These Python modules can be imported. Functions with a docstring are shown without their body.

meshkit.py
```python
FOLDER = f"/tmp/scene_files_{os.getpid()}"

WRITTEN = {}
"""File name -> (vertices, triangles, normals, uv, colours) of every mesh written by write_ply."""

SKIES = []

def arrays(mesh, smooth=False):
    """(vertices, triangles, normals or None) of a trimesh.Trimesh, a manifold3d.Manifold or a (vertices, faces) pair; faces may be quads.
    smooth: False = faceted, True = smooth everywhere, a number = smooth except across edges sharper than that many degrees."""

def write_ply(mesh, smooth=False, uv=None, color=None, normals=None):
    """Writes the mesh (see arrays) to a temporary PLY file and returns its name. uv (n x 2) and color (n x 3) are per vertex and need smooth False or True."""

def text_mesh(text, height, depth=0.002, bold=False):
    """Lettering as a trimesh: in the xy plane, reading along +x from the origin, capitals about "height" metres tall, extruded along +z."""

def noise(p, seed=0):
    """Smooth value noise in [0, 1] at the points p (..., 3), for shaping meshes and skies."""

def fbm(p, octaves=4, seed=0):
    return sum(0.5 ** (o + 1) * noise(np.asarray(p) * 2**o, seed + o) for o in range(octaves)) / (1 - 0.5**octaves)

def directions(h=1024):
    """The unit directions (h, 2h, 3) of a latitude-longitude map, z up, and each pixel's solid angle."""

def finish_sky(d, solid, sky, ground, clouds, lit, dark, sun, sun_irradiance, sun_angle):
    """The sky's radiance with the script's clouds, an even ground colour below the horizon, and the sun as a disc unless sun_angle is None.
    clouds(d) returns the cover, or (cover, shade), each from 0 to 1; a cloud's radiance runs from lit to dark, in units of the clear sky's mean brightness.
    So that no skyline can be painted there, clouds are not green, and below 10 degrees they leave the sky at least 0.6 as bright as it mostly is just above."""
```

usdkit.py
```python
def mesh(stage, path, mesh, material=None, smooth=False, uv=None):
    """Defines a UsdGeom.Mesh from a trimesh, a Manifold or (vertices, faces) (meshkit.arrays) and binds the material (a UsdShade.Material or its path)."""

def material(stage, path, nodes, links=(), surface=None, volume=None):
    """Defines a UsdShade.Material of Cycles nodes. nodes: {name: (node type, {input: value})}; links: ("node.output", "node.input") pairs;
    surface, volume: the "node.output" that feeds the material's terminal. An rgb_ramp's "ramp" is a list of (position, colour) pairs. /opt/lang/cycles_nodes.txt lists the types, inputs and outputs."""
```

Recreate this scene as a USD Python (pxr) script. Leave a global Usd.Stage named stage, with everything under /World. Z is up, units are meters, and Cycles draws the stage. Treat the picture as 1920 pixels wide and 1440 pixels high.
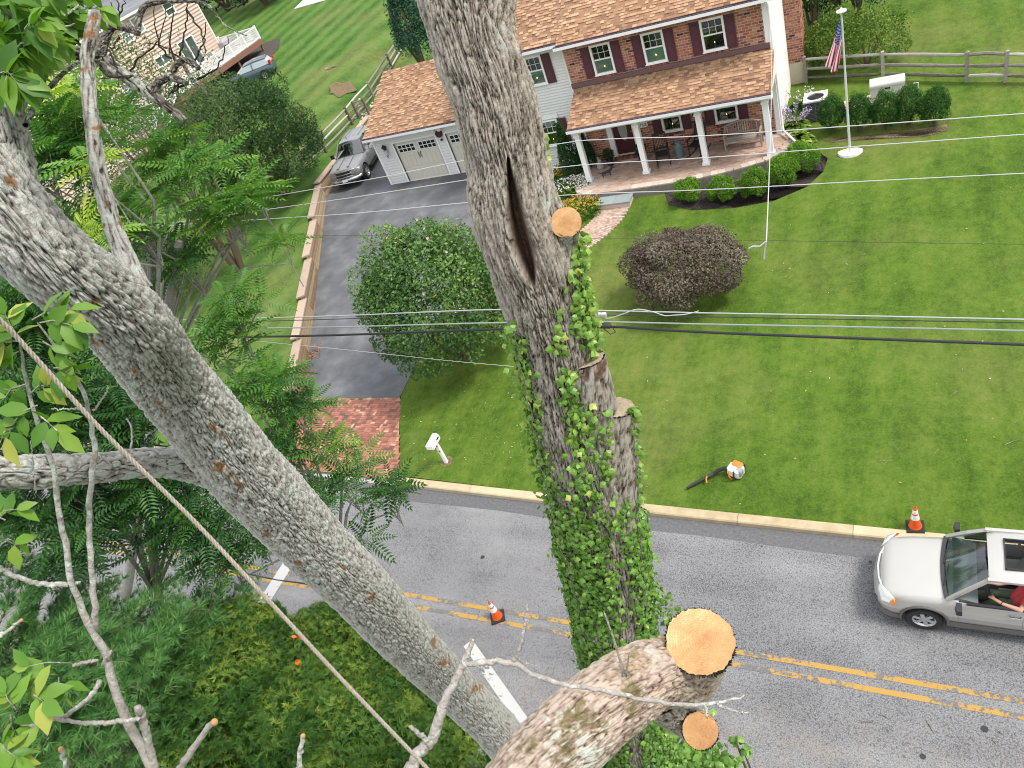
import math, numpy as np, trimesh, manifold3d as m3, usdkit
from meshkit import fbm, noise, text_mesh
from pxr import Usd, UsdGeom, UsdLux, UsdShade, Gf, Sdf, Vt

stage = Usd.Stage.CreateInMemory()
UsdGeom.SetStageUpAxis(stage, 'Z'); UsdGeom.SetStageMetersPerUnit(stage, 1.0)
UsdGeom.Xform.Define(stage, '/World'); UsdGeom.Scope.Define(stage, '/World/Looks')
# ---------------------------------------------------------------- camera, sky, sun, exposure
R = np.array([[0.889708, 0.323822, -0.321805], [-0.017149, -0.680691, -0.73237], [-0.456208, 0.657114, -0.600063]])
u_, _, vt_ = np.linalg.svd(R); R = u_ @ vt_                       # rows: camera right, down, forward
CAM = np.array([0, 0, 16.5]); FPX = 1432.0
EXPOSURE = 1.38
cam = UsdGeom.Camera.Define(stage, '/World/camera')
cam.CreateHorizontalApertureAttr(36.0); cam.CreateFocalLengthAttr(36.0 * FPX / 1920)
cam.CreateExposureAttr(EXPOSURE); cam.CreateClippingRangeAttr(Gf.Vec2f(0.05, 2000))
cam.AddTransformOp().Set(Gf.Matrix4d(*R[0], 0, *(-R[1]), 0, *(-R[2]), 0, *CAM, 1))
SUN_EL, SUN_AZ = math.radians(58), math.radians(88)              # azimuth = atan2(x, y) of the direction towards the sun
dome = UsdLux.DomeLight.Define(stage, '/World/sky')
dome.GetPrim().SetCustomDataByKey('kind', 'structure')
sky = usdkit.material(stage, '/World/Looks/sky', {
    'tc': ('texture_coordinate', {}), 'n': ('noise_texture', {'scale': 2.2, 'detail': 5, 'roughness': 0.55}),
    'r': ('rgb_ramp', {'ramp': [(0.30, (0.80,) * 3), (0.7, (1.0,) * 3)]}),
    's': ('sky_texture', {'sky_type': 'single_scattering', 'sun_disc': False, 'sun_elevation': SUN_EL, 'sun_rotation': SUN_AZ, 'aerosol_density': 2.0}),
    'sx': ('separate_xyz', {}), 'zr': ('rgb_ramp', {'ramp': [(0, (.42,) * 3), (.25, (.55,) * 3), (1, (1.0,) * 3)]}), 'c0': ('mix_color', {'blend_type': 'multiply', 'fac': 1.0, 'use_clamp': False}),
    'c': ('mix_color', {'blend_type': 'multiply', 'fac': 1.0, 'a': (8.0, 8.15, 8.4), 'use_clamp': False}),
    'm': ('mix_color', {'fac': 0.86, 'use_clamp': False}), 'b': ('background_shader', {'strength': 0.105})},
    [('tc.generated', 'n.vector'), ('n.fac', 'r.fac'), ('r.color', 'c0.a'), ('tc.generated', 'sx.vector'), ('sx.z', 'zr.fac'), ('zr.color', 'c0.b'), ('c0.result', 'c.b'), ('s.color', 'm.a'), ('c.result', 'm.b'), ('m.result', 'b.color')], surface='b.background')
UsdShade.MaterialBindingAPI.Apply(dome.GetPrim()).Bind(sky)
sun = UsdLux.DistantLight.Define(stage, '/World/sun')
sun.CreateNormalizeAttr(True); sun.CreateIntensityAttr(0.40); sun.CreateAngleAttr(14.0); sun.CreateColorAttr(Gf.Vec3f(1.0, 0.95, 0.88))
sun.AddRotateZOp().Set(-math.degrees(SUN_AZ)); sun.AddRotateXOp().Set(-(90 - math.degrees(SUN_EL)))

# ---------------------------------------------------------------- helpers
RNG = np.random.default_rng(7)
def ray(px, py): return R.T @ np.array([px - 960, py - 720, FPX]) / FPX
def at(px, py, depth): return CAM + ray(px, py) * depth           # a point of the world from a sighting and its distance
def pix(P):
    c = (np.atleast_2d(P) - CAM) @ R.T
    return 960 + FPX * c[:, 0] / c[:, 2], 720 + FPX * c[:, 1] / c[:, 2], c[:, 2]
def unit(v): v = np.asarray(v, float); return v / np.maximum(np.linalg.norm(v, axis=-1, keepdims=True), 1e-9)

count = {}
def numbered(parent, name):
    k = count[(parent, name)] = count.get((parent, name), -1) + 1
    return f'{parent}/{name}' + (f'_{k:03d}' if k else '')
def tag(prim, label=None, cat=None, group=None, kind=None):
    for k, v in (('label', label), ('category', cat), ('group', group), ('kind', kind)):
        if v: prim.SetCustomDataByKey(k, v)
    return prim
class Node:
    def __init__(s, prim, M): s.prim, s.path, s.M = prim, str(prim.GetPath()), M     # M: world -> local
def thing(name, label=None, cat=None, loc=(0, 0, 0), rotz=0.0, group=None, kind=None):
    x = UsdGeom.Xform.Define(stage, numbered('/World', name)); x.AddTranslateOp().Set(Gf.Vec3d(*map(float, loc))); x.AddRotateZOp().Set(math.degrees(rotz))
    c, s = math.cos(rotz), math.sin(rotz)
    M = np.eye(4); M[:2, :2] = [[c, s], [-s, c]]; M[:3, 3] = -M[:3, :3] @ np.asarray(loc, float)
    return Node(tag(x.GetPrim(), label, cat, group, kind), M)
def dup(n, loc, rotz=0.0, label=None, group=None, scale=None):
    d = n.prim.GetCustomData()
    x = UsdGeom.Xform.Define(stage, numbered('/World', n.prim.GetName().rstrip('0123456789').rstrip('_'))); x.AddTranslateOp().Set(Gf.Vec3d(*map(float, loc))); x.AddRotateZOp().Set(math.degrees(rotz))
    if scale is not None: x.AddScaleOp().Set(Gf.Vec3f(*map(float, np.broadcast_to(scale, 3))))
    x.GetPrim().GetReferences().AddInternalReference(n.prim.GetPath()); x.GetPrim().SetInstanceable(True)
    return tag(x.GetPrim(), label or d.get('label'), d['category'], group or d.get('group'))

class MB:
    """collects shapes; build() makes them one mesh"""
    def __init__(s): s.v, s.f, s.t, s.n = [], [], [], 0
    def add(s, v, f, tone=None):
        v = np.asarray(v, float).reshape(-1, 3); f = np.asarray(f, int)
        if f.shape[1] == 4: f = np.vstack([f[:, :3], f[:, [0, 2, 3]]])
        s.v.append(v); s.f.append(f + s.n); s.n += len(v)
        s.t.append(np.broadcast_to(0.5 if tone is None else tone, len(v)).astype(float)); return s
    def mesh(s, m, tone=None):
        if hasattr(m, 'to_mesh'):
            q = m.to_mesh(); return s.add(q.vert_properties[:, :3], q.tri_verts, tone)
        return s.add(m.vertices, m.faces, tone)
    def box(s, x0, x1, y0, y1, z0, z1, tone=None): return s.add(BOXV * [x1 - x0, y1 - y0, z1 - z0] + [x0, y0, z0], BOXF, tone)
    def obox(s, c, half, ax, tone=None): return s.add(((BOXV - .5) * 2 * np.asarray(half)) @ np.asarray(ax, float) + c, BOXF, tone)
    def beam(s, a, b, w, h, up=(0, 0, 1), tone=None):
        a, b = np.asarray(a, float), np.asarray(b, float); d = unit(b - a); y = unit(np.cross(up, d)); z = np.cross(d, y)
        return s.obox((a + b) / 2, (np.linalg.norm(b - a) / 2, w / 2, h / 2), [d, y, z], tone)
    def tube(s, pts, rad, n=8, tone=None, cap=True):
        p = np.asarray(pts, float); rad = np.broadcast_to(np.asarray(rad, float), len(p)); t = unit(np.gradient(p, axis=0))
        a = np.zeros_like(p); q = np.cross(t[0], [0, 0, 1.0]) if abs(t[0, 2]) < .9 else np.cross(t[0], [1.0, 0, 0])
        for i in range(len(p)): q = q - t[i] * (q @ t[i]); q = unit(q); a[i] = q
        b = np.cross(t, a); g = np.arange(n) * 2 * np.pi / n
        v = (p[:, None] + rad[:, None, None] * (np.cos(g)[None, :, None] * a[:, None] + np.sin(g)[None, :, None] * b[:, None])).reshape(-1, 3)
        i, j = np.meshgrid(np.arange(len(p) - 1), np.arange(n), indexing='ij'); k = (j + 1) % n
        f = np.stack([i * n + j, i * n + k, (i + 1) * n + k, (i + 1) * n + j], -1).reshape(-1, 4)
        f = np.vstack([f[:, :3], f[:, [0, 2, 3]]])
        if cap:
            v = np.vstack([v, p[[0]], p[[-1]]]); m = len(v) - 2; j = np.arange(n); k = (j + 1) % n; e = (len(p) - 1) * n
            f = np.vstack([f, np.stack([np.full(n, m), k, j], 1), np.stack([np.full(n, m + 1), e + j, e + k], 1)])
        return s.add(v, f, tone)
    def lathe(s, prof, c=(0, 0, 0), n=16, axis=None, tone=None):
        prof = np.asarray(prof, float); g = np.arange(n) * 2 * np.pi / n; m = len(prof)
        v = np.stack([prof[:, 0][:, None] * np.cos(g), prof[:, 0][:, None] * np.sin(g), np.repeat(prof[:, 1][:, None], n, 1)], -1).reshape(-1, 3)
        if axis is not None:
            z = unit(axis); x = unit(np.cross([0, 0, 1.0], z)) if abs(z[2]) < .95 else unit(np.cross([0, 1.0, 0], z)); v = v @ np.array([x, np.cross(z, x), z])
        i, j = np.meshgrid(np.arange(m - 1), np.arange(n), indexing='ij'); k = (j + 1) % n
        return s.add(v + c, np.stack([i * n + j, i * n + k, (i + 1) * n + k, (i + 1) * n + j], -1).reshape(-1, 4), tone)
    def disc(s, c, nrm, r, n=20, tone=None):
        z = unit(nrm); x = unit(np.cross([0, 0, 1.0], z)) if abs(z[2]) < .95 else unit(np.cross([0, 1.0, 0], z)); y = np.cross(z, x); g = np.arange(n) * 2 * np.pi / n
        v = np.vstack([[c], c + np.outer(np.cos(g) * r, x) + np.outer(np.sin(g) * r, y)]); j = np.arange(n)
        return s.add(v, np.stack([np.zeros(n, int), 1 + j, 1 + (j + 1) % n], 1), tone)
    def prism(s, poly, z0, z1, tone=None):
        from shapely.geometry import Polygon
        m = trimesh.creation.extrude_polygon(Polygon(poly), z1 - z0); m.apply_translation([0, 0, z0]); return s.mesh(m, tone)
    def grid(s, V, tone=None):
        h, w = V.shape[:2]; i, j = np.meshgrid(np.arange(h - 1), np.arange(w - 1), indexing='ij'); a = i * w + j
        return s.add(V.reshape(-1, 3), np.stack([a, a + 1, a + w + 1, a + w], -1).reshape(-1, 4), None if tone is None else np.asarray(tone).ravel())
    def arrays(s): return np.vstack(s.v), np.vstack(s.f), np.concatenate(s.t)
    def build(s, name, m, parent=None, smooth=False, label=None, kind=None, prims=None):
        v, f, t = s.arrays()
        return emit(parent, name, v, f, t, m, smooth, label, kind, prims)
BOXV = np.array([[x, y, z] for x in (0, 1) for y in (0, 1) for z in (0, 1)], float)
BOXF = np.array([[0, 1, 3, 2], [4, 6, 7, 5], [0, 4, 5, 1], [2, 3, 7, 6], [0, 2, 6, 4], [1, 5, 7, 3]])
BOXT = np.vstack([BOXF[:, :3], BOXF[:, [0, 2, 3]]])
def emit(parent, name, v, f, t, m, smooth=False, label=None, kind=None, prims=None):
    """one Mesh prim under parent (a Node), or under /World"""
    base = parent.path if parent else '/World'
    M = parent.M if parent else np.eye(4)
    v = v @ M[:3, :3].T + M[:3, 3]
    if smooth not in (False, True, None):
        g = trimesh.graph.smooth_shade(trimesh.Trimesh(v, f, process=True), angle=math.radians(smooth), facet_minarea=None)
        v, f, t, smooth = np.array(g.vertices), np.array(g.faces), np.full(len(g.vertices), float(np.mean(t))), True
    pr = usdkit.mesh(stage, numbered(base, name), (v, f), m, smooth)
    api = UsdGeom.PrimvarsAPI(pr)
    api.CreatePrimvar('tone', Sdf.ValueTypeNames.FloatArray, 'vertex').Set(Vt.FloatArray.FromNumpy(np.asarray(t, np.float32)))
    for k, a in (prims or {}).items(): api.CreatePrimvar(k, Sdf.ValueTypeNames.FloatArray, 'vertex').Set(Vt.FloatArray.FromNumpy(np.asarray(a, np.float32)))
    tag(pr.GetPrim(), label, kind=kind)
    return Node(pr.GetPrim(), M)
def group_node(parent, name):
    """a part that only holds pieces"""
    return Node(UsdGeom.Xform.Define(stage, numbered(parent.path, name)).GetPrim(), parent.M)
def pieces(parent, name, V, F, tones, m, rest, limit=300, smooth=False, label=None):
    """V (n,k,3): n alike pieces; the ones that show largest become parts of their own, the rest one part"""
    V = np.asarray(V, float); n, k = V.shape[:2]; tones = np.broadcast_to(tones, n)
    x, y, d = pix(V.mean(1)); vis = (d > .2) & (x > -20) & (x < 1940) & (y > -20) & (y < 1460)
    size = np.where(vis, 1, .01) * np.ptp(V, axis=1).max(1) / np.maximum(d, .2)
    order = np.argsort(-size, kind='stable')
    for i in order[:limit]: emit(parent, name, V[i], F, np.full(k, tones[i]), m, smooth)
    o = order[limit:]
    if len(o):
        emit(parent, rest, V[o].reshape(-1, 3), (F[None] + (np.arange(len(o)) * k)[:, None, None]).reshape(-1, 3), np.repeat(tones[o], k), m, smooth, label, 'stuff')
def boxes(C, H, A=np.eye(3)): return np.asarray(C, float)[:, None] + (((BOXV - .5) * 2)[None] * np.asarray(H, float).reshape(-1, 1, 3)) @ np.asarray(A, float)

# ---------------------------------------------------------------- materials
LK = '/World/Looks/'
made = {}
def ramp_mat(name, stops, rough=.7, scale=6.0, detail=4, tone_w=1.0, noise_w=.35, bump=0.0, bump_scale=40.0, spec=.35, dist=.01, metal=0.0, stretch=(1, 1, 1), island=0.0, translucent=0.0, coat=0.0, attr='tone'):
    """colour = ramp(tone*tone_w + noise*noise_w + island), all in world space"""
    if name in made: return made[name]
    nd = {'g': ('geometry', {}), 'mp': ('mapping', {'scale': stretch}), 'n': ('noise_texture', {'scale': scale, 'detail': detail, 'roughness': .6}),
          'a': ('attribute', {'attribute': attr}), 'm1': ('math', {'math_type': 'multiply_add', 'value2': noise_w, 'value3': -noise_w / 2}),
          'm2': ('math', {'math_type': 'multiply_add', 'value2': tone_w, 'value3': .5 - .5 * tone_w}), 'm3': ('math', {'math_type': 'add'}),
          'r': ('rgb_ramp', {'ramp': stops}), 'p': ('principled_bsdf', {'roughness': rough, 'specular_ior_level': spec, 'metallic': metal, 'coat_weight': coat})}
    ln = [('g.position', 'mp.vector'), ('mp.vector', 'n.vector'), ('n.fac', 'm1.value1'), ('a.fac', 'm2.value1'), ('m1.value', 'm3.value1'), ('m2.value', 'm3.value2'), ('r.color', 'p.base_color')]
    last = 'm3.value'
    if island:
        nd |= {'i1': ('math', {'math_type': 'multiply_add', 'value2': island, 'value3': -island / 2}), 'i2': ('math', {'math_type': 'add'})}
        ln += [('g.random_per_island', 'i1.value1'), ('i1.value', 'i2.value1'), (last, 'i2.value2')]; last = 'i2.value'
    ln.append((last, 'r.fac'))
    if bump:
        nd |= {'nb': ('noise_texture', {'scale': bump_scale, 'detail': 3, 'roughness': .6}), 'bp': ('bump', {'strength': bump, 'distance': dist})}
        ln += [('mp.vector', 'nb.vector'), ('nb.fac', 'bp.height'), ('bp.normal', 'p.normal')]
    out = 'p.BSDF'
    if translucent:
        nd |= {'tr': ('translucent_bsdf', {}), 'mx': ('mix_closure', {'fac': translucent}), 'hs': ('hsv', {'value': 1.25, 'saturation': 1.1})}
        ln += [('r.color', 'hs.color'), ('hs.color', 'tr.color'), ('p.BSDF', 'mx.closure1'), ('tr.BSDF', 'mx.closure2')]; out = 'mx.closure'
    made[name] = usdkit.material(stage, LK + name, nd, ln, surface=out); return made[name]
def plain(name, c, rough=.6, var=.12, **k):
    c = np.array(c, float); return ramp_mat(name, [(0, c * (1 - var)), (1, np.minimum(c * (1 + var), 1))], rough, **{'noise_w': .9, 'scale': 3.0, **k})
def glass_mat(name, tint=(.75, .85, .8), fac_boost=0.0, rough=.02):
    if name in made: return made[name]
    made[name] = usdkit.material(stage, LK + name, {'t': ('transparent_bsdf', {'color': tint}), 'g': ('glossy_bsdf', {'color': (.95,) * 3, 'roughness': rough}), 'f': ('fresnel', {'IOR': 1.55}),
        'a': ('math', {'math_type': 'add', 'value2': fac_boost, 'use_clamp': True}), 'm': ('mix_closure', {})}, [('f.fac', 'a.value1'), ('a.value', 'm.fac'), ('t.BSDF', 'm.closure1'), ('g.BSDF', 'm.closure2')], surface='m.closure')
    return made[name]
# ================================================================ SETTING: terrain, road, driveway
def sstep(a, b, x): t = np.clip((np.asarray(x, float) - a) / (b - a), 0, 1); return t * t * (3 - 2 * t)
def curb_y(x): return 12.52 - .05 * x + .0007 * np.clip(x, -30, 10) ** 2
def xL(y): y = np.asarray(y, float); return np.where(y < 33, -21.4 - .5125 * (y - 17), -29.6 - .12 * (y - 33))
def xR(y): y = np.asarray(y, float); return np.where(y < 17, -16.7 - .472 * (y - 17), -16.7 - .06 * (y - 17))
def zb(y): y = np.asarray(y, float); return .15 + .0625 * (np.clip(y, 13, 33) - 13) + .04 * np.maximum(0, y - 34)
def ztop(y, x=None):
    y = np.asarray(y, float); k = 0.0 if x is None else sstep(.2, 4.5, xL(np.minimum(y, 42)) - np.asarray(x, float)); return zb(y) + .75 * sstep(14, 17.5, y) + k * .085 * np.maximum(0, y - 28)
def ground(x, y):
    x, y = np.broadcast_arrays(np.asarray(x, float), np.asarray(y, float))
    far = sstep(-23, -29, x) * sstep(36, 42, y)
    left = np.where(y < 42, (x < xL(y)) * 1.0, far)
    return np.where(y < curb_y(x), 0.0, zb(y) + left * (ztop(y, x) - zb(y)))
def gat(px, py):
    """where a sighting meets the ground"""
    d = ray(px, py); s = np.linspace(8, 140, 4000); p = CAM + s[:, None] * d; k = np.argmax(p[:, 2] < ground(p[:, 0], p[:, 1])); return p[k]

lawn_nodes = {'g': ('geometry', {}), 's': ('separate_xyz', {}),
    'n1': ('noise_texture', {'scale': .35, 'detail': 4, 'roughness': .6}), 'n2': ('noise_texture', {'scale': 3.2, 'detail': 5, 'roughness': .7}), 'n3': ('noise_texture', {'scale': 17, 'detail': 5, 'roughness': .8}),
    'mpl': ('mapping', {'scale': (1.0, .22, 1)}), 'n5': ('noise_texture', {'scale': 7, 'detail': 4, 'roughness': .7}),
    'w': ('wave_texture', {'wave_type': 'bands', 'bands_direction': 'x', 'scale': .26, 'distortion': .9, 'detail': 2, 'detail_scale': .6}),
    'mp': ('mapping', {}), 'n4': ('noise_texture', {'scale': .16, 'detail': 3}), 'dry': ('map_range', {'from_min': .50, 'from_max': .72, 'to_min': 0, 'to_max': .8, 'clamp': True}),
    'a1': ('math', {'math_type': 'multiply', 'value2': .62}), 'a2': ('math', {'math_type': 'multiply_add', 'value2': .55}), 'a3': ('math', {'math_type': 'multiply_add', 'value2': .80}), 'a4': ('math', {'math_type': 'multiply_add', 'value2': .08}), 'a5': ('math', {'math_type': 'multiply_add', 'value2': .30}), 'a6': ('math', {'math_type': 'subtract', 'value2': .665}),
    'r': ('rgb_ramp', {'ramp': [(.10, (.016, .034, .005)), (.36, (.048, .096, .010)), (.58, (.092, .154, .019)), (.9, (.175, .198, .050))]}),
    'dm': ('math', {'math_type': 'multiply'}), 'mx': ('mix_color', {'b': (.21, .185, .075)}), 'p': ('principled_bsdf', {'roughness': .85, 'specular_ior_level': .12}), 'bp': ('bump', {'strength': .8, 'distance': .05})}
lawn_links = [('g.position', f'{k}.vector') for k in ('n1', 'n2', 'n3', 'n4', 'mp', 'mpl')] + [('mp.vector', 'w.vector'), ('mpl.vector', 'n5.vector'), ('n1.fac', 'a1.value1'), ('n2.fac', 'a2.value1'), ('a1.value', 'a2.value3'), ('n3.fac', 'a3.value1'), ('a2.value', 'a3.value3'), ('w.fac', 'a4.value1'), ('a3.value', 'a4.value3'), ('n5.fac', 'a5.value1'), ('a4.value', 'a5.value3'), ('a5.value', 'a6.value1'),
    ('a6.value', 'r.fac'), ('n4.fac', 'dry.value'), ('dry.result', 'dm.value1'), ('n2.fac', 'dm.value2'), ('dm.value', 'mx.fac'), ('r.color', 'mx.a'), ('mx.result', 'p.base_color'), ('n3.fac', 'bp.height'), ('bp.normal', 'p.normal')]
LAWN = usdkit.material(stage, LK + 'front_grass', lawn_nodes, lawn_links, surface='p.BSDF')
ln2 = dict(lawn_nodes); ln2['mp'] = ('mapping', {'rotation': (0, 0, math.radians(14))}); ln2['w'] = ('wave_texture', {'wave_type': 'bands', 'bands_direction': 'x', 'scale': .17, 'distortion': .8, 'detail': 2, 'detail_scale': .5})
ln2['r'] = ('rgb_ramp', {'ramp': [(.10, (.016, .040, .009)), (.36, (.040, .096, .014)), (.58, (.074, .150, .026)), (.9, (.13, .185, .055))]}); ln2['a4'] = ('math', {'math_type': 'multiply_add', 'value2': .24}); ln2['a6'] = ('math', {'math_type': 'subtract', 'value2': .735})
LAWN2 = usdkit.material(stage, LK + 'side_grass', ln2, lawn_links, surface='p.BSDF')
DIRT = ramp_mat('dirt', [(0, (.16, .12, .07)), (.5, (.30, .22, .13)), (1, (.42, .33, .21))], .95, scale=9, noise_w=1.3, bump=.6, bump_scale=30, dist=.03)
MULCH = ramp_mat('mulch', [(0, (.018, .015, .013)), (.5, (.06, .05, .045)), (1, (.16, .13, .11))], .95, scale=16, noise_w=1.6, bump=1.0, bump_scale=22, dist=.05)
MULCHB = ramp_mat('brown_mulch', [(0, (.12, .085, .05)), (.5, (.23, .17, .10)), (1, (.36, .28, .18))], .95, scale=14, noise_w=1.5, bump=1.0, bump_scale=22, dist=.05)
ROAD = usdkit.material(stage, LK + 'old_asphalt', {'g': ('geometry', {}), 's': ('separate_xyz', {}), 'n1': ('noise_texture', {'scale': .5, 'detail': 4}), 'mp': ('mapping', {'scale': (.12, 1, 1)}), 'nl': ('noise_texture', {'scale': 1.1, 'detail': 3}),
    'n2': ('noise_texture', {'scale': 26, 'detail': 3, 'roughness': .8}), 'v': ('voronoi_texture', {'scale': 40}), 'a': ('math', {'math_type': 'multiply', 'value2': .45}), 'b': ('math', {'math_type': 'multiply_add', 'value2': .40}), 'c': ('math', {'math_type': 'multiply_add', 'value2': .70}), 'd': ('math', {'math_type': 'multiply_add', 'value2': -.55}),
    'r': ('rgb_ramp', {'ramp': [(.22, (.075, .075, .078)), (.52, (.180, .180, .186)), (.8, (.27, .268, .266)), (1, (.44, .43, .42))]}),
    'gr': ('map_range', {'from_min': 8.2, 'from_max': 5.6, 'to_min': 0, 'to_max': 1.0, 'clamp': True}), 'gm': ('math', {'math_type': 'multiply'}), 'gc': ('map_range', {'from_min': .42, 'from_max': .75, 'to_min': 0, 'to_max': .75, 'clamp': True}), 'n3': ('noise_texture', {'scale': 1.6, 'detail': 6, 'roughness': .7}),
    'mx': ('mix_color', {'b': (.30, .245, .185)}), 'p': ('principled_bsdf', {'roughness': .9, 'specular_ior_level': .2}), 'bp': ('bump', {'strength': .5, 'distance': .012})},
    [('g.position', f'{k}.vector') for k in ('n1', 'n2', 'n3', 'v', 's', 'mp')] + [('mp.vector', 'nl.vector'), ('n1.fac', 'a.value1'), ('nl.fac', 'b.value1'), ('a.value', 'b.value3'), ('n2.fac', 'c.value1'), ('b.value', 'c.value3'), ('v.distance', 'd.value1'), ('c.value', 'd.value3'), ('d.value', 'r.fac'),
    ('s.y', 'gr.value'), ('n3.fac', 'gc.value'), ('gr.result', 'gm.value1'), ('gc.result', 'gm.value2'), ('gm.value', 'mx.fac'), ('r.color', 'mx.a'), ('mx.result', 'p.base_color'), ('n2.fac', 'bp.height'), ('bp.normal', 'p.normal')], surface='p.BSDF')
DRIVE = ramp_mat('driveway_asphalt', [(0, (.050, .052, .057)), (.5, (.105, .109, .118)), (1, (.19, .195, .205))], .75, scale=.9, detail=8, noise_w=1.5, bump=.3, bump_scale=60)
STRIP = ramp_mat('gutter_asphalt', [(0, (.06, .06, .062)), (.5, (.105, .105, .11)), (1, (.17, .17, .17))], .85, scale=14, noise_w=1.2, bump=.4, bump_scale=50)
CURB = ramp_mat('curb_concrete', [(0, (.26, .20, .12)), (.5, (.42, .34, .215)), (1, (.52, .43, .29))], .85, scale=3.5, detail=6, noise_w=1.0, bump=.2, bump_scale=40)
CONC = ramp_mat('pale_concrete', [(0, (.30, .28, .25)), (.5, (.45, .42, .38)), (1, (.6, .57, .52))], .85, scale=5, noise_w=1.0, bump=.3)
def paint(name, col, worn):
    return usdkit.material(stage, LK + name, {'g': ('geometry', {}), 'n': ('noise_texture', {'scale': 7, 'detail': 6, 'roughness': .75}), 'n2': ('noise_texture', {'scale': 1.1, 'detail': 3}), 'ad': ('math', {'math_type': 'multiply_add', 'value2': .8}), 'm': ('map_range', {'from_min': worn, 'from_max': worn + .06, 'clamp': True}),
        'v': ('noise_texture', {'scale': 30, 'detail': 2}), 'rr': ('rgb_ramp', {'ramp': [(0, (.06, .06, .062)), (.6, (.14, .14, .145)), (1, (.24, .24, .24))]}), 'mx': ('mix_color', {'b': col}), 'p': ('principled_bsdf', {'roughness': .8})},
        [('g.position', 'n.vector'), ('g.position', 'n2.vector'), ('g.position', 'v.vector'), ('n2.fac', 'ad.value1'), ('n.fac', 'ad.value3'), ('ad.value', 'm.value'), ('v.fac', 'rr.fac'), ('rr.color', 'mx.a'), ('m.result', 'mx.fac'), ('mx.result', 'p.base_color')], surface='p.BSDF')
YELLOW, WHITEP = paint('yellow_line_paint', (.37, .22, .05), .85), paint('white_line_paint', (.43, .425, .415), .76)

b = MB(); xs = np.linspace(-1, 1, 31); X, Y = np.meshgrid(600 * np.sign(xs) * np.abs(xs) ** 2, 600 * np.sign(xs) * np.abs(xs) ** 2)
b.grid(np.dstack([X, Y, -1.2 + .03 * np.maximum(0, Y - 130) + 0 * X])); b.build('ground', LAWN2, kind='structure')
def lawn(name, m, xa, xb, ys, pw=1.0, nx=60, floor=-.6):
    us = np.linspace(0, 1, nx) ** pw; V = np.zeros((len(ys), nx, 3))
    for i, y in enumerate(ys): V[i, :, 0] = xa(y) + us * (xb(y) - xa(y)); V[i, :, 1] = y
    return V
ys = np.concatenate([np.linspace(0, 30, 61) ** 1.0, np.linspace(31, 130, 60)])
V = lawn('lawn', LAWN, lambda y: np.where(y < 34, xR(y + 12.6), -25.2), lambda y: 70.0, ys, 1.6, 90)
for i in range(len(ys)):
    x = V[i, :, 0]; c = curb_y(x); V[i, :, 1] = c + ys[i] * (130 - c) / 130.0
x, y = V[..., 0], V[..., 1]; x0 = np.where(y < 33, xR(y), -16.7 - .06 * 16 ); V[..., 0] = np.where(np.arange(90)[None] == 0, np.where(y < 40, xR(np.minimum(y, 33)), -25.0), x)
V[..., 2] = zb(V[..., 1]) + .04 * (fbm(np.dstack([V[..., 0] * .15, V[..., 1] * .15, 0 * x])) - .5)
MB().grid(V).build('front_lawn', LAWN, smooth=True, kind='structure')
ys = np.concatenate([np.linspace(0, 30, 121), np.linspace(30.6, 150, 90)]); us = np.linspace(0, 1, 80) ** 1.5
V = np.zeros((len(ys), 80, 3))
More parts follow.
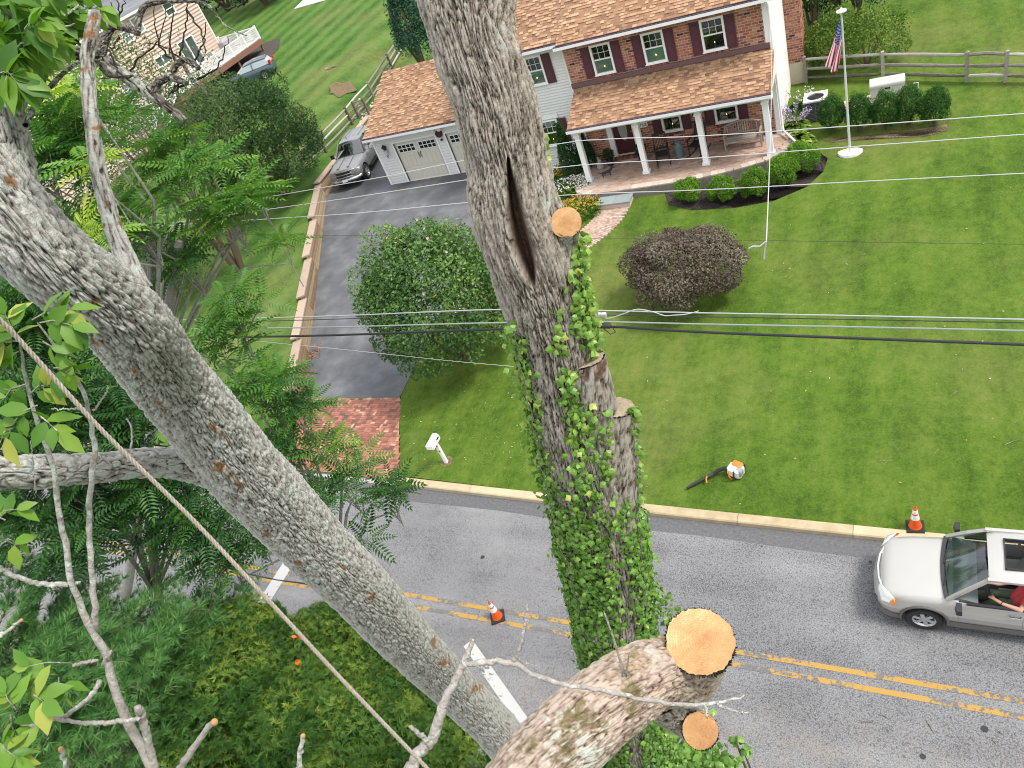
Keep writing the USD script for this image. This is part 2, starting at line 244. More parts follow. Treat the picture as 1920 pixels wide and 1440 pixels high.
for i, q in enumerate(ys):
    y = 12.9 + q; xa = float(xL(min(y, 42.0))) - .22 if y < 42 else -30.7 + min(1, (y - 42) / 3) * 7.5
    V[i, :, 0] = xa + us * (-170 - xa); V[i, :, 1] = np.maximum(y, curb_y(V[i, :, 0])) if q < 3 else y
V[..., 2] = ztop(V[..., 1], V[..., 0]) + .04 * (fbm(V * .2) - .5)
MB().grid(V).build('side_lawn', LAWN2, smooth=True, kind='structure')
# road, dark gutter strip, shoulder
xs = np.linspace(-120, 60, 181)
def strip(ya, yb, z, n=2): 
    t = np.linspace(0, 1, n); return np.stack([np.stack([xs, ya(xs) + k * (yb(xs) - ya(xs)), np.full_like(xs, z)], -1) for k in t])
near = lambda x: 4.3 - .04 * x
MB().grid(strip(near, lambda x: curb_y(x) - .26, 0.0, 8)).build('road', ROAD, kind='structure')
MB().grid(strip(lambda x: curb_y(x) - .78 + .04 * np.sin(x), lambda x: curb_y(x) - .27, .004)).build('gutter_strip', STRIP, kind='structure')
MB().grid(strip(lambda x: -60 + 0 * x, lambda x: near(x) + .3, -.03, 40)).build('roadside_verge', ramp_mat('verge', [(0, (.02, .03, .008)), (.5, (.05, .07, .02)), (1, (.14, .12, .06))], .95, scale=2, noise_w=1.4, bump=1, bump_scale=20, dist=.05), kind='structure')
cl = lambda x: 8.62 - .037 * x
for o, lab in ((.16, 'upper'), (-.16, 'lower')):
    b = MB(); b.grid(strip(lambda x: cl(x) + o - .062, lambda x: cl(x) + o + .062, .008)); tag(b.build('centre_line', YELLOW).prim, f'{"far" if o > 0 else "near"} stripe of the worn double yellow centre line', 'road marking', kind='structure')
b = MB(); b.add([(-17.85, 4.9, .012), (-17.4, 4.9, .012), (-17.3, 10.3, .012), (-17.75, 10.3, .012)], [[0, 1, 2, 3]]); tag(b.build('stop_line', WHITEP).prim, 'cracked white line painted straight across the road beyond the leaning trunk', 'road marking', kind='structure')
d = unit(np.array([2.0, -1.55, 0])); nn = np.array([-d[1], d[0], 0]) * .14; a0, a1 = np.array([-10.2, 8.1, .013]), np.array([-6.6, 5.31, .013])
b = MB(); b.add([a0 - nn, a1 - nn, a1 + nn, a0 + nn], [[0, 1, 2, 3]]); tag(b.build('diagonal_line', WHITEP).prim, 'white line painted diagonally on the near lane behind the leaning trunk', 'road marking', kind='structure')
# kerb stones: each 3 m length its own piece
curb = thing('curb', 'tan concrete curb in long lengths between the front lawn and the road', 'curb', (-9, 13, 0))
def curb_block(xa, xb, h=.15, w=.28):
    x = np.linspace(xa + .006, xb - .006, 4); v = []
    for q in x:
        c = float(curb_y(q)); v.append([(q, c - w, -.02), (q, c - w, h - .03), (q, c - w + .03, h), (q, c, h), (q, c, -.02)])
    v = np.array(v); f = []
    for i in range(3):
        for j in range(4): a = i * 5 + j; f.append([a, a + 5, a + 6, a + 1])
    m = MB().add(v.reshape(-1, 3), f, RNG.uniform(.25, .75)); m.add(v[0], [[0, 1, 2], [0, 2, 3], [0, 3, 4]]); m.add(v[-1], [[0, 2, 1], [0, 3, 2], [0, 4, 3]]); return m
for xa in np.arange(-14.9, 40, 2.75): curb_block(xa, xa + 2.75).build('curb_length', CURB, curb)
for xa in np.arange(-56, -21, 2.75): curb_block(xa, xa + 2.75).build('curb_length', CURB, curb)
for xa, xb in ((-20.9, -19.2), (-19.2, -17.9), (-17.9, -16.3), (-16.3, -14.9)): curb_block(xa, xb, .045 + .01 * RNG.random(), .3).build('dropped_curb', CONC, curb)
# driveway and its brick apron
ys = np.concatenate([np.linspace(17.0, 33, 40), np.linspace(33.5, 46, 12)]); V = np.array([[(xL(min(y, 42)) + t * ((xR(min(y, 33)) if y < 33.4 else -25.0) - xL(min(y, 42))), y, zb(y) + .012) for t in np.linspace(0, 1, 12)] for y in ys])
MB().grid(V).build('driveway', DRIVE, smooth=True, kind='structure')
APRON = [(-15.02, 13.30), (-16.7, 17.0), (-21.6, 17.0), (-20.55, 14.9), (-20.9, 13.52), (-18, 13.5)]
apr = thing('brick_apron', 'red brick apron in a basket weave between the driveway asphalt and the road', 'brick paving', (-18, 15, .2))
from shapely.geometry import Polygon, Point, box as sbox
pa = Polygon([(-15.02, 13.30 + .02), (-16.7, 17.0), (-21.45, 17.0), (-20.6, 15.0), (-20.8, 13.58)])
m = trimesh.triangulate if False else None
b = MB(); q = np.array(pa.exterior.coords)[:-1]; b.add(np.c_[q, zb(q[:, 1]) + .002], [[0, 1, 2], [0, 2, 3], [0, 3, 4]]); b.build('bedding', DIRT, apr)
BRICKRED = ramp_mat('apron_brick', [(0, (.10, .065, .058)), (.3, (.20, .085, .065)), (.6, (.30, .125, .085)), (.85, (.38, .18, .12)), (1, (.50, .31, .21))], .85, scale=18, noise_w=.22, bump=.3)
C, H, T = [], [], []
L, W = .2, .1; th = math.radians(0)
for i in range(-5, 75):
    for j in range(-2, 45):
        cx, cy = -21.9 + i * .2, 13.2 + j * .2
        for k in (-1, 1):
            hor = (i + j) % 2 == 0
            c = (cx, cy + k * .05) if hor else (cx + k * .05, cy)
            if pa.contains(Point(c)): C.append((*c, zb(c[1]) + .004 + RNG.uniform(-.002, .002))); H.append((.097, .047, .012) if hor else (.047, .097, .012)); T.append(np.clip(RNG.normal(.5, .2) + (RNG.random() < .07) * .4, 0, 1))
pieces(apr, 'brick', boxes(C, H), BOXT, np.array(T), BRICKRED, 'bricks')
# timber retaining wall along the driveway
wall = thing('retaining_wall', 'stepped brown timber retaining wall along the left edge of the driveway', 'retaining wall', (-25, 24, .8))
TIMB = ramp_mat('wall_timber', [(0, (.13, .085, .05)), (.5, (.27, .19, .115)), (1, (.40, .31, .2))], .9, scale=5, noise_w=.7, stretch=(1, .35, 3), bump=.5, bump_scale=25)
CAP = ramp_mat('cap_timber', [(0, (.24, .175, .13)), (.5, (.38, .29, .225)), (1, (.47, .37, .30))], .9, scale=5, noise_w=.6, bump=.3)
pts = [(y, float(xL(y))) for y in (16.6, 19.6, 22.4, 25.6, 29.2, 33.0, 37.0, 42.2)]
for (ya, xa), (yb_, xb) in zip(pts, pts[1:]):
    top = float(ztop((ya + yb_) / 2)) + .05; base = float(zb(ya)) - .1; nc = max(3, int(round((top - base) / .17))); hh = (top - base) / nc
    for k in range(nc):
        bb = MB().beam((xa - .09 + .012 * (nc - k), ya, base + hh * (k + .5)), (xb - .09 + .012 * (nc - k), yb_ - .006, base + hh * (k + .5)), .18, hh - .012, tone=RNG.uniform(.1, .9)); bb.build('timber', TIMB, wall)
    MB().beam((xa - .13, ya - .05, top + .04), (xb - .13, yb_ + .01, top + .04), .40, .075, tone=RNG.uniform(.3, .7)).build('cap', CAP, wall)
xe, ye = float(xL(42.2)), 42.2
for k in range(5): MB().beam((xe - .1, ye, zb(ye) + .1 + .2 * k), (-24.8, ye, zb(ye) + .1 + .2 * k), .18, .19, tone=RNG.random()).build('timber', TIMB, wall)
# ================================================================ HOUSE
BRICK = ramp_mat('house_brick', [(0, (.035, .026, .026)), (.22, (.16, .058, .042)), (.5, (.32, .115, .070)), (.8, (.43, .18, .11)), (1, (.52, .28, .19))], .85, scale=14, noise_w=.25, bump=.3)
MORTAR = plain('mortar', (.56, .45, .38), .9, scale=20)
SIDING = plain('white_siding', (.72, .715, .69), .5, .05, scale=2, noise_w=.6)
TRIM = plain('white_trim', (.80, .80, .79), .4, .03)
SHUT = plain('maroon_paint', (.085, .030, .042), .45, .08)
FLASH = plain('brown_flashing', (.13, .075, .075), .5)
ROOF = ramp_mat('tan_shingle', [(0, (.125, .070, .042)), (.35, (.245, .138, .080)), (.6, (.33, .195, .115)), (1, (.45, .30, .185))], .9, scale=26, noise_w=.30, bump=.5, bump_scale=120)
GLASS = glass_mat('window_glass', (.80, .88, .85), .02)
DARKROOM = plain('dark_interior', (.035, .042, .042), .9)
BLIND = plain('window_blind', (.46, .56, .52), .8)
LITE = usdkit.material(stage, LK + 'candle_glow', {'e': ('emission', {'color': (1, .62, .22), 'strength': 2.5})}, [], surface='e.emission')
DOORP = plain('maroon_door', (.075, .016, .022), .4)
BEIGE = plain('almond_door', (.60, .57, .49), .5, .04)
BLACKM = plain('black_metal', (.02, .02, .022), .45)
PAVER = ramp_mat('patio_paver', [(0, (.25, .16, .125)), (.5, (.40, .275, .21)), (.8, (.46, .36, .29)), (1, (.50, .44, .39))], .85, scale=10, noise_w=.3, bump=.2)
BLUES = plain('bluestone', (.24, .28, .275), .8, .2, scale=5)

house = thing('brick_house', 'two storey red brick and white siding house with tan shingle roof and a front porch', 'house', (-10.8, 33, 1.5))
def brick_field(C, H, T, x0, x1, z0, z1, y, holes=(), L=.26, h=.105, along='x'):
    rows = int((z1 - z0) / h)
    for r in range(rows):
        za = z0 + r * h; x = x0 - (L / 2 if r % 2 else 0)
        while x < x1:
            spans = [(max(x, x0) + .006, min(x + L, x1) - .006)]
            for hx0, hx1, hz0, hz1 in holes:
                if za + h > hz0 + .01 and za < hz1 - .01:
                    spans = [q for s, e in spans for q in ((s, min(e, hx0 - .004)), (max(s, hx1 + .004), e)) if q[1] - q[0] > .03]
            for s, e in spans:
                if e - s > .03:
                    c, hf = (s + e) / 2, (e - s) / 2 - .006
                    C.append((c, y, za + h / 2) if along == 'x' else (y, c, za + h / 2)); H.append((hf, .03, h / 2 - .012) if along == 'x' else (.03, hf, h / 2 - .012))
                    T.append(np.clip(RNG.normal(.56, .19) - (.5 if RNG.random() < .05 else 0), 0, 1))
            x += L
def solid(parent, name, m, x0, x1, y0, y1, z0, z1, **k): return MB().box(x0, x1, y0, y1, z0, z1).build(name, m, parent, **k)
X0, X1, YW, ZF, ZE = -12.62, -4.35, 31.5, 1.55, 6.98
UPW = [(-11.44, -10.53), (-9.22, -8.31), (-6.86, -5.93)]; LOW = [(-9.12, -8.26), (-6.86, -5.91)]
UZ, LZ = (5.42, 6.70), (2.40, 3.70)
DOOR = (-11.62, -10.20, ZF, 3.95)
holes = [(a, c, *UZ) for a, c in UPW] + [(a, c, *LZ) for a, c in LOW] + [DOOR]
# wall backing in pieces round the openings
fw = MB()
xsb = sorted({X0, X1, *[v for h in holes for v in h[:2]]}); zsb = sorted({ZF - .6, ZE, *[v for h in holes for v in h[2:]]})
for xa, xb in zip(xsb, xsb[1:]):
    for za, zb_ in zip(zsb, zsb[1:]):
        cx, cz = (xa + xb) / 2, (za + zb_) / 2
        if not any(h[0] < cx < h[1] and h[2] < cz < h[3] for h in holes): fw.box(xa, xb, YW + .012, YW + .25, za, zb_)
front = fw.build('front_wall', MORTAR, house)
C, H, T = [], [], []
brick_field(C, H, T, X0 + .02, X1 - .16, ZF, ZE, YW + .03, holes)
for a, c in UPW + LOW:                                              # rowlock sills
    z = (UZ if (a, c) in UPW else LZ)[0]
    for q in np.arange(a, c - .02, .075): C.append((q + .036, YW - .01, z - .07)); H.append((.030, .06, .05)); T.append(np.clip(RNG.normal(.35, .12), 0, 1))
for q in np.arange(DOOR[0] + .1, DOOR[1] - .12, .075): C.append((q + .036, YW - .12, ZF + .07)); H.append((.030, .14, .075)); T.append(np.clip(RNG.normal(.35, .12), 0, 1))
pieces(front, 'brick', boxes(C, H), BOXT, np.array(T), BRICK, 'bricks')

def window(parent, x0, x1, z0, z1, y, blind=True, candle=True, grid=(3, 2), face=-1, swag=False, casing=.085):
    """double-hung window in a wall that faces -y (built so, in a frame of the wall)"""
    n = group_node(parent, 'window'); c = casing
    f = MB(); yo, yi = y - .045, y + .10
    for a, b_, d, e in ((x0, x0 + c, z0, z1), (x1 - c, x1, z0, z1), (x0 + c, x1 - c, z1 - c, z1), (x0 + c, x1 - c, z0, z0 + c)): f.box(a, b_, yo, yi, d, e)
    f.build('frame', TRIM, n)
    MB().box(x0 - .03, x1 + .03, yo - .04, yo - .002, z0 - .002, z0 + .035).build('sill', TRIM, n)
    zm = (z0 + z1) / 2; MB().box(x0 + c, x1 - c, y - .01, y + .05, zm - .025, zm + .025).build('sash_rail', TRIM, n)
    xa, xb = x0 + c, x1 - c; mt = MB()
    for i in range(1, grid[0]): x = xa + (xb - xa) * i / grid[0]; mt.box(x - .007, x + .007, y + .012, y + .026, zm + .025, z1 - c)
    for i in range(1, grid[1]): z = zm + (z1 - c - zm) * i / grid[1]; mt.box(xa, xb, y + .0125, y + .0265, z - .007, z + .007)
    mt.build('muntins', TRIM, n)
    MB().box(xa, xb, y + .018, y + .022, zm + .02, z1 - c).build('upper_pane', GLASS, n); MB().box(xa, xb, y + .03, y + .034, z0 + c, zm - .02).build('lower_pane', GLASS, n)
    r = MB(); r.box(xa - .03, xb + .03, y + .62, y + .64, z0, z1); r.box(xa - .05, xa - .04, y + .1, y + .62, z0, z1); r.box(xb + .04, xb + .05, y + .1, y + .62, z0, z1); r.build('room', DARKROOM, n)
    if blind: MB().box(xa, xb, y + .075, y + .082, z0 + c, zm).build('blind', BLIND, n)
    if swag:
        s = MB(); t = np.linspace(0, 1, 9); V = np.array([[(xa + q * (xb - xa), y + .09, z1 - c - k * (.05 + .28 * math.sin(math.pi * q))) for q in t] for k in np.linspace(0, 1, 4)]); s.grid(V); s.build('curtain', TRIM, n, smooth=True)
    if candle:
        xm = (xa + xb) / 2; MB().lathe([(0, 0), (.02, .0), (.02, .05), (.008, .055), (.008, .2), (0, .2)], (xm, y + .055, z0 + c), 8).build('candle', TRIM, n)
        MB().lathe([(.001, 0), (.016, .02), (.012, .05), (.001, .07)], (xm, y + .055, z0 + c + .2), 8).build('candle_bulb', LITE, n)
def shutter(parent, x0, x1, z0, z1, y):
    b = MB(); b.box(x0, x1, y - .045, y - .012, z0, z1); s = (x1 - x0)
    for za, zb_ in ((z0 + .09, z0 + (z1 - z0) * .47), (z0 + (z1 - z0) * .53, z1 - .09)):
        b.box(x0 + .06, x1 - .06, y - .058, y - .046, za, zb_); b.box(x0 + .085, x1 - .085, y - .066, y - .059, za + .03, zb_ - .03)
    b.build('shutter', SHUT, parent)
for i, (a, c) in enumerate(UPW):
    window(house, a, c, *UZ, YW, blind=i < 2); shutter(house, a - .40, a - .02, UZ[0] - .02, UZ[1] - .02, YW); shutter(house, c + .02, c + .40, UZ[0] - .02, UZ[1] - .02, YW)
for a, c in LOW:
    window(house, a, c, *LZ, YW, blind=False, swag=True); shutter(house, a - .40, a - .02, LZ[0], LZ[1], YW); shutter(house, c + .02, c + .40, LZ[0], LZ[1], YW)
# front door with pilasters and oval light
dn = group_node(house, 'front_door')
MB().box(-11.36, -10.46, YW + .06, YW + .10, 1.72, 3.80).build('door_leaf', DOORP, dn)
b = MB(); t = np.linspace(0, 2 * np.pi, 25)[:-1]; ov = np.c_[-10.91 + .20 * np.cos(t), 2.95 + .62 * np.sin(t)]
from shapely.geometry import Polygon as _P
m = trimesh.creation.extrude_polygon(_P(ov), .02); m.apply_transform([[1, 0, 0, 0], [0, 0, 1, YW + .045], [0, 1, 0, 0], [0, 0, 0, 1]]); MB().mesh(m).build('oval_light', plain('frosted_glass', (.30, .31, .31), .2), dn)
MB().box(-11.22, -10.60, YW + .048, YW + .058, 1.84, 2.18).build('lower_panel', DOORP, dn)
MB().lathe([(0, 0), (.03, .01), (.035, .04), (.0, .06)], (-10.54, YW + .05, 2.72), 8, axis=(0, -1, 0)).build('door_knob', plain('brass', (.5, .38, .15), .3, metal=.8), dn)
MB().box(-11.36, -10.46, YW - .02, YW + .10, 1.66, 1.715).build('threshold', TRIM, dn)
b = MB()
for xa in (-11.61, -10.45): b.box(xa, xa + .24, YW - .07, YW + .1, ZF, 3.92); b.box(xa - .02, xa + .26, YW - .09, YW - .071, ZF, ZF + .2)
b.build('pilasters', TRIM, dn); MB().box(-11.6, -10.2, YW + .11, YW + .13, ZF, 3.95).build('door_backing', TRIM, dn)
# white sided two storey section
WX0, WY = -17.35, 31.62
ww = [(-14.62, -13.68, 5.50, 6.80), (-14.75, -13.80, 2.62, 3.90)]
fw = MB(); xsb = sorted({WX0, X0, *[v for h in ww for v in h[:2]]}); zsb = sorted({1.0, 7.15, *[v for h in ww for v in h[2:]]})
for xa, xb in zip(xsb, xsb[1:]):
    for za, zb_ in zip(zsb, zsb[1:]):
        if not any(h[0] < (xa + xb) / 2 < h[1] and h[2] < (za + zb_) / 2 < h[3] for h in ww): fw.box(xa, xb, WY + .03, WY + .22, za, zb_)
sw = fw.build('siding_wall', SIDING, house)
def board(parent, a, b_, z, h, nrm, d0=-.012, d1=.034):
    a, b_, nrm = np.asarray(a, float), np.asarray(b_, float), np.asarray(nrm, float); z3 = np.array([0, 0, 1.0])
    v = [p + nrm * q + z3 * (z + r) for p in (a, b_) for q, r in ((-.03, 0), (d1, 0), (d0, h), (-.03, h))]
    return MB().add(v, [[0, 1, 2, 3], [7, 6, 5, 4], [0, 4, 5, 1], [1, 5, 6, 2], [2, 6, 7, 3]], RNG.uniform(.3, .7)).build('clapboard', SIDING, parent)
def clap(parent, x0, x1, z0, z1, y, holes=(), h=.125):
    for r in range(int((z1 - z0) / h)):
        z = z0 + r * h; sp = [(x0, x1)]
        for a, c, d, e in holes:
            if z + h > d + .005 and z < e - .005: sp = [q for s, t in sp for q in ((s, min(t, a)), (max(s, c), t)) if q[1] - q[0] > .02]
        for s, t in sp: board(parent, (s, y + .03, 0), (t, y + .03, 0), z, h, (0, -1, 0))
clap(sw, WX0, X0, 1.3, 7.1, WY, ww)
for h in ww: window(house, *h, WY, blind=h[2] > 4, swag=h[2] < 4); shutter(house, h[1] + .02, h[1] + .42, h[2], h[3] - .02, WY)
solid(house, 'window_header', TRIM, -14.85, -13.7, WY - .05, WY + .02, 3.93, 4.12)
MB().beam((X0 - .02, WY - .03, 1.3), (X0 - .02, WY - .03, 6.98), .09, .10, up=(0, 1, 0)).build('corner_board', TRIM, house)
# side wall (white), right corner board, downspout
solid(house, 'side_wall', SIDING, X1 - .2, X1, YW + .02, 41.5, 1.0, ZE + 1.2)
sd = group_node(house, 'side_boards')
for r in range(46):
    z = 1.2 + r * .125; MB().add([(X1 + q, y, z + k) for y in (YW + .1, 41.5) for q, k in ((-.02, 0), (.022, 0), (.004, .125), (-.02, .125))], [[3, 2, 1, 0], [4, 5, 6, 7], [1, 5, 4, 0], [2, 6, 5, 1], [3, 7, 6, 2]]).build('clapboard', SIDING, sd)
b = MB(); b.box(X1 - .15, X1 + .03, YW - .03, YW + .09, 1.4, ZE); b.build('corner_board', TRIM, house)
tp = [(-4.28, 31.0, 6.95), (-4.26, 31.3, 6.7), (-4.26, 31.38, 6.4), (-4.24, 31.4, 1.95), (-4.2, 31.2, 1.75), (-3.75, 30.35, 1.72), (-3.62, 30.2, 1.62), (-3.6, 30.15, 1.38)]
MB().tube(tp, .045, 8).build('downspout', TRIM, house, smooth=True)
# chimney: brick with tan foundation
ch = group_node(house, 'chimney'); CY, CX1 = 36.3, -3.70
solid(ch, 'core', MORTAR, X1, CX1 - .012, CY + .012, CY + 1.4, 2.45, 12.0)
solid(ch, 'foundation', plain('tan_stucco', (.46, .40, .30), .9, .15, scale=1.5), X1, CX1 + .02, CY - .01, CY + 1.42, 1.2, 2.45)
C, H, T = [], [], []
brick_field(C, H, T, X1, CX1, 2.45, 12.0, CY + .03); n0 = len(C)
brick_field(C, H, T, CY + .03, CY + 1.4, 2.45, 12.0, CX1 - .03, along='y')
V = boxes(C, H); T = np.array(T); pieces(ch, 'brick', V, BOXT, T, BRICK, 'bricks', limit=0)
# ---- roofs: courses of shingles laid on a deck
def roof(name, x0, x1, ye, ze, yr, zr, over=.0, course=.145):
    n = group_node(house, name); a, r = np.array([0, ye, ze]), np.array([0, yr, zr]); ln = np.linalg.norm(r - a); s = (r - a) / ln; nrm = np.array([0, -s[2], s[1]]) * (1 if s[1] > 0 else -1)
    v = [(x, *(p + nrm * q)[1:]) for x in (x0, x1) for p in (a, r) for q in (-.10, -.0)]
    MB().add(v, [[0, 1, 3, 2], [4, 6, 7, 5], [0, 4, 5, 1], [2, 3, 7, 6], [0, 2, 6, 4], [1, 5, 7, 3]]).build('roof_deck', ROOF, n)
    V, T = [], []; k = 0; d = 0.0
    while d < ln - .02:
        x = x0 - RNG.uniform(0, .3); base = RNG.normal(0, .05)
        while x < x1:
            w = RNG.choice([.14, .17, .2, .25]); up = RNG.random() < .5
            xa, xb = max(x, x0), min(x + w, x1)
            if xb - xa > .02:
                h0 = .034 if up else .009; L = course + .03; dd = d - (.02 if up else 0)
                vv = [np.array([xx, 0, 0]) + a + s * q + nrm * t for xx in (xa, xb) for q, t in ((dd, 0), (dd, h0), (dd + L, .003), (dd + L, -.002))]
                V.append(vv); T.append(np.clip((.70 if up else .34) + base + RNG.normal(0, .12), 0, 1))
            x += w + .004
        d += course; k += 1
    F = np.array([[0, 1, 5], [0, 5, 4], [1, 2, 6], [1, 6, 5], [0, 3, 2], [0, 2, 1], [4, 5, 6], [4, 6, 7]])
    pieces(n, 'shingle', np.array(V), F, np.array(T), ROOF, 'shingles', limit=100)
    return n
ZR = 10.35
roof('main_roof', -12.63, -4.05, 31.0, 7.16, 36.6, ZR); roof('left_roof', -17.7, -12.64, 31.2, 7.24, 36.6, ZR - .06)
solid(house, 'roof_back', ROOF, -17.7, -4.05, 36.58, 36.62, 7.3, ZR)
MB().add([(x, y, z) for x in (-17.6, -4.1) for y, z in ((36.6, ZR - .02), (42, 7.2), (42, 7.0), (36.6, ZR - .3))], [[0, 4, 5, 1], [0, 1, 2, 3], [4, 7, 6, 5]]).build('rear_roof', ROOF, house)
solid(house, 'rear_wall', SIDING, WX0, X1, 41.5, 41.6, 1.2, 7.2)
solid(house, 'end_wall', SIDING, WX0 - .02, WX0 + .18, 31.9, 41.5, 1.2, 8.0)
GUT = plain('dark_drip_edge', (.07, .045, .07), .5)
def gutter(x0, x1, y, z):
    MB().box(x0, x1, y - .13, y - .01, z - .14, z - .022).build('gutter', TRIM, house); MB().box(x0, x1, y - .12, y + .03, z - .02, z + .006).build('drip_edge', GUT, house)
gutter(-12.75, -3.98, 31.0, 7.12); gutter(-17.7, -12.72, 31.2, 7.2)
solid(house, 'soffit', TRIM, -12.7, -4.05, 31.0, 31.6, 6.99, 7.03); solid(house, 'soffit', TRIM, -17.7, -12.64, 31.2, 31.7, 7.06, 7.10)
# porch
roof('porch_roof', -12.52, -4.22, 29.35, 4.22, YW, 5.12); gutter(-12.55, -4.2, 29.35, 4.2)
solid(house, 'ledger_board', FLASH, -12.6, -4.36, YW - .10, YW - .003, 5.13, 5.32)
solid(house, 'porch_beam', TRIM, -12.5, -4.24, 29.6, 29.84, 3.86, 4.08); solid(house, 'porch_ceiling', TRIM, -12.5, -4.26, 29.45, YW, 4.09, 4.12)
for x in (-12.5, -4.27): MB().add([(x + q, y, z) for q in (0, .03) for y, z in ((29.42, 4.13), (YW - .01, 4.13), (YW - .01, 5.03))], [[0, 1, 2], [3, 5, 4], [0, 2, 5], [0, 5, 3]]).build('porch_gable', SIDING, house)
for x in (-12.30, -9.68, -7.12, -4.55):
    p = group_node(house, 'porch_post'); MB().box(x - .11, x + .11, 29.61, 29.83, ZF + .12, 3.855).build('shaft', TRIM, p)
    MB().box(x - .15, x + .15, 29.57, 29.87, ZF - .02, ZF + .12).build('base', TRIM, p); MB().box(x - .14, x + .14, 29.58, 29.86, 3.70, 3.80).build('capital', TRIM, p)
# house number
pl = group_node(house, 'number_plate'); t = np.linspace(0, 2 * np.pi, 33)[:-1]; sp = np.sign
q = np.c_[-9.94 + .21 * sp(np.cos(t)) * np.abs(np.cos(t)) ** .5, 2.94 + .12 * sp(np.sin(t)) * np.abs(np.sin(t)) ** .6]
m = trimesh.creation.extrude_polygon(_P(q), .03); m.apply_transform([[1, 0, 0, 0], [0, 0, 1, YW - .04], [0, 1, 0, 0], [0, 0, 0, 1]]); MB().mesh(m).build('plate', TRIM, pl)
m = text_mesh('713', .13, .006, bold=True); m.apply_translation([-m.bounds[:, 0].mean(), -m.bounds[:, 1].mean(), 0]); m.apply_transform([[1, 0, 0, -9.94], [0, 0, -1, YW - .041], [0, 1, 0, 2.94], [0, 0, 0, 1]]); MB().mesh(m).build('digits', BLACKM, pl)
# patio slab with pavers, soldier edge, step, walk
PAT = [(-12.9, 31.4), (-13.05, 29.6), (-12.7, 28.75), (-12.1, 28.45), (-9.5, 28.45), (-7.5, 28.5), (-5.9, 28.8), (-4.7, 29.2), (-4.0, 29.85), (-3.75, 30.5), (-3.75, 31.45)]
patio = thing('porch_patio', 'raised patio of tan pavers with a pale soldier edge under the porch', 'patio', (-8.5, 30, 1.2))
pp = _P(PAT); MB().mesh(trimesh.creation.extrude_polygon(pp, .95).apply_translation([0, 0, .57])).build('patio_base', ramp_mat('patio_riser', [(0, (.10, .09, .08)), (1, (.26, .22, .19))], .9, scale=8, noise_w=1.2), patio)
inner = pp.buffer(-.34); C, H, T = [], [], []
for i in range(90):
    for j in range(32):
        x, y = -13.1 + i * .222 + (.111 if j % 2 else 0), 28.5 + j * .112
        if inner.contains(Point(x, y)) and y < 31.45: C.append((x, y, 1.535)); H.append((.107, .052, .02)); T.append(np.clip(RNG.normal(.45 + .35 * math.exp(-((x + 12.2) ** 2 + (y - 29.6) ** 2) / .8), .15), 0, 1))
pieces(patio, 'paver', boxes(C, H), BOXT, np.array(T), PAVER, 'pavers')
ring = np.array(pp.buffer(-.17).exterior.coords); d = np.r_[0, np.cumsum(np.linalg.norm(np.diff(ring, axis=0), axis=1))]
EDGE = ramp_mat('edge_paver', [(0, (.33, .25, .21)), (1, (.52, .43, .37))], .85, noise_w=.4, scale=8)
for k in np.arange(0, d[-1], .30):
    a = np.array([np.interp(k + o, d, ring[:, i]) for o in (0, .30) for i in (0, 1)]); p, q = a[:2], a[2:]
    if p[1] < 31.3: MB().beam((*p, 1.545), (*(p + (q - p) * .97), 1.545), .33, .05, tone=RNG.random()).build('edge_paver', EDGE, patio)
st = thing('bluestone_step', 'two blue grey stone slabs forming the step up to the porch patio', 'step', (-10.8, 28.1, 1.3))
for xa in (-11.55, -10.8): MB().box(xa, xa + .74, 27.75, 28.46, 1.30, 1.36, RNG.random()).build('slab', BLUES, st)
solid(st, 'riser', MORTAR, -11.5, -10.1, 27.8, 28.44, .9, 1.298)
def walkline(t): return np.array([-10.85 - .15 * t - 3.6 * t ** 2.4, 27.75 - 3.2 * t - 1.2 * t ** 2])
walk = thing('front_walk', 'curving walk of pinkish pavers from the driveway to the porch step', 'walkway', (-11.5, 26, 1.0))
C, T, V = [], [], []
tt = np.linspace(0, 1.25, 600); wl = np.array([walkline(t) for t in tt]); sl = np.r_[0, np.cumsum(np.linalg.norm(np.diff(wl, axis=0), axis=1))]
for k in range(int(sl[-1] / .087)):
    t = np.interp(k * .087, sl, tt); p = walkline(t); q = walkline(t + .01); dr = unit(q - p); nn = np.array([-dr[1], dr[0]])
    if p[0] < xR(p[1]) + .5: break
    for j in range(-5, 6):
        c = p + nn * (j * .125 + (.0 if k % 2 else .05)); ax = np.array([[nn[0], nn[1], 0], [dr[0], dr[1], 0], [0, 0, 1]]); V.append(boxes([(c[0], c[1], float(ground(c[0], c[1])) + .02)], [(.059, .04, .02)], ax)[0]); T.append(np.clip(RNG.normal(.6, .18), 0, 1))
pieces(walk, 'paver', np.array(V), BOXT, np.array(T), PAVER, 'pavers', limit=150)
# ---- garage wing
gar = thing('garage', 'white sided garage wing with two almond doors and a tan shingle roof', 'garage', (-21, 33, 1.5))
GX0, GX1, GY, GZ0, GZE = -24.92, -17.35, 33.0, 1.42, 4.05
gd = [(-23.72, -21.13, GZ0, 3.66), (-20.50, -17.9, GZ0, 3.66)]
fw = MB(); xsb = sorted({GX0, GX1, *[v for h in gd for v in h[:2]]})
for xa, xb in zip(xsb, xsb[1:]):
    for za, zb_ in ((GZ0 - .3, GZ0), (GZ0, 3.66), (3.66, GZE)):
        if not any(h[0] < (xa + xb) / 2 < h[1] and h[2] < (za + zb_) / 2 < h[3] for h in gd): fw.box(xa, xb, GY + .03, GY + .25, za, zb_)
gw = fw.build('front_wall', SIDING, gar); clap(gw, GX0, GX1, GZ0, 4.1, GY, gd, .15)
solid(gar, 'side_wall', SIDING, GX0, GX0 + .2, GY + .1, 40.2, 1.1, GZE); solid(gar, 'rear_wall', SIDING, GX0, GX1, 40, 40.2, 1.1, GZE)
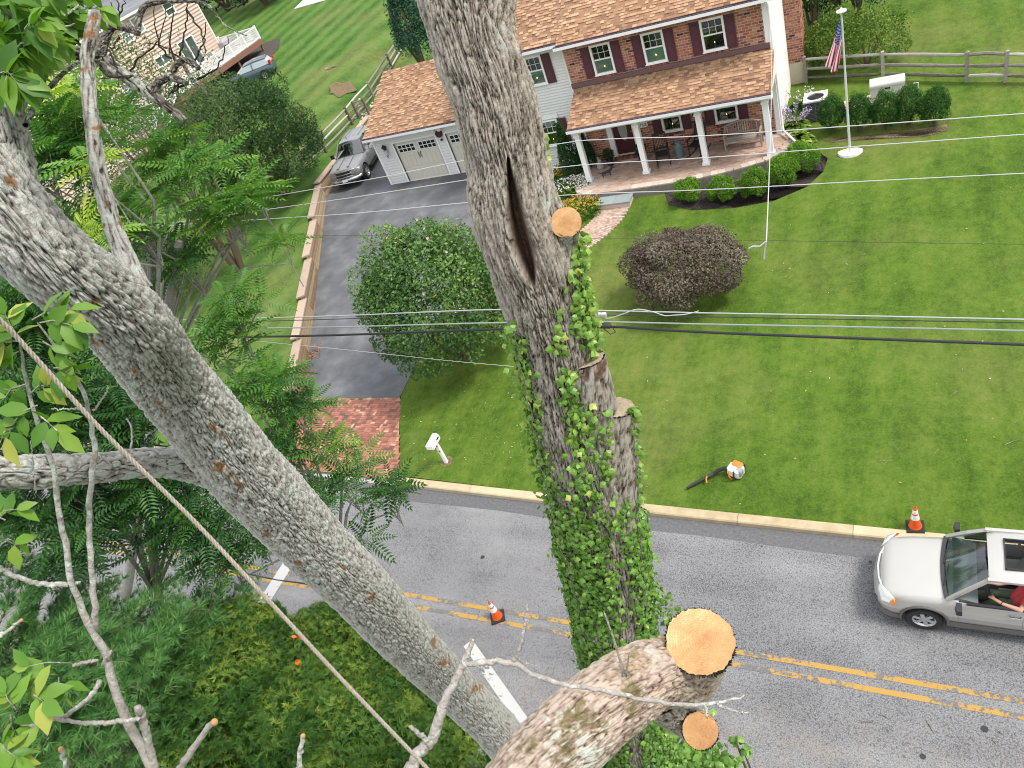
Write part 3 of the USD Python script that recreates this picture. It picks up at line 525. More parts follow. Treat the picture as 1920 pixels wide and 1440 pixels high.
solid(gar, 'corner_board', TRIM, GX0 - .03, GX0 + .09, GY - .02, GY + .08, GZ0 - .02, 4.1)
for gx0, gx1, z0, z1 in gd:
    n = group_node(gar, 'garage_door'); b = MB()
    b.box(gx0, gx1, GY + .10, GY + .14, z0, z1); b.build('door_panel', BEIGE, n)
    b = MB(); 
    for xa in (gx0 - .09, gx1): b.box(xa, xa + .09, GY - .02, GY + .12, z0, z1 + .02)
    b.box(gx0, gx1, GY - .018, GY + .12, z1 - .01, z1 + .08); b.build('casing', TRIM, n)
    w = (gx1 - gx0) / 2; rp = MB()
    for k in range(2):
        xa = gx0 + k * w
        for zz0, zz1, nn in ((z0 + .10, z0 + .68, 4), (z0 + .78, z0 + 1.50, 4)):
            for i in range(nn):
                q = xa + .10 + i * (w - .2) / nn; rp.box(q + .02, q + (w - .2) / nn - .02, GY + .085, GY + .099, zz0, zz1)
        fr = MB(); wa, wb, za, zz = xa + .14, xa + w - .14, z1 - .60, z1 - .20
        MB().box(wa, wb, GY + .09, GY + .098, za, zz).build('window_pane', plain('dark_pane', (.012, .013, .014), .12), n)
        for i in range(5): q = wa + (wb - wa) * i / 4; fr.box(q - .016, q + .016, GY + .075, GY + .0985, za - .015, zz + .015)
        for i in range(3): q = za + (zz - za) * i / 2; fr.box(wa, wb, GY + .076, GY + .097, q - .016, q + .016)
        fr.build('window_grille', TRIM, n)
    rp.build('raised_panels', BEIGE, n)
    for s in (-1, 1):
        xh = (gx0 + gx1) / 2 + s * .07; MB().tube([(xh + s * .01, GY + .08, z0 + 1.22), (xh - s * .02, GY + .05, z0 + 1.3), (xh - s * .02, GY + .05, z0 + 1.45), (xh + s * .02, GY + .08, z0 + 1.54)], .016, 6).build('pull_handle', BLACKM, n)
solid(gar, 'gable_fascia', TRIM, GX0 - .06, GX0 - .02, GY - .4, 36.6, 4.06, 4.16)
_h = house; house = gar
roof('garage_roof', -25.08, -17.36, 32.58, 4.36, 36.75, 6.15); gutter(-25.1, -17.4, 32.58, 4.33)
house = _h
MB().add([(x, y, z) for x in (-25.05, -17.4) for y, z in ((36.75, 6.14), (40.7, 4.4), (40.7, 4.25), (36.75, 5.9))], [[0, 4, 5, 1], [0, 1, 2, 3], [4, 7, 6, 5]]).build('rear_roof', ROOF, gar)
MB().add([(-24.9, GY, 4.05), (-24.9, 36.75, 5.95), (-24.9, 40.2, 4.2)], [[0, 1, 2]]).build('gable_wall', SIDING, gar)
solid(gar, 'soffit', TRIM, -25.05, -17.4, 32.6, 33.05, 4.12, 4.18)
# lantern, round wall ornament, security light
n = group_node(gar, 'wall_lantern'); b = MB(); b.lathe([(0, .0), (.02, .02), (.12, .16), (.15, .2), (.06, .28), (.02, .34), (0, .36)], (-24.24, 32.84, 3.42), 8).build('lantern_top', BLACKM, n)
MB().lathe([(.03, 0), (.09, .06), (.11, .3), (.0, .3)], (-24.24, 32.84, 3.14), 8).build('lantern_glass', plain('lantern_glass_grey', (.45, .47, .5), .2), n); MB().tube([(-24.24, 32.98, 3.5), (-24.24, 32.9, 3.1), (-24.24, 32.84, 3.02), (-24.24, 32.84, 3.14)], .025, 6).build('lantern_arm', BLACKM, n)
MB().lathe([(0, 0), (.10, .03), (.19, .035), (.2, .0), (.2, -.03)], (-20.80, 32.94, 3.72), 20, axis=(0, -1, 0)).build('round_ornament', plain('dark_red', (.07, .008, .015), .4), gar)
MB().beam((-20.78, 32.9, 3.44), (-20.7, 32.9, 3.38), .1, .08).build('lamp_bracket', BLACKM, gar)
n = group_node(gar, 'security_light'); 
for s in (-1, 1): MB().lathe([(0, 0), (.06, .02), (.09, .14), (.0, .13)], (-20.80 + s * .14, 32.86, 4.02), 10, axis=(s * .6, -1, -.3)).build('flood_lamp', TRIM, n)
MB().box(-20.87, -20.73, 32.88, 32.97, 3.94, 4.06).build('light_base', TRIM, n)
# ================================================================ THE TREES IN FRONT
from scipy.interpolate import PchipInterpolator
def sight(rows):
    """(px, py, half width in px, distance) -> points and radii"""
    a = np.array(rows, float); return np.array([at(x, y, d) for x, y, _, d in a]), a[:, 2] * a[:, 3] / FPX
def smooth_path(P, r, n):
    s = np.r_[0, np.cumsum(np.linalg.norm(np.diff(P, axis=0), axis=1))]; q = np.linspace(0, s[-1], n)
    return PchipInterpolator(s, P)(q), PchipInterpolator(s, r)(q), q
def frames(p):
    t = unit(np.gradient(p, axis=0)); q = np.array([1.0, 0, 0]) if abs(t[0, 0]) < .8 else np.array([0, 1.0, 0]); A = np.zeros_like(p)
    for i in range(len(p)): q = q - t[i] * (q @ t[i]); q = unit(q); A[i] = q
    return A, np.cross(t, A), t
def bark_tube(P, r, ns, nt, amp=.02, fw=.05, fl=.25, seed=0, lump=.03, extra=None, capend=True):
    """a trunk whose bark furrows are geometry: returns verts, faces, tone (0 in a furrow, 1 on a ridge), pixel masks left to extra"""
    p, rr, s = smooth_path(np.asarray(P), np.asarray(r), 4000); w_ = np.clip(np.linalg.norm(p - CAM, axis=1), 1.5, 14); k_ = np.r_[0, np.cumsum(np.diff(s) / w_[1:])]; s = np.interp(np.linspace(0, k_[-1], ns), k_, s); s0 = np.linspace(0, s[-1], 4000); p, rr = np.stack([np.interp(s, s0, p[:, i]) for i in range(3)], 1), np.interp(s, s0, rr); A, B, t = frames(p); c_ = CAM - p[len(p) // 2]; u = np.arange(nt) * 2 * np.pi / nt; th = u - .72 * np.sin(u) + math.atan2(c_ @ B[len(p) // 2], c_ @ A[len(p) // 2])
    N = np.cos(th)[None, :, None] * A[:, None] + np.sin(th)[None, :, None] * B[:, None]
    rm = rr[:, None] * np.ones(nt)
    q = np.stack([rm * np.cos(th), rm * np.sin(th), s[:, None] * np.ones(nt)], -1)
    big = fbm(q / [.22, .22, .5] + 7.1 * seed, 3, seed)
    w = (fbm(q / [fw * 2, fw * 2, fl] + 3.3, 2, seed + 5) - .5) * 1.1
    def fur(k, f, l): n = fbm(q / [f, f, l] + w[..., None] + k * 11.7, 2, seed + k); return np.exp(-((n - .5) / .062) ** 2)
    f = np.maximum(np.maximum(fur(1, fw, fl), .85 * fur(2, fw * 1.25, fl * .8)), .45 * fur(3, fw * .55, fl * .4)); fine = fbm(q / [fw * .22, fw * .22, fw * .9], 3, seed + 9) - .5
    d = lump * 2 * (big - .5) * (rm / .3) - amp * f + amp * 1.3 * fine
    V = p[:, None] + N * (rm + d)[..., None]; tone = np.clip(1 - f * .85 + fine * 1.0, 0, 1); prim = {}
    if extra: V, tone, prim = extra(V, N, tone, prim, q)
    i, j = np.meshgrid(np.arange(ns - 1), np.arange(nt), indexing='ij'); k = (j + 1) % nt
    F = np.stack([i * nt + j, i * nt + k, (i + 1) * nt + k, (i + 1) * nt + j], -1).reshape(-1, 4); F = np.vstack([F[:, :3], F[:, [0, 2, 3]]])
    return V.reshape(-1, 3), F, tone.ravel(), {k2: v.ravel() for k2, v in prim.items()}, (p, rr, A, B, t)
def bark_mat(name, furrow, mid, ridge, lichen, amount, lscale=9.0, spots=None, spot_amount=1.0, moss=None, moss_amount=.6, dark=.68):
    nd = {'g': ('geometry', {}), 'a': ('attribute', {'attribute': 'tone'}), 'n': ('noise_texture', {'scale': 34, 'detail': 6, 'roughness': .8}), 'ad': ('math', {'math_type': 'multiply_add', 'value2': 1.3}), 'sb': ('math', {'math_type': 'subtract', 'value2': dark}),
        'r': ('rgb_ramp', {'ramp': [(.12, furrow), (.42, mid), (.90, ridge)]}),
        'l': ('noise_texture', {'scale': lscale, 'detail': 6, 'roughness': .68}), 'lb': ('noise_texture', {'scale': 2.6, 'detail': 4}), 'ls': ('math', {'math_type': 'multiply_add', 'value2': .5}), 'lt': ('math', {'math_type': 'multiply_add', 'value2': .22}),
        'lm': ('map_range', {'from_min': amount, 'from_max': amount + .07, 'to_max': .85, 'clamp': True}), 'lc': ('noise_texture', {'scale': 60, 'detail': 2}), 'lr': ('rgb_ramp', {'ramp': [(.3, np.array(lichen) * .72), (.7, lichen)]}), 'm1': ('mix_color', {}),
        'h': ('attribute', {'attribute': 'spot'}), 'hn': ('noise_texture', {'scale': 40, 'detail': 4}), 'hr': ('rgb_ramp', {'ramp': [(.3, np.array(spots or (.3, .16, .08)) * .45), (.7, spots or (.3, .16, .08))]}), 'm2': ('mix_color', {}),
        'p': ('principled_bsdf', {'roughness': .92, 'specular_ior_level': .15}), 'bp': ('bump', {'strength': .9, 'distance': .012}), 'bn': ('noise_texture', {'scale': 85, 'detail': 4, 'roughness': .7})}
    ln = [('g.position', f'{k}.vector') for k in ('n', 'l', 'lb', 'lc', 'hn', 'bn')] + [('n.fac', 'ad.value1'), ('a.fac', 'ad.value3'), ('ad.value', 'sb.value1'), ('sb.value', 'r.fac'), ('lb.fac', 'ls.value1'), ('l.fac', 'ls.value3'), ('a.fac', 'lt.value1'), ('ls.value', 'lt.value3'), ('lt.value', 'lm.value'),
        ('lc.fac', 'lr.fac'), ('r.color', 'm1.a'), ('lr.color', 'm1.b'), ('lm.result', 'm1.fac'), ('hn.fac', 'hr.fac'), ('m1.result', 'm2.a'), ('hr.color', 'm2.b'), ('h.fac', 'm2.fac'), ('bn.fac', 'bp.height'), ('bp.normal', 'p.normal')]
    last = 'm2.result'
    if moss:
        nd |= {'o': ('noise_texture', {'scale': 5, 'detail': 5, 'roughness': .65}), 'om': ('map_range', {'from_min': moss_amount, 'from_max': moss_amount + .08, 'to_max': .8, 'clamp': True}), 'm3': ('mix_color', {'b': moss})}
        ln += [('g.position', 'o.vector'), ('o.fac', 'om.value'), ('om.result', 'm3.fac'), ('r.color', 'm3.a')]; ln = [(a, b) for a, b in ln if (a, b) != ('r.color', 'm1.a')] + [('m3.result', 'm1.a')]
    ln.append((last, 'p.base_color'))
    return usdkit.material(stage, LK + name, nd, ln, surface='p.BSDF')
BARKA = bark_mat('furrowed_bark', (.034, .027, .021), (.215, .183, .150), (.40, .36, .31), (.40, .43, .38), 1.04, spots=(.17, .105, .072), dark=.64)
BARKD = bark_mat('dark_lichen_bark', (.03, .025, .02), (.095, .08, .068), (.20, .185, .165), (.42, .46, .38), .96, 12)
BARKB = bark_mat('pale_bark', (.05, .043, .037), (.31, .29, .262), (.49, .475, .445), (.54, .575, .535), .95, 18, spots=(.40, .215, .105), dark=.57)
BARKC = bark_mat('lichen_bark', (.03, .022, .017), (.27, .20, .155), (.47, .38, .31), (.54, .57, .50), .95, 6.0, spots=(.55, .40, .26), moss=(.115, .095, .028), moss_amount=.55, dark=.52)
TWIG = bark_mat('twig_bark', (.10, .085, .072), (.33, .30, .27), (.50, .475, .445), (.60, .62, .57), .88, 45)
OLDW = ramp_mat('weathered_cut_wood', [(0, (.13, .10, .07)), (.5, (.27, .215, .15)), (1, (.42, .35, .25))], .9, scale=60, noise_w=.9, bump=.6, bump_scale=60)
WOOD = ramp_mat('cut_wood', [(0, (.20, .095, .04)), (.35, (.34, .175, .072)), (.7, (.45, .26, .115)), (1, (.58, .41, .22))], .85, scale=110, noise_w=.55, bump=.3, bump_scale=90, attr='tone')
def blobs(V, spots, noise_scale=14.0):
    """soft masks round sightings, broken up by noise"""
    x, y, d = pix(V.reshape(-1, 3)); m = np.zeros(len(x))
    for px, py, ra, rb, ang in spots:
        c, s = math.cos(math.radians(ang)), math.sin(math.radians(ang)); u, w = (x - px) * c + (y - py) * s, -(x - px) * s + (y - py) * c
        m = np.maximum(m, np.clip(1.6 - np.hypot(u / ra, w / rb) * 1.3, 0, 1))
    n = fbm(V.reshape(-1, 3) * noise_scale, 3, 3); return (np.clip((m + (n - .5) * 2.6 - .62) * 2.5, 0, 1) * (m > .01)).reshape(V.shape[:-1])
def cut_disc(parent, name, c, nrm, rx, tone0=.55, seed=0, squash=.94, jag=.04, m=None):
    """a sawn face with its growth rings"""
    z = unit(nrm); x = unit(np.cross([0, 0, 1.0], z)); y = np.cross(z, x); nr, nt = 44, 96; th = np.arange(nt) * 2 * np.pi / nt; rad = np.linspace(0, 1, nr)[:, None] * np.ones(nt)
    wob = 1 + .05 * (fbm(np.stack([np.cos(th), np.sin(th), 0 * th + seed], -1) * 1.3, 2, seed) - .5) * 2 + jag * (noise(np.stack([np.cos(th) * 16, np.sin(th) * 16, 0 * th + seed], -1), seed) - .5)
    off = np.array([.08, -.05]); px_, py_ = rad * np.cos(th) * rx, rad * np.sin(th) * rx * squash
    ring = np.hypot(px_ / rx - off[0] * (1 - rad), py_ / rx - off[1] * (1 - rad)); nz = fbm(np.stack([px_ * 30, py_ * 30, 0 * px_ + seed], -1), 3, seed)
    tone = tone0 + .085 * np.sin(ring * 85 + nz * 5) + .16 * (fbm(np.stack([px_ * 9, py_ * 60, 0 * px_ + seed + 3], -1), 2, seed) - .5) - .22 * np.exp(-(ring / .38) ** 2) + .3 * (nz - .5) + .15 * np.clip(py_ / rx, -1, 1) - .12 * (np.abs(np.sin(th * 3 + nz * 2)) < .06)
    V = c + (px_ * wob)[..., None] * x + (py_ * wob)[..., None] * y + z * (.004 * (nz - .5))[..., None]
    i, j = np.meshgrid(np.arange(nr - 1), np.arange(nt), indexing='ij'); k = (j + 1) % nt
    F = np.stack([i * nt + j, (i + 1) * nt + j, (i + 1) * nt + k, i * nt + k], -1).reshape(-1, 4); F = np.vstack([F[:, :3], F[:, [0, 2, 3]]])
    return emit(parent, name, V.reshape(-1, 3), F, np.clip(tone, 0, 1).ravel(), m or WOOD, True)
def torn_rim(parent, c, nrm, r, m, seed=0, n=84):
    """broken bark standing out round a sawn face"""
    rng = np.random.default_rng(seed); z = unit(nrm); x = unit(np.cross([0, 0, 1.0], z)); y = np.cross(z, x); b = MB()
    for a in np.arange(n) * 2 * np.pi / n + rng.normal(0, .015, n):
        d, s = np.cos(a) * x + np.sin(a) * y, -np.sin(a) * x + np.cos(a) * y; w, L = r * rng.uniform(.025, .055), r * rng.uniform(.02, .11)
        b.add([c + d * r * .94 + s * w - z * .002, c + d * r * .94 - s * w - z * .002, c + d * (r + L) + s * w * rng.uniform(-.5, .5) - z * rng.uniform(.0, .012), c + d * r * .98 - z * .05], [[0, 1, 2], [0, 2, 3], [1, 3, 2]], rng.uniform(.0, .35))
    b.build('torn_bark', m, parent)
BASE = {}
def tree_a():
    rows = [(845, -150, 95, 5.45), (875, 0, 91, 5.6), (897, 100, 80, 5.68), (930, 200, 80, 5.8), (951, 300, 80, 5.95), (968, 400, 88, 6.1), (1002, 500, 87, 6.3), (1034, 600, 77, 6.55), (1053, 700, 70, 6.85), (1078, 800, 77, 7.15), (1105, 900, 78, 7.5), (1124, 1000, 81, 7.95), (1141, 1100, 75, 8.5), (1153, 1200, 69, 9.1)]
    P, r = sight(rows); P = np.vstack([P, [(-3.42, 4.15, 5.0), (-3.5, 3.98, 2.2), (-3.55, 3.9, .5), (-3.55, 3.85, -.15)]]); r = np.r_[r, .47, .5, .62, .78]
    hol_y = np.array([296, 330, 380, 420, 470, 505, 538]); hol_x = np.array([953, 957, 965, 971, 982, 992, 1000]); hol_w = np.array([2, 6, 13, 17, 19, 13, 3])
    burl, stub = at(978, 92, 5.42), at(1045, 455, 6.05)
    def extra(V, N, tone, prim, q):
        sh = V.shape; x, y, d = (a.reshape(sh[:2]) for a in pix(V.reshape(-1, 3))); facing = ((N * unit(CAM - V)).sum(-1) > .25)
        u = np.abs(x - np.interp(y, hol_y, hol_x)) / np.interp(y, hol_y, hol_w); inside = facing & (y > 296) & (y < 538); m = np.clip((1.12 - u) * 3.2, 0, 1) * inside
        lip = np.exp(-((u - 1.7) / .7) ** 2) * inside * (1 - m)
        g = np.exp(-(np.linalg.norm(V - burl, axis=-1) / .13) ** 2) * .10 + np.exp(-(np.linalg.norm(V - stub, axis=-1) / .22) ** 2) * .05
        V = V + N * (g + lip * .022 - m * (.20 + .10 * (fbm(q / [.03, .03, .4], 2, 8) - .5)))[..., None]; prim['spot'] = np.clip(m * 1.5, 0, 1); tone = np.where(m > .3, fbm(q / [.01, .01, .3], 2, 4), tone)
        smoothb = np.exp(-((u - 2.2) / 1.6) ** 2) * inside; tone = tone * (1 - .5 * smoothb) + .55 * .5 * smoothb
        return V, tone, prim
    t = thing('ivy_clad_trunk', 'tall furrowed grey brown trunk in mid picture with a long dark hollow', 'tree', (-3.55, 3.85, 0))
    V, F, tone, pr, fr = bark_tube(P, r, 820, 230, .021, .026, .40, 1, .035, extra)
    emit(t, 'trunk', V, F, tone, BARKA, True, prims=pr)
    # sawn side limbs
    def stubby(name, rows, ns=80, nt=70, disc=True, tone0=.6, seed=1, tilt=None, amp=.016, spots=(), wood=None):
        P, r = sight(rows); V, F, tn, _, f = bark_tube(P, r, ns, nt, amp, .05, .22, seed + 20, .02, lambda V, N, tone, prim, q: (V, tone, {'spot': blobs(V, spots) if spots else np.zeros(V.shape[:2])}))
        n = emit(t, name, V, F, tn, BARKA, True, prims=_)
        if disc and not wood: torn_rim(t, f[0][-1] + f[4][-1] * .009, f[4][-1] if tilt is None else tilt, r[-1], BARKD, seed, 60)
        if disc: cut_disc(t, 'sawn_face', f[0][-1] + f[4][-1] * .012, f[4][-1] if tilt is None else tilt, r[-1] * (.97 if wood else 1.02), tone0, seed, .95, .12 if wood else .04, wood)
    stubby('side_limb', [(1020, 540, 55, 6.4), (1038, 485, 44, 6.3), (1052, 448, 34, 6.1), (1061, 418, 29, 5.86)], seed=2, tilt=unit(CAM - at(1060, 418, 5.9)) + [.25, 0, .25])
    stubby('side_limb', [(1125, 1080, 52, 8.3), (1122, 900, 54, 7.4), (1112, 800, 50, 7.02), (1106, 735, 46, 6.8), (1092, 672, 44, 6.62)], seed=3, tone0=.6, wood=OLDW, spots=[(1110, 690, 34, 34, 0)])
    stubby('side_limb', [(1150, 1150, 46, 8.7), (1154, 1000, 50, 7.8), (1155, 900, 46, 7.4), (1155, 830, 42, 7.15), (1153, 765, 38, 6.95)], seed=4, tone0=.6, wood=OLDW, spots=[(1165, 765, 26, 22, 0)])
    return t, P, r, fr
A_T, A_P, A_r, A_fr = tree_a()
def tree_b():
    rows = [(-330, 20, 82, 2.4), (-190, 160, 84, 2.38), (-70, 300, 78, 2.4), (55, 445, 79, 2.55), (199, 572, 79, 2.88), (329, 727, 72, 3.65), (489, 916, 70, 4.45), (682, 1114, 57, 5.6), (759, 1197, 50, 6.4), (858, 1297, 42, 7.7), (957, 1403, 41, 8.9)]
    P, r = sight(rows); P = np.vstack([P, [(-4.35, 2.75, 5.6), (-4.5, 2.6, 2.4), (-4.55, 2.55, .4), (-4.55, 2.5, -.15)]]); r = np.r_[r, .29, .33, .42, .55]
    spots = [(412, 812, 32, 8, 40), (420, 880, 30, 14, 40), (445, 905, 20, 10, 45), (178, 640, 26, 5, 55), (185, 575, 22, 6, 50), (170, 690, 16, 4, 55), (893, 1290, 9, 16, 80), (695, 1117, 14, 10, 0), (815, 1205, 14, 10, 60), (832, 1242, 10, 14, 80), (497, 1000, 14, 8, 40), (560, 1056, 10, 6, 40), (300, 760, 30, 4, 50), (255, 700, 22, 4, 50), (640, 1060, 12, 5, 45), (20, 340, 20, 10, 40)]
    t = thing('leaning_trunk', 'pale lichen grey tree trunk leaning across the picture from lower middle to upper left', 'tree', (-4.55, 2.5, 0))
    ex = lambda V, N, tone, prim, q: (V, tone, {'spot': blobs(V, spots, 22)})
    V, F, tone, pr, fr = bark_tube(P, r, 1100, 180, .014, .020, .12, 2, .018, ex); emit(t, 'trunk', V, F, tone, BARKB, True, prims=pr)
    zero = lambda V, N, tone, prim, q: (V, tone, {'spot': np.zeros(V.shape[:2])})
    def limb(name, rows, amp=.008, fw=.028, fl=.1, mat=BARKB, sp=None, ns=None, nt=48, seed=5, label=None):
        P, r = sight(rows); L = np.linalg.norm(np.diff(P, axis=0), axis=1).sum(); V, F, tn, pr, f = bark_tube(P, r, ns or int(60 + L * 110), nt, amp, fw, fl, seed, .012, (lambda V, N, tone, prim, q: (V, tone, {'spot': blobs(V, sp, 25)})) if sp else zero)
        v2 = np.vstack([V, f[0][-1]]); m = len(V); j = np.arange(nt); F = np.vstack([F, np.stack([np.full(nt, m), m - nt + j, m - nt + (j + 1) % nt], 1)]); pr = {k: np.r_[v, .6] for k, v in pr.items()}
        return emit(t, name, v2, F, np.r_[tn, .6], mat, True, prims=pr, label=label)
    limb('limb', [(400, 872, 48, 4.3), (345, 868, 35, 4.15), (290, 867, 29, 3.98), (150, 880, 31, 3.6), (0, 887, 35, 3.25), (-150, 890, 36, 3.0)], .009, .04, .12, nt=90, label='pale level limb leaving the trunk towards the left edge')
    limb('limb', [(35, 380, 46, 2.75), (22, 300, 40, 2.8), (8, 220, 38, 2.85), (-2, 130, 37, 2.95), (-8, 40, 36, 3.05), (-10, -100, 35, 3.2)], .009, .026, .14, nt=80, seed=15, label='upright grey leader at the left edge rising from the leaning trunk')
    limb('dead_stub', [(262, 545, 26, 3.02), (233, 480, 20, 3.0), (200, 383, 16, 3.0), (181, 300, 15, 3.0), (173, 233, 14, 3.0), (164, 133, 14, 3.0), (169, 75, 13, 3.0), (178, 24, 12, 3.0)], .005, .03, .3, seed=6, sp=[(172, 60, 22, 60, 90), (168, 130, 8, 40, 90), (185, 240, 8, 26, 90), (215, 420, 7, 40, 80), (200, 385, 10, 12, 0), (178, 30, 14, 20, 0)], label='upright broken stub half stripped of its bark')
    limb('dark_limb', [(-60, 40, 20, 2.9), (10, 75, 15, 3.4), (75, 90, 13, 3.7), (150, 102, 14, 3.9), (187, 108, 14, 4.0), (250, 152, 13.5, 4.0), (290, 182, 11, 4.0), (320, 205, 9.5, 4.0), (347, 228, 6, 4.0)], .011, .035, .1, BARKD, seed=7, label='dark furrowed limb with a broken end over the far house')
    for k, rows in enumerate(([(187, 108, 15, 4.0), (196, 75, 11, 4.0), (213, 48, 10, 3.98), (235, 51, 10, 3.96), (260, 62, 8, 3.94)], [(258, 60, 8, 3.94), (262, 28, 8, 3.95), (275, 9, 7, 3.96), (305, 3, 6, 3.97), (345, 2, 5, 3.98), (372, 3, 5, 3.98), (395, 14, 3.5, 3.98), (407, 30, 3, 3.98), (422, 47, 2.6, 3.98), (440, 58, 2, 3.98), (463, 67, 1.3, 3.98)],
        [(290, 178, 11, 4.0), (300, 152, 10, 3.98), (318, 144, 10, 3.97), (336, 150, 8, 3.96), (350, 157, 6, 3.95)], [(322, 148, 8, 3.97), (330, 122, 8, 3.97), (345, 112, 8, 3.96), (360, 118, 7.5, 3.95), (373, 129, 6.5, 3.94)], [(345, 122, 5.5, 3.95), (358, 145, 4.5, 3.95), (372, 160, 3.6, 3.95), (390, 177, 2.4, 3.95)])):
        limb('lichen_branch', [(x, y, h * .85, d) for x, y, h, d in rows], .006, .016, .04, BARKD, nt=30, seed=8 + k)
    limb('dark_branch', [(48, 235, 6, 2.6), (72, 190, 5.5, 2.9), (104, 152, 5, 3.2), (146, 117, 4, 3.6)], .003, .02, .1, BARKD, nt=14)
    tw = [[(245, 135), (262, 108), (290, 86), (305, 55), (312, 18)], [(320, 110), (300, 85), (292, 55), (290, 15)], [(335, 105), (345, 70), (352, 25), (349, -10)], [(330, 120), (318, 75), (325, 35), (322, 0)], [(215, 50), (228, 20), (235, -10)], [(205, 60), (212, 30), (207, 0)], [(225, 50), (222, 20), (226, -20)], [(350, 20), (375, 55), (385, 90), (372, 130)], [(340, 110), (315, 92), (270, 82)], [(420, 20), (455, 5), (478, -10)], [(405, 20), (412, 0), (416, -20)], [(200, 90), (215, 120), (222, 160)], [(225, 70), (212, 90), (224, 115)], [(360, 118), (372, 100), (384, 70), (386, 42)], [(336, 150), (320, 175), (316, 182)], [(190, 130), (215, 145), (250, 140), (228, 143), (185, 146)], [(372, 150), (400, 130), (418, 108), (425, 70)], [(350, 155), (325, 172), (310, 182)]]
    for w in tw:
        p, r = sight([(x, y, np.interp(i, [0, len(w) - 1], [2.2, .8]), 4.0 - .03 * i) for i, (x, y) in enumerate(w)]); p, r, _ = smooth_path(p, r, 14); MB().tube(p + RNG.normal(0, .004, p.shape), r, 5, tone=.2).build('twig', BARKD, t, smooth=True)
    return t
B_T = tree_b()
def tree_c():
    t = thing('sawn_limb', 'lichen covered limb with two fresh sawn ends crossing the lower middle of the picture', 'tree', (-3.9, .9, 0))
    P, r = sight([(930, 1560, 90, 2.72), (1030, 1420, 79, 2.78), (1110, 1342, 76, 2.86), (1190, 1282, 71, 2.98), (1245, 1262, 64, 3.15), (1285, 1268, 58, 3.3), (1300, 1238, 60, 3.2), (1312, 1203, 63, 3.03)])
    P = np.vstack([[(-3.9, .9, -.15), (-3.85, .85, 2.0), (-3.5, .3, 7.0), (-2.9, -.1, 10.5), (-2.1, .3, 12.3)], P]); r = np.r_[.6, .45, .33, .24, .2, r]
    chips = [(1200, 1195, 60, 40, -40), (1150, 1215, 70, 26, -35), (1245, 1170, 40, 24, -30), (1110, 1245, 40, 16, -30), (1320, 1300, 26, 14, 0), (1180, 1230, 60, 40, -30)]
    ex = lambda V, N, tone, prim, q: (V, tone, {'spot': np.clip((noise(V.reshape(-1, 3) * 95, 2) - .50) * 9, 0, 1).reshape(V.shape[:2]) * np.clip(blobs(V, chips, 9) + .0, 0, 1)})
    V, F, tone, pr, fr = bark_tube(P, r, 800, 150, .008, .021, .09, 3, .02, ex); emit(t, 'limb', V, F, tone, BARKC, True, prims=pr)
    nz_ = unit(CAM - P[-1]) + np.array([.05, .25, .22]); torn_rim(t, fr[0][-1] + fr[4][-1] * .010, nz_, r[-1], BARKD, 1)
    cut_disc(t, 'sawn_face', fr[0][-1] + fr[4][-1] * .012, unit(CAM - P[-1]) + np.array([.05, .25, .22]), r[-1] * 1.0, .66, 5, .97, .07)
    P2, r2 = sight([(1225, 1290, 52, 3.2), (1268, 1330, 42, 3.45), (1292, 1350, 37, 3.42), (1313, 1369, 34, 3.28)]); V, F, tone, pr, f2 = bark_tube(P2, r2, 160, 120, .010, .035, .1, 4, .02, lambda V, N, tone, prim, q: (V, tone, {'spot': np.zeros(V.shape[:2])}))
    emit(t, 'second_limb', V, F, tone, BARKA, True, prims=pr); torn_rim(t, f2[0][-1] + f2[4][-1] * .006, unit(CAM - P2[-1]) + np.array([.1, .1, .15]), r2[-1], BARKD, 2, 60); cut_disc(t, 'sawn_face', f2[0][-1] + f2[4][-1] * .008, unit(CAM - P2[-1]) + np.array([.1, .1, .15]), r2[-1] * .99, .52, 8, .95, .05)
    for w in ([(1175, 1285), (1162, 1235), (1148, 1190), (1132, 1146)], [(1172, 1280), (1176, 1250), (1180, 1222)]):
        p, q = sight([(x, y, np.interp(i, [0, len(w) - 1], [3, 1.4]), 2.85 - .05 * i) for i, (x, y) in enumerate(w)]); MB().tube(p, q, 6, tone=.4).build('shoot', TWIG, t, smooth=True)
    return t
C_T = tree_c()
# ---------------------------------------------------------------- ivy
IVY = ramp_mat('ivy_leaf', [(0, (.04, .10, .018)), (.4, (.11, .235, .036)), (.75, (.21, .35, .06)), (1, (.38, .46, .10))], .38, tone_w=1, noise_w=.15, spec=.45, translucent=.18)
IVYT = np.array([[0, 0, 0], [.28, .40, -.06], [.52, .50, -.12], [.62, .28, -.02], [1.0, 0, -.12], [.62, -.28, -.02], [.52, -.50, -.12], [.28, -.40, -.06], [.45, 0, .07]], float); IVYF = np.array([[8, i, (i + 1) % 8] for i in range(8)])
def place(T, pos, d, nrm, size):
    """template (k,3): x along the leaf, y across, z up -> (n,k,3)"""
    d = unit(d); n = unit(nrm - d * (nrm * d).sum(-1, keepdims=True)); y = np.cross(n, d); T = np.asarray(T, float)
    return pos[:, None] + np.broadcast_to(size, len(pos))[:, None, None] * (T[None, :, 0:1] * d[:, None] + T[None, :, 1:2] * y[:, None] + T[None, :, 2:3] * n[:, None])
def leaves(parent, name, T, F, pos, d, nrm, size, tone, m, smooth=False, kind='stuff'):
    V = place(T, pos, d, nrm, size); n, k = V.shape[:2]
    return emit(parent, name, V.reshape(-1, 3), (np.asarray(F)[None] + (np.arange(n) * k)[:, None, None]).reshape(-1, 3), np.repeat(np.broadcast_to(tone, n), k), m, smooth, kind=kind)
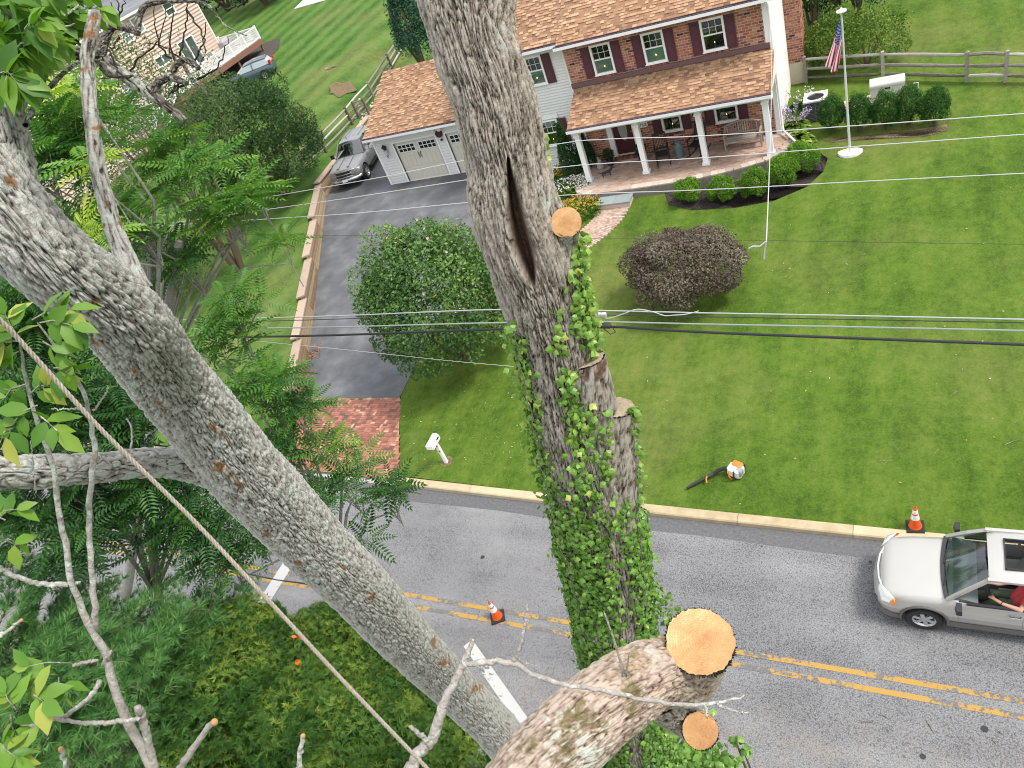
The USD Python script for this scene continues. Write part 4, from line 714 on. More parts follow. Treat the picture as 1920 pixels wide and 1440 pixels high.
def ivy_on_a():
    rng = np.random.default_rng(11); t = thing('ivy', 'green ivy with pale young tips climbing the hollow trunk, thickest low down', 'ivy', (-3.55, 3.85, 0))
    p, rr, A, B, tt = A_fr; n = 90000; i = rng.integers(0, len(p), n); th = rng.uniform(0, 2 * np.pi, n); N = np.cos(th)[:, None] * A[i] + np.sin(th)[:, None] * B[i]
    pos = p[i] + N * (rr[i] + .015 + rng.exponential(.014, n))[:, None]; x, y, d = pix(pos); cx, _, _ = pix(p[i]); u = (x - cx) / (rr[i] * FPX / d)
    front = (N * unit(CAM - pos)).sum(1) > -.05
    def g(v, c, w): return np.exp(-((v - c) / w) ** 2)
    nz = fbm(pos * 3.2, 3, 2)
    dens = np.zeros(n)
    low = sstep(850, 1060, y)
    dens = np.maximum(dens, .95 * low * (1 - g(x, np.interp(y, [900, 1000, 1100, 1250], [1138, 1148, 1170, 1192]), np.interp(y, [900, 1250], [28, 17]))) * sstep(.30, .46, nz + .25 * low))
    dens = np.maximum(dens, .9 * g(u, -1.0, .24) * sstep(590, 640, y)); dens = np.maximum(dens, .5 * g(u, -.75, .3) * sstep(860, 950, y))
    xs1 = np.interp(y, [575, 640, 720, 780, 860, 960], [1043, 1042, 1068, 1075, 1085, 1090]); dens = np.maximum(dens, .8 * g(x, xs1, np.interp(y, [570, 640, 760, 900], [6, 10, 14, 20])) * sstep(565, 600, y) * sstep(.38, .52, nz))
    xr = np.interp(y, [420, 520, 600, 660], [1090, 1080, 1095, 1110]); dens = np.maximum(dens, .95 * g(x, xr, np.interp(y, [420, 520, 600, 660], [10, 12, 20, 10])) * sstep(415, 430, y) * (1 - sstep(640, 680, y)))
    dens = np.where(front, dens, low * .9)
    keep = rng.random(n) < dens * np.where(y > 950, .62, .42) * np.where(front, 1, .25); ground_part = (pos[:, 2] < 5.5); keep |= ground_part & (rng.random(n) < .22)
    pos, N, y, th2 = pos[keep], N[keep], y[keep], rng.uniform(0, 1, keep.sum())
    ex = []                                                        # strands on the sawn side stems and loose sprays on the right
    def spray(pts, k, w, dep):
        q = np.array(pts, float); s = rng.uniform(0, len(q) - 1, k); px_, py_ = np.interp(s, np.arange(len(q)), q[:, 0]) + rng.normal(0, w, k), np.interp(s, np.arange(len(q)), q[:, 1]) + rng.normal(0, w, k); dd = np.interp(py_, [400, 640, 800, 1000, 1150, 1250], dep)
        ex.append(np.array([at(a, b_, c_) for a, b_, c_ in zip(px_, py_, dd + rng.uniform(-.06, .06, k))]))
    DEP = [5.95, 6.45, 6.9, 7.6, 8.5, 9.2]; BK = [5.9, 6.3, 6.7, 7.25, 8.05, 8.9]
    spray([(1185, 765), (1188, 850), (1190, 930), (1196, 1000), (1205, 1060)], 240, 8, DEP); spray([(1125, 770), (1130, 850), (1138, 900)], 70, 10, BK); spray([(1080, 740), (1088, 800), (1098, 880), (1105, 940)], 150, 12, BK)
    spray([(1205, 1060), (1225, 1110), (1245, 1150), (1262, 1165)], 150, 13, DEP); spray([(1095, 440), (1088, 500), (1100, 560), (1108, 610)], 90, 7, [5.9, 6.4, 6.9, 7.6, 8.5, 9.2]); spray([(1110, 630), (1112, 655)], 16, 7, DEP); spray([(1020, 255), (1022, 290)], 12, 5, [5.85] * 6); spray([(960, 620), (980, 690), (990, 760), (1005, 830), (1020, 900), (1040, 960)], 260, 11, [6.1, 6.6, 7.1, 7.8, 8.4, 9]); spray([(1145, 940), (1150, 1010)], 40, 9, BK)
    E = np.vstack(ex); pos = np.vstack([pos, E]); N = np.vstack([N, unit(unit(CAM - E) + rng.normal(0, .45, E.shape))]); n = len(pos)
    nr = unit(N * .9 + rng.normal(0, .38, (n, 3)) + [0, -.1, .35]); d = unit(np.array([0, 0, -1.0]) + rng.normal(0, .55, (n, 3)))
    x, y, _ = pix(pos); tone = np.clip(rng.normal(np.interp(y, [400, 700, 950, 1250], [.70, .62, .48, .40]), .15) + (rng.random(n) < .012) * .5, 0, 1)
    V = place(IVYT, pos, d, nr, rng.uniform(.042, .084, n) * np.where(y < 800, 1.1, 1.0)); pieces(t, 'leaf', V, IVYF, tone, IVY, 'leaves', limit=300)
    st = MB()
    for w in ([(1170, 1240), (1150, 1150), (1128, 1000), (1100, 860), (1078, 740), (1050, 650), (1043, 590)], [(1100, 1200), (1060, 1050), (1010, 850), (985, 720), (960, 620)], [(1215, 1140), (1195, 960), (1185, 780)], [(1092, 640), (1088, 520), (1094, 440)]):
        pp, _ = sight([(x, y, 1, np.interp(y, [400, 640, 800, 1000, 1150, 1250], BK) - .02) for x, y in w]); pp, _, _ = smooth_path(pp, np.ones(len(pp)), 40); st.tube(pp + rng.normal(0, .012, pp.shape) - unit(CAM - pp) * .03, .005, 5, tone=.2)
    st.build('stems', TWIG, t, smooth=True); print('ivy', n)
ivy_on_a()
# ================================================================ VEHICLES
def to_m3(v, f): return m3.Manifold(m3.Mesh(np.asarray(v, np.float32), np.asarray(f, np.uint32)))
def loft(rings):
    """closed solid through rings of equal length (each (k,3))"""
    r = np.array(rings, float); n, k = r.shape[:2]; v = np.vstack([r.reshape(-1, 3), r[0].mean(0), r[-1].mean(0)]); i, j = np.meshgrid(np.arange(n - 1), np.arange(k), indexing='ij'); q = (j + 1) % k
    f = np.stack([i * k + j, i * k + q, (i + 1) * k + q, (i + 1) * k + j], -1).reshape(-1, 4); f = np.vstack([f[:, :3], f[:, [0, 2, 3]]]); j = np.arange(k); q = (j + 1) % k
    f = np.vstack([f, np.stack([np.full(k, n * k), q, j], 1), np.stack([np.full(k, n * k + 1), (n - 1) * k + j, (n - 1) * k + q], 1)])
    t = trimesh.Trimesh(v, f, process=False); 
    if t.volume < 0: f = f[:, ::-1]
    return to_m3(v, f)
def mbox(x0, x1, y0, y1, z0, z1): return to_m3(BOXV * [x1 - x0, y1 - y0, z1 - z0] + [x0, y0, z0], BOXT)
def mcyl(c, r, h, n=40): m = trimesh.creation.cylinder(r, h, sections=n); m.apply_transform(trimesh.transformations.rotation_matrix(np.pi / 2, [1, 0, 0])); m.apply_translation(c); return to_m3(m.vertices, m.faces)
def car_ring(x, zt, w, zb, lo=.62):
    h = [(0, zt), (.5 * w, zt - .008), (.78 * w, zt - .03), (.9 * w, zt - .075), (.965 * w, zt - .16), (w, zt - .30), (w, (zt + zb) / 2 - .04), (.985 * w, zb + .16), (.955 * w, zb + .05), (.86 * w, zb), (.4 * w, zb)]
    return [(x, y, z) for y, z in h] + [(x, 0, zb)] + [(x, -y, z) for y, z in h[::-1][:-1]]
def local(n): return Node(n.prim, np.eye(4))
SILVER = plain('silver_paint', (.45, .437, .41), .36, .03, metal=.5, coat=.5, spec=.5)
TRUCKP = plain('grey_silver_paint', (.23, .23, .235), .36, .03, metal=.4, coat=.5)
PEWTER = plain('pewter_paint', (.30, .285, .265), .38, .05, metal=.3, coat=.3)
CLAD = plain('grey_cladding', (.10, .095, .09), .6)
RUBBER = plain('tyre_rubber', (.022, .022, .023), .8)
ALLOY = plain('alloy', (.55, .55, .56), .3, .05, metal=.8)
CHROME = plain('chrome', (.75, .75, .76), .12, .02, metal=1.0)
BLACKP = plain('black_plastic', (.025, .025, .027), .5)
SEATM = plain('grey_seat_cloth', (.22, .205, .185), .9)
WSHIELD = glass_mat('windscreen_glass', (.62, .80, .76), .10, .03)
SIDEG = glass_mat('side_glass', (.35, .40, .39), .08)
LAMPG = plain('headlight_lens', (.72, .72, .68), .12, .08, spec=.8, coat=1)
AMBER = plain('amber_lens', (.75, .25, .02), .2)
REDL = plain('red_lens', (.5, .02, .02), .2)
def wheel(parent, x, y, r=.355, w=.23, out=1, spokes=6):
    n = group_node(parent, 'wheel'); ax = (0, out, 0); c = (x, y, r)
    MB().lathe([(r * .60, -w / 2), (r * .93, -w / 2), (r, -w * .36), (r, w * .36), (r * .93, w / 2), (r * .66, w / 2), (r * .62, w * .42), (r * .60, -w / 2)], c, 36, ax).build('tyre', RUBBER, n, smooth=40)
    b = MB(); b.lathe([(r * .55, w * .30), (r * .62, w * .46), (r * .66, w * .47), (r * .64, -w * .3)], c, 32, ax); b.lathe([(0, w * .40), (r * .13, w * .40), (r * .16, w * .3)], c, 16, ax)
    for k in range(spokes):
        a = k * 2 * np.pi / spokes + .3; d = np.array([math.cos(a), 0, math.sin(a)]); p = np.array(c) + np.array([0, out * w * .30, 0]); b.beam(p + d * r * .08, p + d * r * .60, r * .22, .045, up=(0, out, 0))
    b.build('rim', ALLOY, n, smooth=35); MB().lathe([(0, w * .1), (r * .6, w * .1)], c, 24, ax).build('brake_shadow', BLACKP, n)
def pane(parent, name, quad, m=None, bow=0.0, nrm=(0, 0, 1)):
    q = np.array(quad, float); u = np.linspace(0, 1, 9); V = np.array([[(1 - a) * ((1 - b) * q[0] + b * q[1]) + a * ((1 - b) * q[3] + b * q[2]) + np.array(nrm) * bow * (1 - (2 * b - 1) ** 2) for b in u] for a in u]); return MB().grid(V).build(name, m or SIDEG, parent, smooth=True)
def pillar(parent, pts, w, h, m): 
    b = MB(); [b.beam(p, q, w, h, up=(1, 0, .3)) for p, q in zip(pts, pts[1:])]; return b.build('pillar', m, parent)

def suv():
    t = thing('parked_suv', 'silver and grey four door SUV with an open sunroof on the road by the curb', 'car', (.33, 10.93, 0), math.pi - .035); n = local(t)
    st = [(.90, .70, .58, .40), (.87, .82, .70, .34), (.78, .93, .79, .29), (.62, .99, .85, .27), (.25, 1.045, .885, .27), (-.2, 1.08, .89, .28), (-.45, 1.10, .89, .28), (-1.2, 1.07, .89, .28), (-2.4, 1.08, .89, .28), (-3.2, 1.08, .88, .30), (-3.45, 1.05, .84, .36), (-3.53, .98, .76, .42)]
    body = loft([car_ring(*s) for s in st]); cut = mbox(-3.3, -.62, -.79, .79, .46, 1.3)
    for wx in (0, -2.62): 
        for s in (-1, 1): cut = cut + mcyl((wx, s * .86, .37), .425, .5)
    for x in (-.62, -1.72, -2.72): cut = cut + mbox(x - .006, x + .006, .874, 1, .42, 1.02) + mbox(x - .006, x + .006, -1, -.874, .42, 1.02)
    body = body - cut
    MB().mesh(body.trim_by_plane((0, 0, 1), .60)).build('body', SILVER, n, smooth=30)
    MB().mesh((-body.trim_by_plane((0, 0, -1), -.60)) if False else body.trim_by_plane((0, 0, -1), -.60)).build('lower_body', PEWTER, n, smooth=30)
    low = loft([car_ring(x, min(zt, .56), w + .014, zb - .01) for x, zt, w, zb in st]) - cut - mbox(-4, 2, -2, 2, .48, 2); MB().mesh(low).build('cladding', CLAD, n, smooth=30)
    for wx in (0, -2.62):
        for s in (-1, 1):
            a = np.linspace(-.15, np.pi + .15, 20); MB().tube([(wx + .445 * math.cos(q), s * .893, .37 + .445 * math.sin(q)) for q in a], .028, 6).build('arch_trim', CLAD, n, smooth=True)
            wheel(n, wx, s * .80, out=s)
    ro = loft([[(x, y * w, z + dz - .05 * y * y) for y, dz in ((-1, -.03), (-.96, 0), (-.6, .012), (0, .018), (.6, .012), (.96, 0), (1, -.03), (.9, -.055), (0, -.04), (-.9, -.055))] for x, w, z in ((-1.12, .58, 1.665), (-1.3, .61, 1.70), (-2.0, .63, 1.725), (-2.9, .62, 1.71), (-3.25, .60, 1.67), (-3.33, .57, 1.64))])
    MB().mesh(ro - mbox(-2.02, -1.42, -.36, .36, 1, 2)).build('roof', SILVER, n, smooth=30)
    b = MB()
    for x0, x1, y0, y1 in ((-2.03, -1.41, -.375, -.35), (-2.03, -1.41, .35, .375), (-1.42, -1.395, -.375, .375), (-2.045, -2.02, -.375, .375)): b.box(x0, x1, y0, y1, 1.66, 1.742)
    b.build('sunroof_frame', BLACKP, n)
    MB().obox((-2.0, 0, 1.765), (.14, .37, .006), [[.995, 0, -.1], [0, 1, 0], [.1, 0, .995]]).build('sunroof_glass', plain('dark_tinted_glass', (.06, .075, .085), .06, spec=.8), n)
    for s in (-1, 1):
        MB().tube([(-1.95, s * .52, 1.735), (-2.1, s * .52, 1.775), (-3.0, s * .51, 1.76), (-3.15, s * .5, 1.71)], .022, 6).build('roof_rail', BLACKP, n)
        pillar(n, [(-.40, s * .80, 1.06), (-.8, s * .70, 1.40), (-1.15, s * .60, 1.66)], .075, .06, SILVER); pillar(n, [(-1.74, s * .81, 1.05), (-1.80, s * .64, 1.68)], .09, .05, SILVER); pillar(n, [(-2.70, s * .81, 1.05), (-2.76, s * .64, 1.68)], .09, .05, SILVER); pillar(n, [(-3.43, s * .78, 1.05), (-3.26, s * .60, 1.66)], .13, .07, SILVER)
        MB().beam((-1.1, s * .615, 1.66), (-3.28, s * .615, 1.665), .07, .06).build('roof_side', SILVER, n)
        MB().beam((-.75, s * .83, 1.055), (-3.4, s * .83, 1.06), .05, .05).build('belt_moulding', BLACKP, n)
        MB().mesh(trimesh.convex.convex_hull(np.array([(-.62 + a, s * (.92 + b), 1.04 + c) for a in (-.05, .05) for b in (0, .20) for c in (0, .15)] + [(-.54, s * 1.02, 1.1)]))).build('mirror', BLACKP, n, smooth=40)
        for x in (-1.58, -2.55): MB().tube([(x - .1, s * .885, .90), (x - .08, s * .92, .90), (x + .08, s * .92, .90), (x + .1, s * .885, .90)], .018, 6).build('door_handle', CHROME, n)
        hl = trimesh.convex.convex_hull(np.array([(.85, s * .50, .90), (.885, s * .54, .74), (.76, s * .79, .92), (.80, s * .79, .74), (.54, s * .895, .91), (.58, s * .895, .79), (.80, s * .55, .955), (.56, s * .85, .985), (.70, s * .72, .985)])); MB().mesh(hl).build('headlight', LAMPG, n, smooth=50)
        MB().mesh(trimesh.convex.convex_hull(np.array([(.62, s * .885, .90), (.66, s * .878, .79), (.50, s * .905, .90), (.55, s * .903, .80), (.55, s * .85, .975)]))).build('turn_signal', AMBER, n, smooth=50)
        if s < 0: pane(n, 'side_window', [(-.62, s * .815, 1.06), (-1.70, s * .815, 1.06), (-1.76, s * .645, 1.66), (-1.17, s * .61, 1.64)])
        pane(n, 'side_window', [(-1.79, s * .815, 1.06), (-2.66, s * .815, 1.06), (-2.72, s * .645, 1.66), (-1.85, s * .645, 1.66)]); pane(n, 'side_window', [(-2.76, s * .815, 1.06), (-3.36, s * .79, 1.06), (-3.24, s * .62, 1.66), (-2.81, s * .645, 1.66)])
    pane(n, 'windscreen', [(-.43, -.77, 1.075), (-.43, .77, 1.075), (-1.13, .58, 1.665), (-1.13, -.58, 1.665)], WSHIELD, .07, (.75, 0, .65)); pane(n, 'rear_window', [(-3.47, -.74, 1.08), (-3.47, .74, 1.08), (-3.29, .58, 1.64), (-3.29, -.58, 1.64)], None, -.03, (1, 0, 0))
    V = np.array([[(-.36 + .07 * (1 - y * y) - .10 * k, y * .79, 1.098 + .012 * (1 - y * y) - .012 * k) for y in np.linspace(-1, 1, 11)] for k in (0, 1)]); MB().grid(V[::-1]).build('cowl', BLACKP, n)
    for s in (-.05, -.6): MB().tube([(-.36, s + .55, 1.12), (-.42, s + .2, 1.145), (-.45, s, 1.15)], .009, 5).build('wiper', BLACKP, n)
    MB().tube([(.80, -.52, .86), (.875, -.3, .87), (.905, 0, .865), (.875, .3, .87), (.80, .52, .86)], .028, 8).build('chrome_strip', CHROME, n, smooth=True)
    MB().tube([(.70, -.74, .52), (.885, -.45, .53), (.93, 0, .53), (.885, .45, .53), (.70, .74, .52)], .075, 8).build('front_bumper', PEWTER, n, smooth=True)
    b = MB(); b.obox((-.72, 0, .98), (.22, .76, .10), [[.96, 0, .28], [0, 1, 0], [-.28, 0, .96]]); b.box(-.95, -.55, -.77, .77, .5, .92); b.build('dashboard', plain('dash_plastic', (.15, .165, .16), .7), n)
    for y in (-.38, .38):
        s_ = group_node(n, 'front_seat'); MB().mesh(trimesh.convex.convex_hull(np.array([(x, y + q, z) for x in (-1.35, -1.85) for q in (-.25, .25) for z in (.5, .72)]))).build('seat_cushion', SEATM, s_)
        MB().mesh(trimesh.convex.convex_hull(np.array([(-1.76, y + q, .70) for q in (-.25, .25)] + [(-1.90, y + q, .68) for q in (-.25, .25)] + [(-2.02, y + q, 1.25) for q in (-.21, .21)] + [(-2.12, y + q, 1.22) for q in (-.2, .2)]))).build('seat_back', SEATM, s_); MB().mesh(trimesh.convex.convex_hull(np.array([(x, y + q, z) for x in (-2.03, -2.12) for q in (-.12, .12) for z in (1.30, 1.46)]))).build('headrest', SEATM, s_)
    b = MB(); b.box(-2.95, -2.5, -.7, .7, .5, .75); b.obox((-2.98, 0, 1.0), (.08, .7, .33), [[.97, 0, .22], [0, 1, 0], [-.22, 0, .97]]); b.build('rear_seat', SEATM, n); MB().box(-3.3, -.6, -.78, .78, .462, .468).build('cabin_floor', BLACKP, n)
    a = np.linspace(0, 2 * np.pi, 25); c, ax1, ax2 = np.array([-1.12, .38, 1.03]), np.array([0, 1, 0]), np.array([.4, 0, .92]); MB().tube([c + .18 * (math.cos(q) * ax1 + math.sin(q) * ax2) for q in a], .014, 6).build('steering_wheel', BLACKP, n, smooth=True)
    b = MB(); [b.tube([c, c + .18 * (math.cos(q) * ax1 + math.sin(q) * ax2)], .012, 5) for q in (0, math.pi, -math.pi / 2)]; b.tube([c, c + np.array([.25, 0, -.1])], .03, 6); b.build('steering_column', BLACKP, n)
    for s in (-1, 1): MB().box(-3.54, -3.40, s * .70 - .09, s * .70 + .09, .75, 1.0).build('tail_light', REDL, n)
suv()

def person():
    t = thing('driver', 'person in a red short sleeved shirt at the wheel, bare forearm on the open window', 'person', (.33, 10.93, 0), math.pi - .035); n = local(t)
    def chain(parts, edge=.012, it=12):
        m = m3.Manifold()
        for a, ra, b, rb in parts:
            s = []
            for p, r in ((a, ra), (b, rb)): q = trimesh.creation.icosphere(2, r); s.append(q.vertices + p)
            h = trimesh.convex.convex_hull(np.vstack(s)); m = m + to_m3(h.vertices, h.faces)
        m = m.refine_to_length(edge); q = m.to_mesh(); tm = trimesh.Trimesh(q.vert_properties[:, :3], q.tri_verts, process=True); trimesh.smoothing.filter_taubin(tm, iterations=it); return tm
    y = .40; hip, chest, neck, head = np.array([-1.68, y, .82]), np.array([-1.84, y, 1.16]), np.array([-1.85, y, 1.33]), np.array([-1.81, y, 1.47])
    shL, shR = np.array([-1.82, y + .20, 1.24]), np.array([-1.82, y - .20, 1.24]); elL, wrL = np.array([-1.66, y + .44, 1.085]), np.array([-1.36, y + .36, 1.11]); haL = np.array([-1.20, y + .24, 1.10])
    elR, wrR = np.array([-1.60, y - .26, 1.0]), np.array([-1.32, y - .12, 1.06])
    skin = [(neck, .055, head - [0, 0, .06], .06), (head - [0, 0, .05], .075, head + [.01, 0, .04], .092), (head + [.06, 0, -.06], .04, head, .08), (shL, .055, elL, .045), (elL, .047, wrL, .030), (shR, .055, elR, .045), (elR, .045, wrR, .03), (wrL, .030, haL, .030), (chest, .12, neck, .06), (wrR, .03, wrR + [.12, .0, .03], .03)]
    for w, h in ((wrL, haL), (wrR, wrR + np.array([.12, 0, .03]))):
        d = unit(h - w); s = unit(np.cross(d, [0, 0, 1]))
        for k, L in zip((-1.5, -.5, .5, 1.5), (.062, .075, .078, .066)): b0 = h + s * k * .017; m1 = b0 + d * L * .5 + [0, 0, -.008]; skin += [(b0, .010, m1, .009), (m1, .009, m1 + d * L * .4 - [0, 0, .02], .008)]
        skin += [(h - d * .02 + s * .03, .012, h + s * .055 + d * .03, .009)]
    m = chain(skin, .014, 6)
    m2 = None; SK = plain('skin', (.52, .28, .20), .55, .08, scale=30); bd = MB().mesh(m).build('body', SK, n, smooth=True)
    face = MB()
    for s in (-1, 1): face.mesh(trimesh.creation.icosphere(1, .012).apply_translation(head + [.088, s * .033, .0]))
    face.build('eyes', plain('eye', (.05, .04, .035), .3), n)
    f = MB(); f.mesh(trimesh.convex.convex_hull(np.array([head + q for q in ([.088, -.012, -.01], [.088, .012, -.01], [.118, 0, -.035], [.09, -.018, -.045], [.09, .018, -.045], [.095, 0, .0])])))
    for s in (-1, 1): f.mesh(trimesh.creation.icosphere(1, .026).apply_transform(np.diag([.8, .4, 1.2, 1])).apply_translation(head + [-.005, s * .092, -.01]))
    f.build('nose_and_ears', SK, n, smooth=True); MB().tube([head + [.088, -.028, -.07], head + [.098, 0, -.073], head + [.088, .028, -.07]], .007, 6).build('mouth', plain('lips', (.36, .13, .11), .5), n)
    h = trimesh.creation.icosphere(3, .104); h.vertices = h.vertices * [1, .95, 1.0] + head + [-.018, 0, .035]; h.update_faces(h.triangles_center[:, 2] - head[2] > -.35 * (h.triangles_center[:, 0] - head[0]) * 0 + np.where(h.triangles_center[:, 0] > head[0] + .02, .055, -.05)); MB().mesh(h).build('hair', plain('grey_hair', (.16, .14, .12), .7), n, smooth=True)
    sh = chain([(hip, .15, chest, .155), (hip + [0, .08, 0], .12, chest + [0, .09, 0], .12), (hip - [0, .08, 0], .12, chest - [0, .09, 0], .12), (chest + [0, 0, .06], .10, shL, .075), (chest + [0, 0, .06], .10, shR, .075), (shL, .072, shL + (elL - shL) * .58, .066), (shR, .072, shR + (elR - shR) * .58, .066)], .022, 8)
    MB().mesh(sh).build('shirt', plain('red_cloth', (.50, .055, .065), .85, .1), n, smooth=True)
    MB().mesh(chain([(hip, .14, hip + [.02, .1, -.08], .11), (hip + [0, .1, -.06], .10, np.array([-1.22, y + .12, .74]), .075), (hip + [0, -.1, -.06], .10, np.array([-1.22, y - .12, .74]), .075), (np.array([-1.22, y + .12, .74]), .072, np.array([-.98, y + .12, .52]), .05), (np.array([-1.22, y - .12, .74]), .072, np.array([-.98, y - .12, .52]), .05)], .03, 6)).build('trousers', plain('green_cloth', (.08, .11, .07), .9), n, smooth=True)
    MB().tube([wrL + unit(haL - wrL) * .01 + .034 * (math.cos(a) * np.array([0, .35, .94]) + math.sin(a) * np.cross(unit(haL - wrL), [0, .35, .94])) for a in np.linspace(0, 2 * np.pi, 17)], .009, 6).build('watch', BLACKP, n)
person()

def pickup():
    t = thing('pickup_truck', 'silver crew cab pickup truck parked beside the garage facing the road', 'pickup truck', (-28.15, 34.25, float(zb(34.25)) + .012), -math.pi / 2 + .20); n = local(t); G = TRUCKP
    st = [(.95, 1.02, .80, .62), (.88, 1.14, .92, .55), (.6, 1.20, .98, .45), (.0, 1.24, 1.0, .42), (-.7, 1.28, 1.01, .42), (-1.2, 1.26, 1.01, .42), (-3.4, 1.26, 1.01, .42), (-4.9, 1.26, 1.0, .45), (-4.98, 1.22, .96, .5)]
    body = loft([car_ring(*s) for s in st]); cut = mbox(-3.25, -.85, -.88, .88, .6, 1.6) + mbox(-4.9, -3.5, -.82, .82, .8, 1.6)
    for wx in (0, -3.75):
        for s in (-1, 1): cut = cut + mcyl((wx, s * .98, .43), .50, .56)
    for x in (-.85, -1.95, -3.0): cut = cut + mbox(x - .007, x + .007, .985, 1.2, .55, 1.2) + mbox(x - .007, x + .007, -1.2, -.985, .55, 1.2)
    cut = cut + mbox(-3.46, -3.44, -2, 2, .6, 1.5); MB().mesh(body - cut).build('body', G, n, smooth=30)
    for wx in (0, -3.75):
        for s in (-1, 1): wheel(n, wx, s * .87, .41, .27, s, 6)
    ro = loft([[(x, y * w, z + dz - .04 * y * y) for y, dz in ((-1, -.04), (-.95, 0), (-.5, .015), (0, .02), (.5, .015), (.95, 0), (1, -.04), (.9, -.06), (0, -.05), (-.9, -.06))] for x, w, z in ((-1.42, .68, 1.86), (-1.6, .72, 1.89), (-2.4, .74, 1.91), (-3.2, .72, 1.89), (-3.36, .68, 1.86))]); MB().mesh(ro).build('cab_roof', G, n, smooth=30)
    for y in (-.45, -.15, .15, .45): MB().beam((-2.0, y, 1.918), (-3.2, y, 1.91), .05, .03).build('roof_rib', G, n)
    for y in (-.30, .30): MB().beam((.72, y * 1.1, 1.215), (-.55, y, 1.302), .12, .03).build('hood_rib', G, n)
    MB().lathe([(0, 0), (.02, 0), (.012, .12), (0, .13)], (-1.75, -.2, 1.92), 6).build('antenna', BLACKP, n)
    for s in (-1, 1):
        pillar(n, [(-.72, s * .90, 1.25), (-1.42, s * .68, 1.86)], .08, .07, G); pillar(n, [(-1.98, s * .93, 1.24), (-2.05, s * .74, 1.88)], .09, .05, BLACKP); pillar(n, [(-3.1, s * .93, 1.24), (-3.3, s * .70, 1.87)], .16, .06, G)
        pane(n, 'side_window', [(-.9, s * .935, 1.25), (-1.95, s * .935, 1.25), (-2.0, s * .75, 1.84), (-1.45, s * .70, 1.84)]); pane(n, 'side_window', [(-2.02, s * .935, 1.25), (-3.05, s * .935, 1.25), (-3.2, s * .74, 1.84), (-2.08, s * .75, 1.84)])
        MB().mesh(trimesh.convex.convex_hull(np.array([(-.95 + a, s * (1.06 + b), 1.25 + c) for a in (-.06, .06) for b in (0, .2) for c in (0, .24)]))).build('mirror', CHROME if s > 0 else BLACKP, n, smooth=40)
        MB().mesh(trimesh.convex.convex_hull(np.array([(.93, s * .55, 1.05), (.95, s * .55, .88), (.78, s * .90, 1.06), (.82, s * .90, .9), (.60, s * .97, 1.02), (.68, s * .96, .92)]))).build('headlight', LAMPG, n, smooth=50)
        for x in (-1.75, -2.85): MB().tube([(x - .1, s * 1.0, 1.06), (x - .08, s * 1.04, 1.06), (x + .08, s * 1.04, 1.06), (x + .1, s * 1.0, 1.06)], .018, 6).build('door_handle', CHROME, n)
        MB().beam((-.75, s * 1.0, .40), (-3.1, s * 1.0, .40), .16, .05).build('running_board', BLACKP, n)
    pane(n, 'windscreen', [(-.72, -.86, 1.27), (-.72, .86, 1.27), (-1.41, .67, 1.855), (-1.41, -.67, 1.855)], WSHIELD, .07, (.7, 0, .7)); pane(n, 'rear_window', [(-3.34, -.66, 1.3), (-3.34, .66, 1.3), (-3.37, .6, 1.83), (-3.37, -.6, 1.83)])
    MB().box(-1.1, -.75, -.85, .85, .7, 1.2).build('dashboard', BLACKP, n); b = MB(); b.box(-2.1, -1.95, -.7, .7, .8, 1.5); b.box(-3.15, -3.0, -.8, .8, .8, 1.5); b.build('seats', plain('dark_cloth', (.06, .06, .06), .9), n)
    MB().mesh(loft([[(.90 + .06 * (1 - (y / .62) ** 2) + dx, y, z) for dx, z in ((0, .72), (.03, .72), (.02, 1.06), (-.02, 1.06))] for y in np.linspace(-.62, .62, 9)])).build('grille', BLACKP, n)
    for z, w in ((1.075, .70), (.90, .62), (.74, .60)): MB().tube([(.86 + .12 * (1 - (y / .8) ** 2), y, z) for y in np.linspace(-w, w, 9)], .028, 6).build('chrome_bar', CHROME, n, smooth=True)
    MB().tube([(.72, -.96, .58), (.95, -.7, .58), (1.03, 0, .58), (.95, .7, .58), (.72, .96, .58)], .10, 8).build('front_bumper', CHROME, n, smooth=True); MB().tube([(.75, -.8, .42), (.93, -.5, .42), (.97, 0, .42), (.93, .5, .42), (.75, .8, .42)], .08, 8).build('air_dam', BLACKP, n, smooth=True)
    MB().box(1.125, 1.135, -.15, .15, .52, .67).build('license_plate', TRIM, n); MB().box(-4.9, -3.5, -.82, .82, .802, .81).build('bed_liner', BLACKP, n)
pickup()
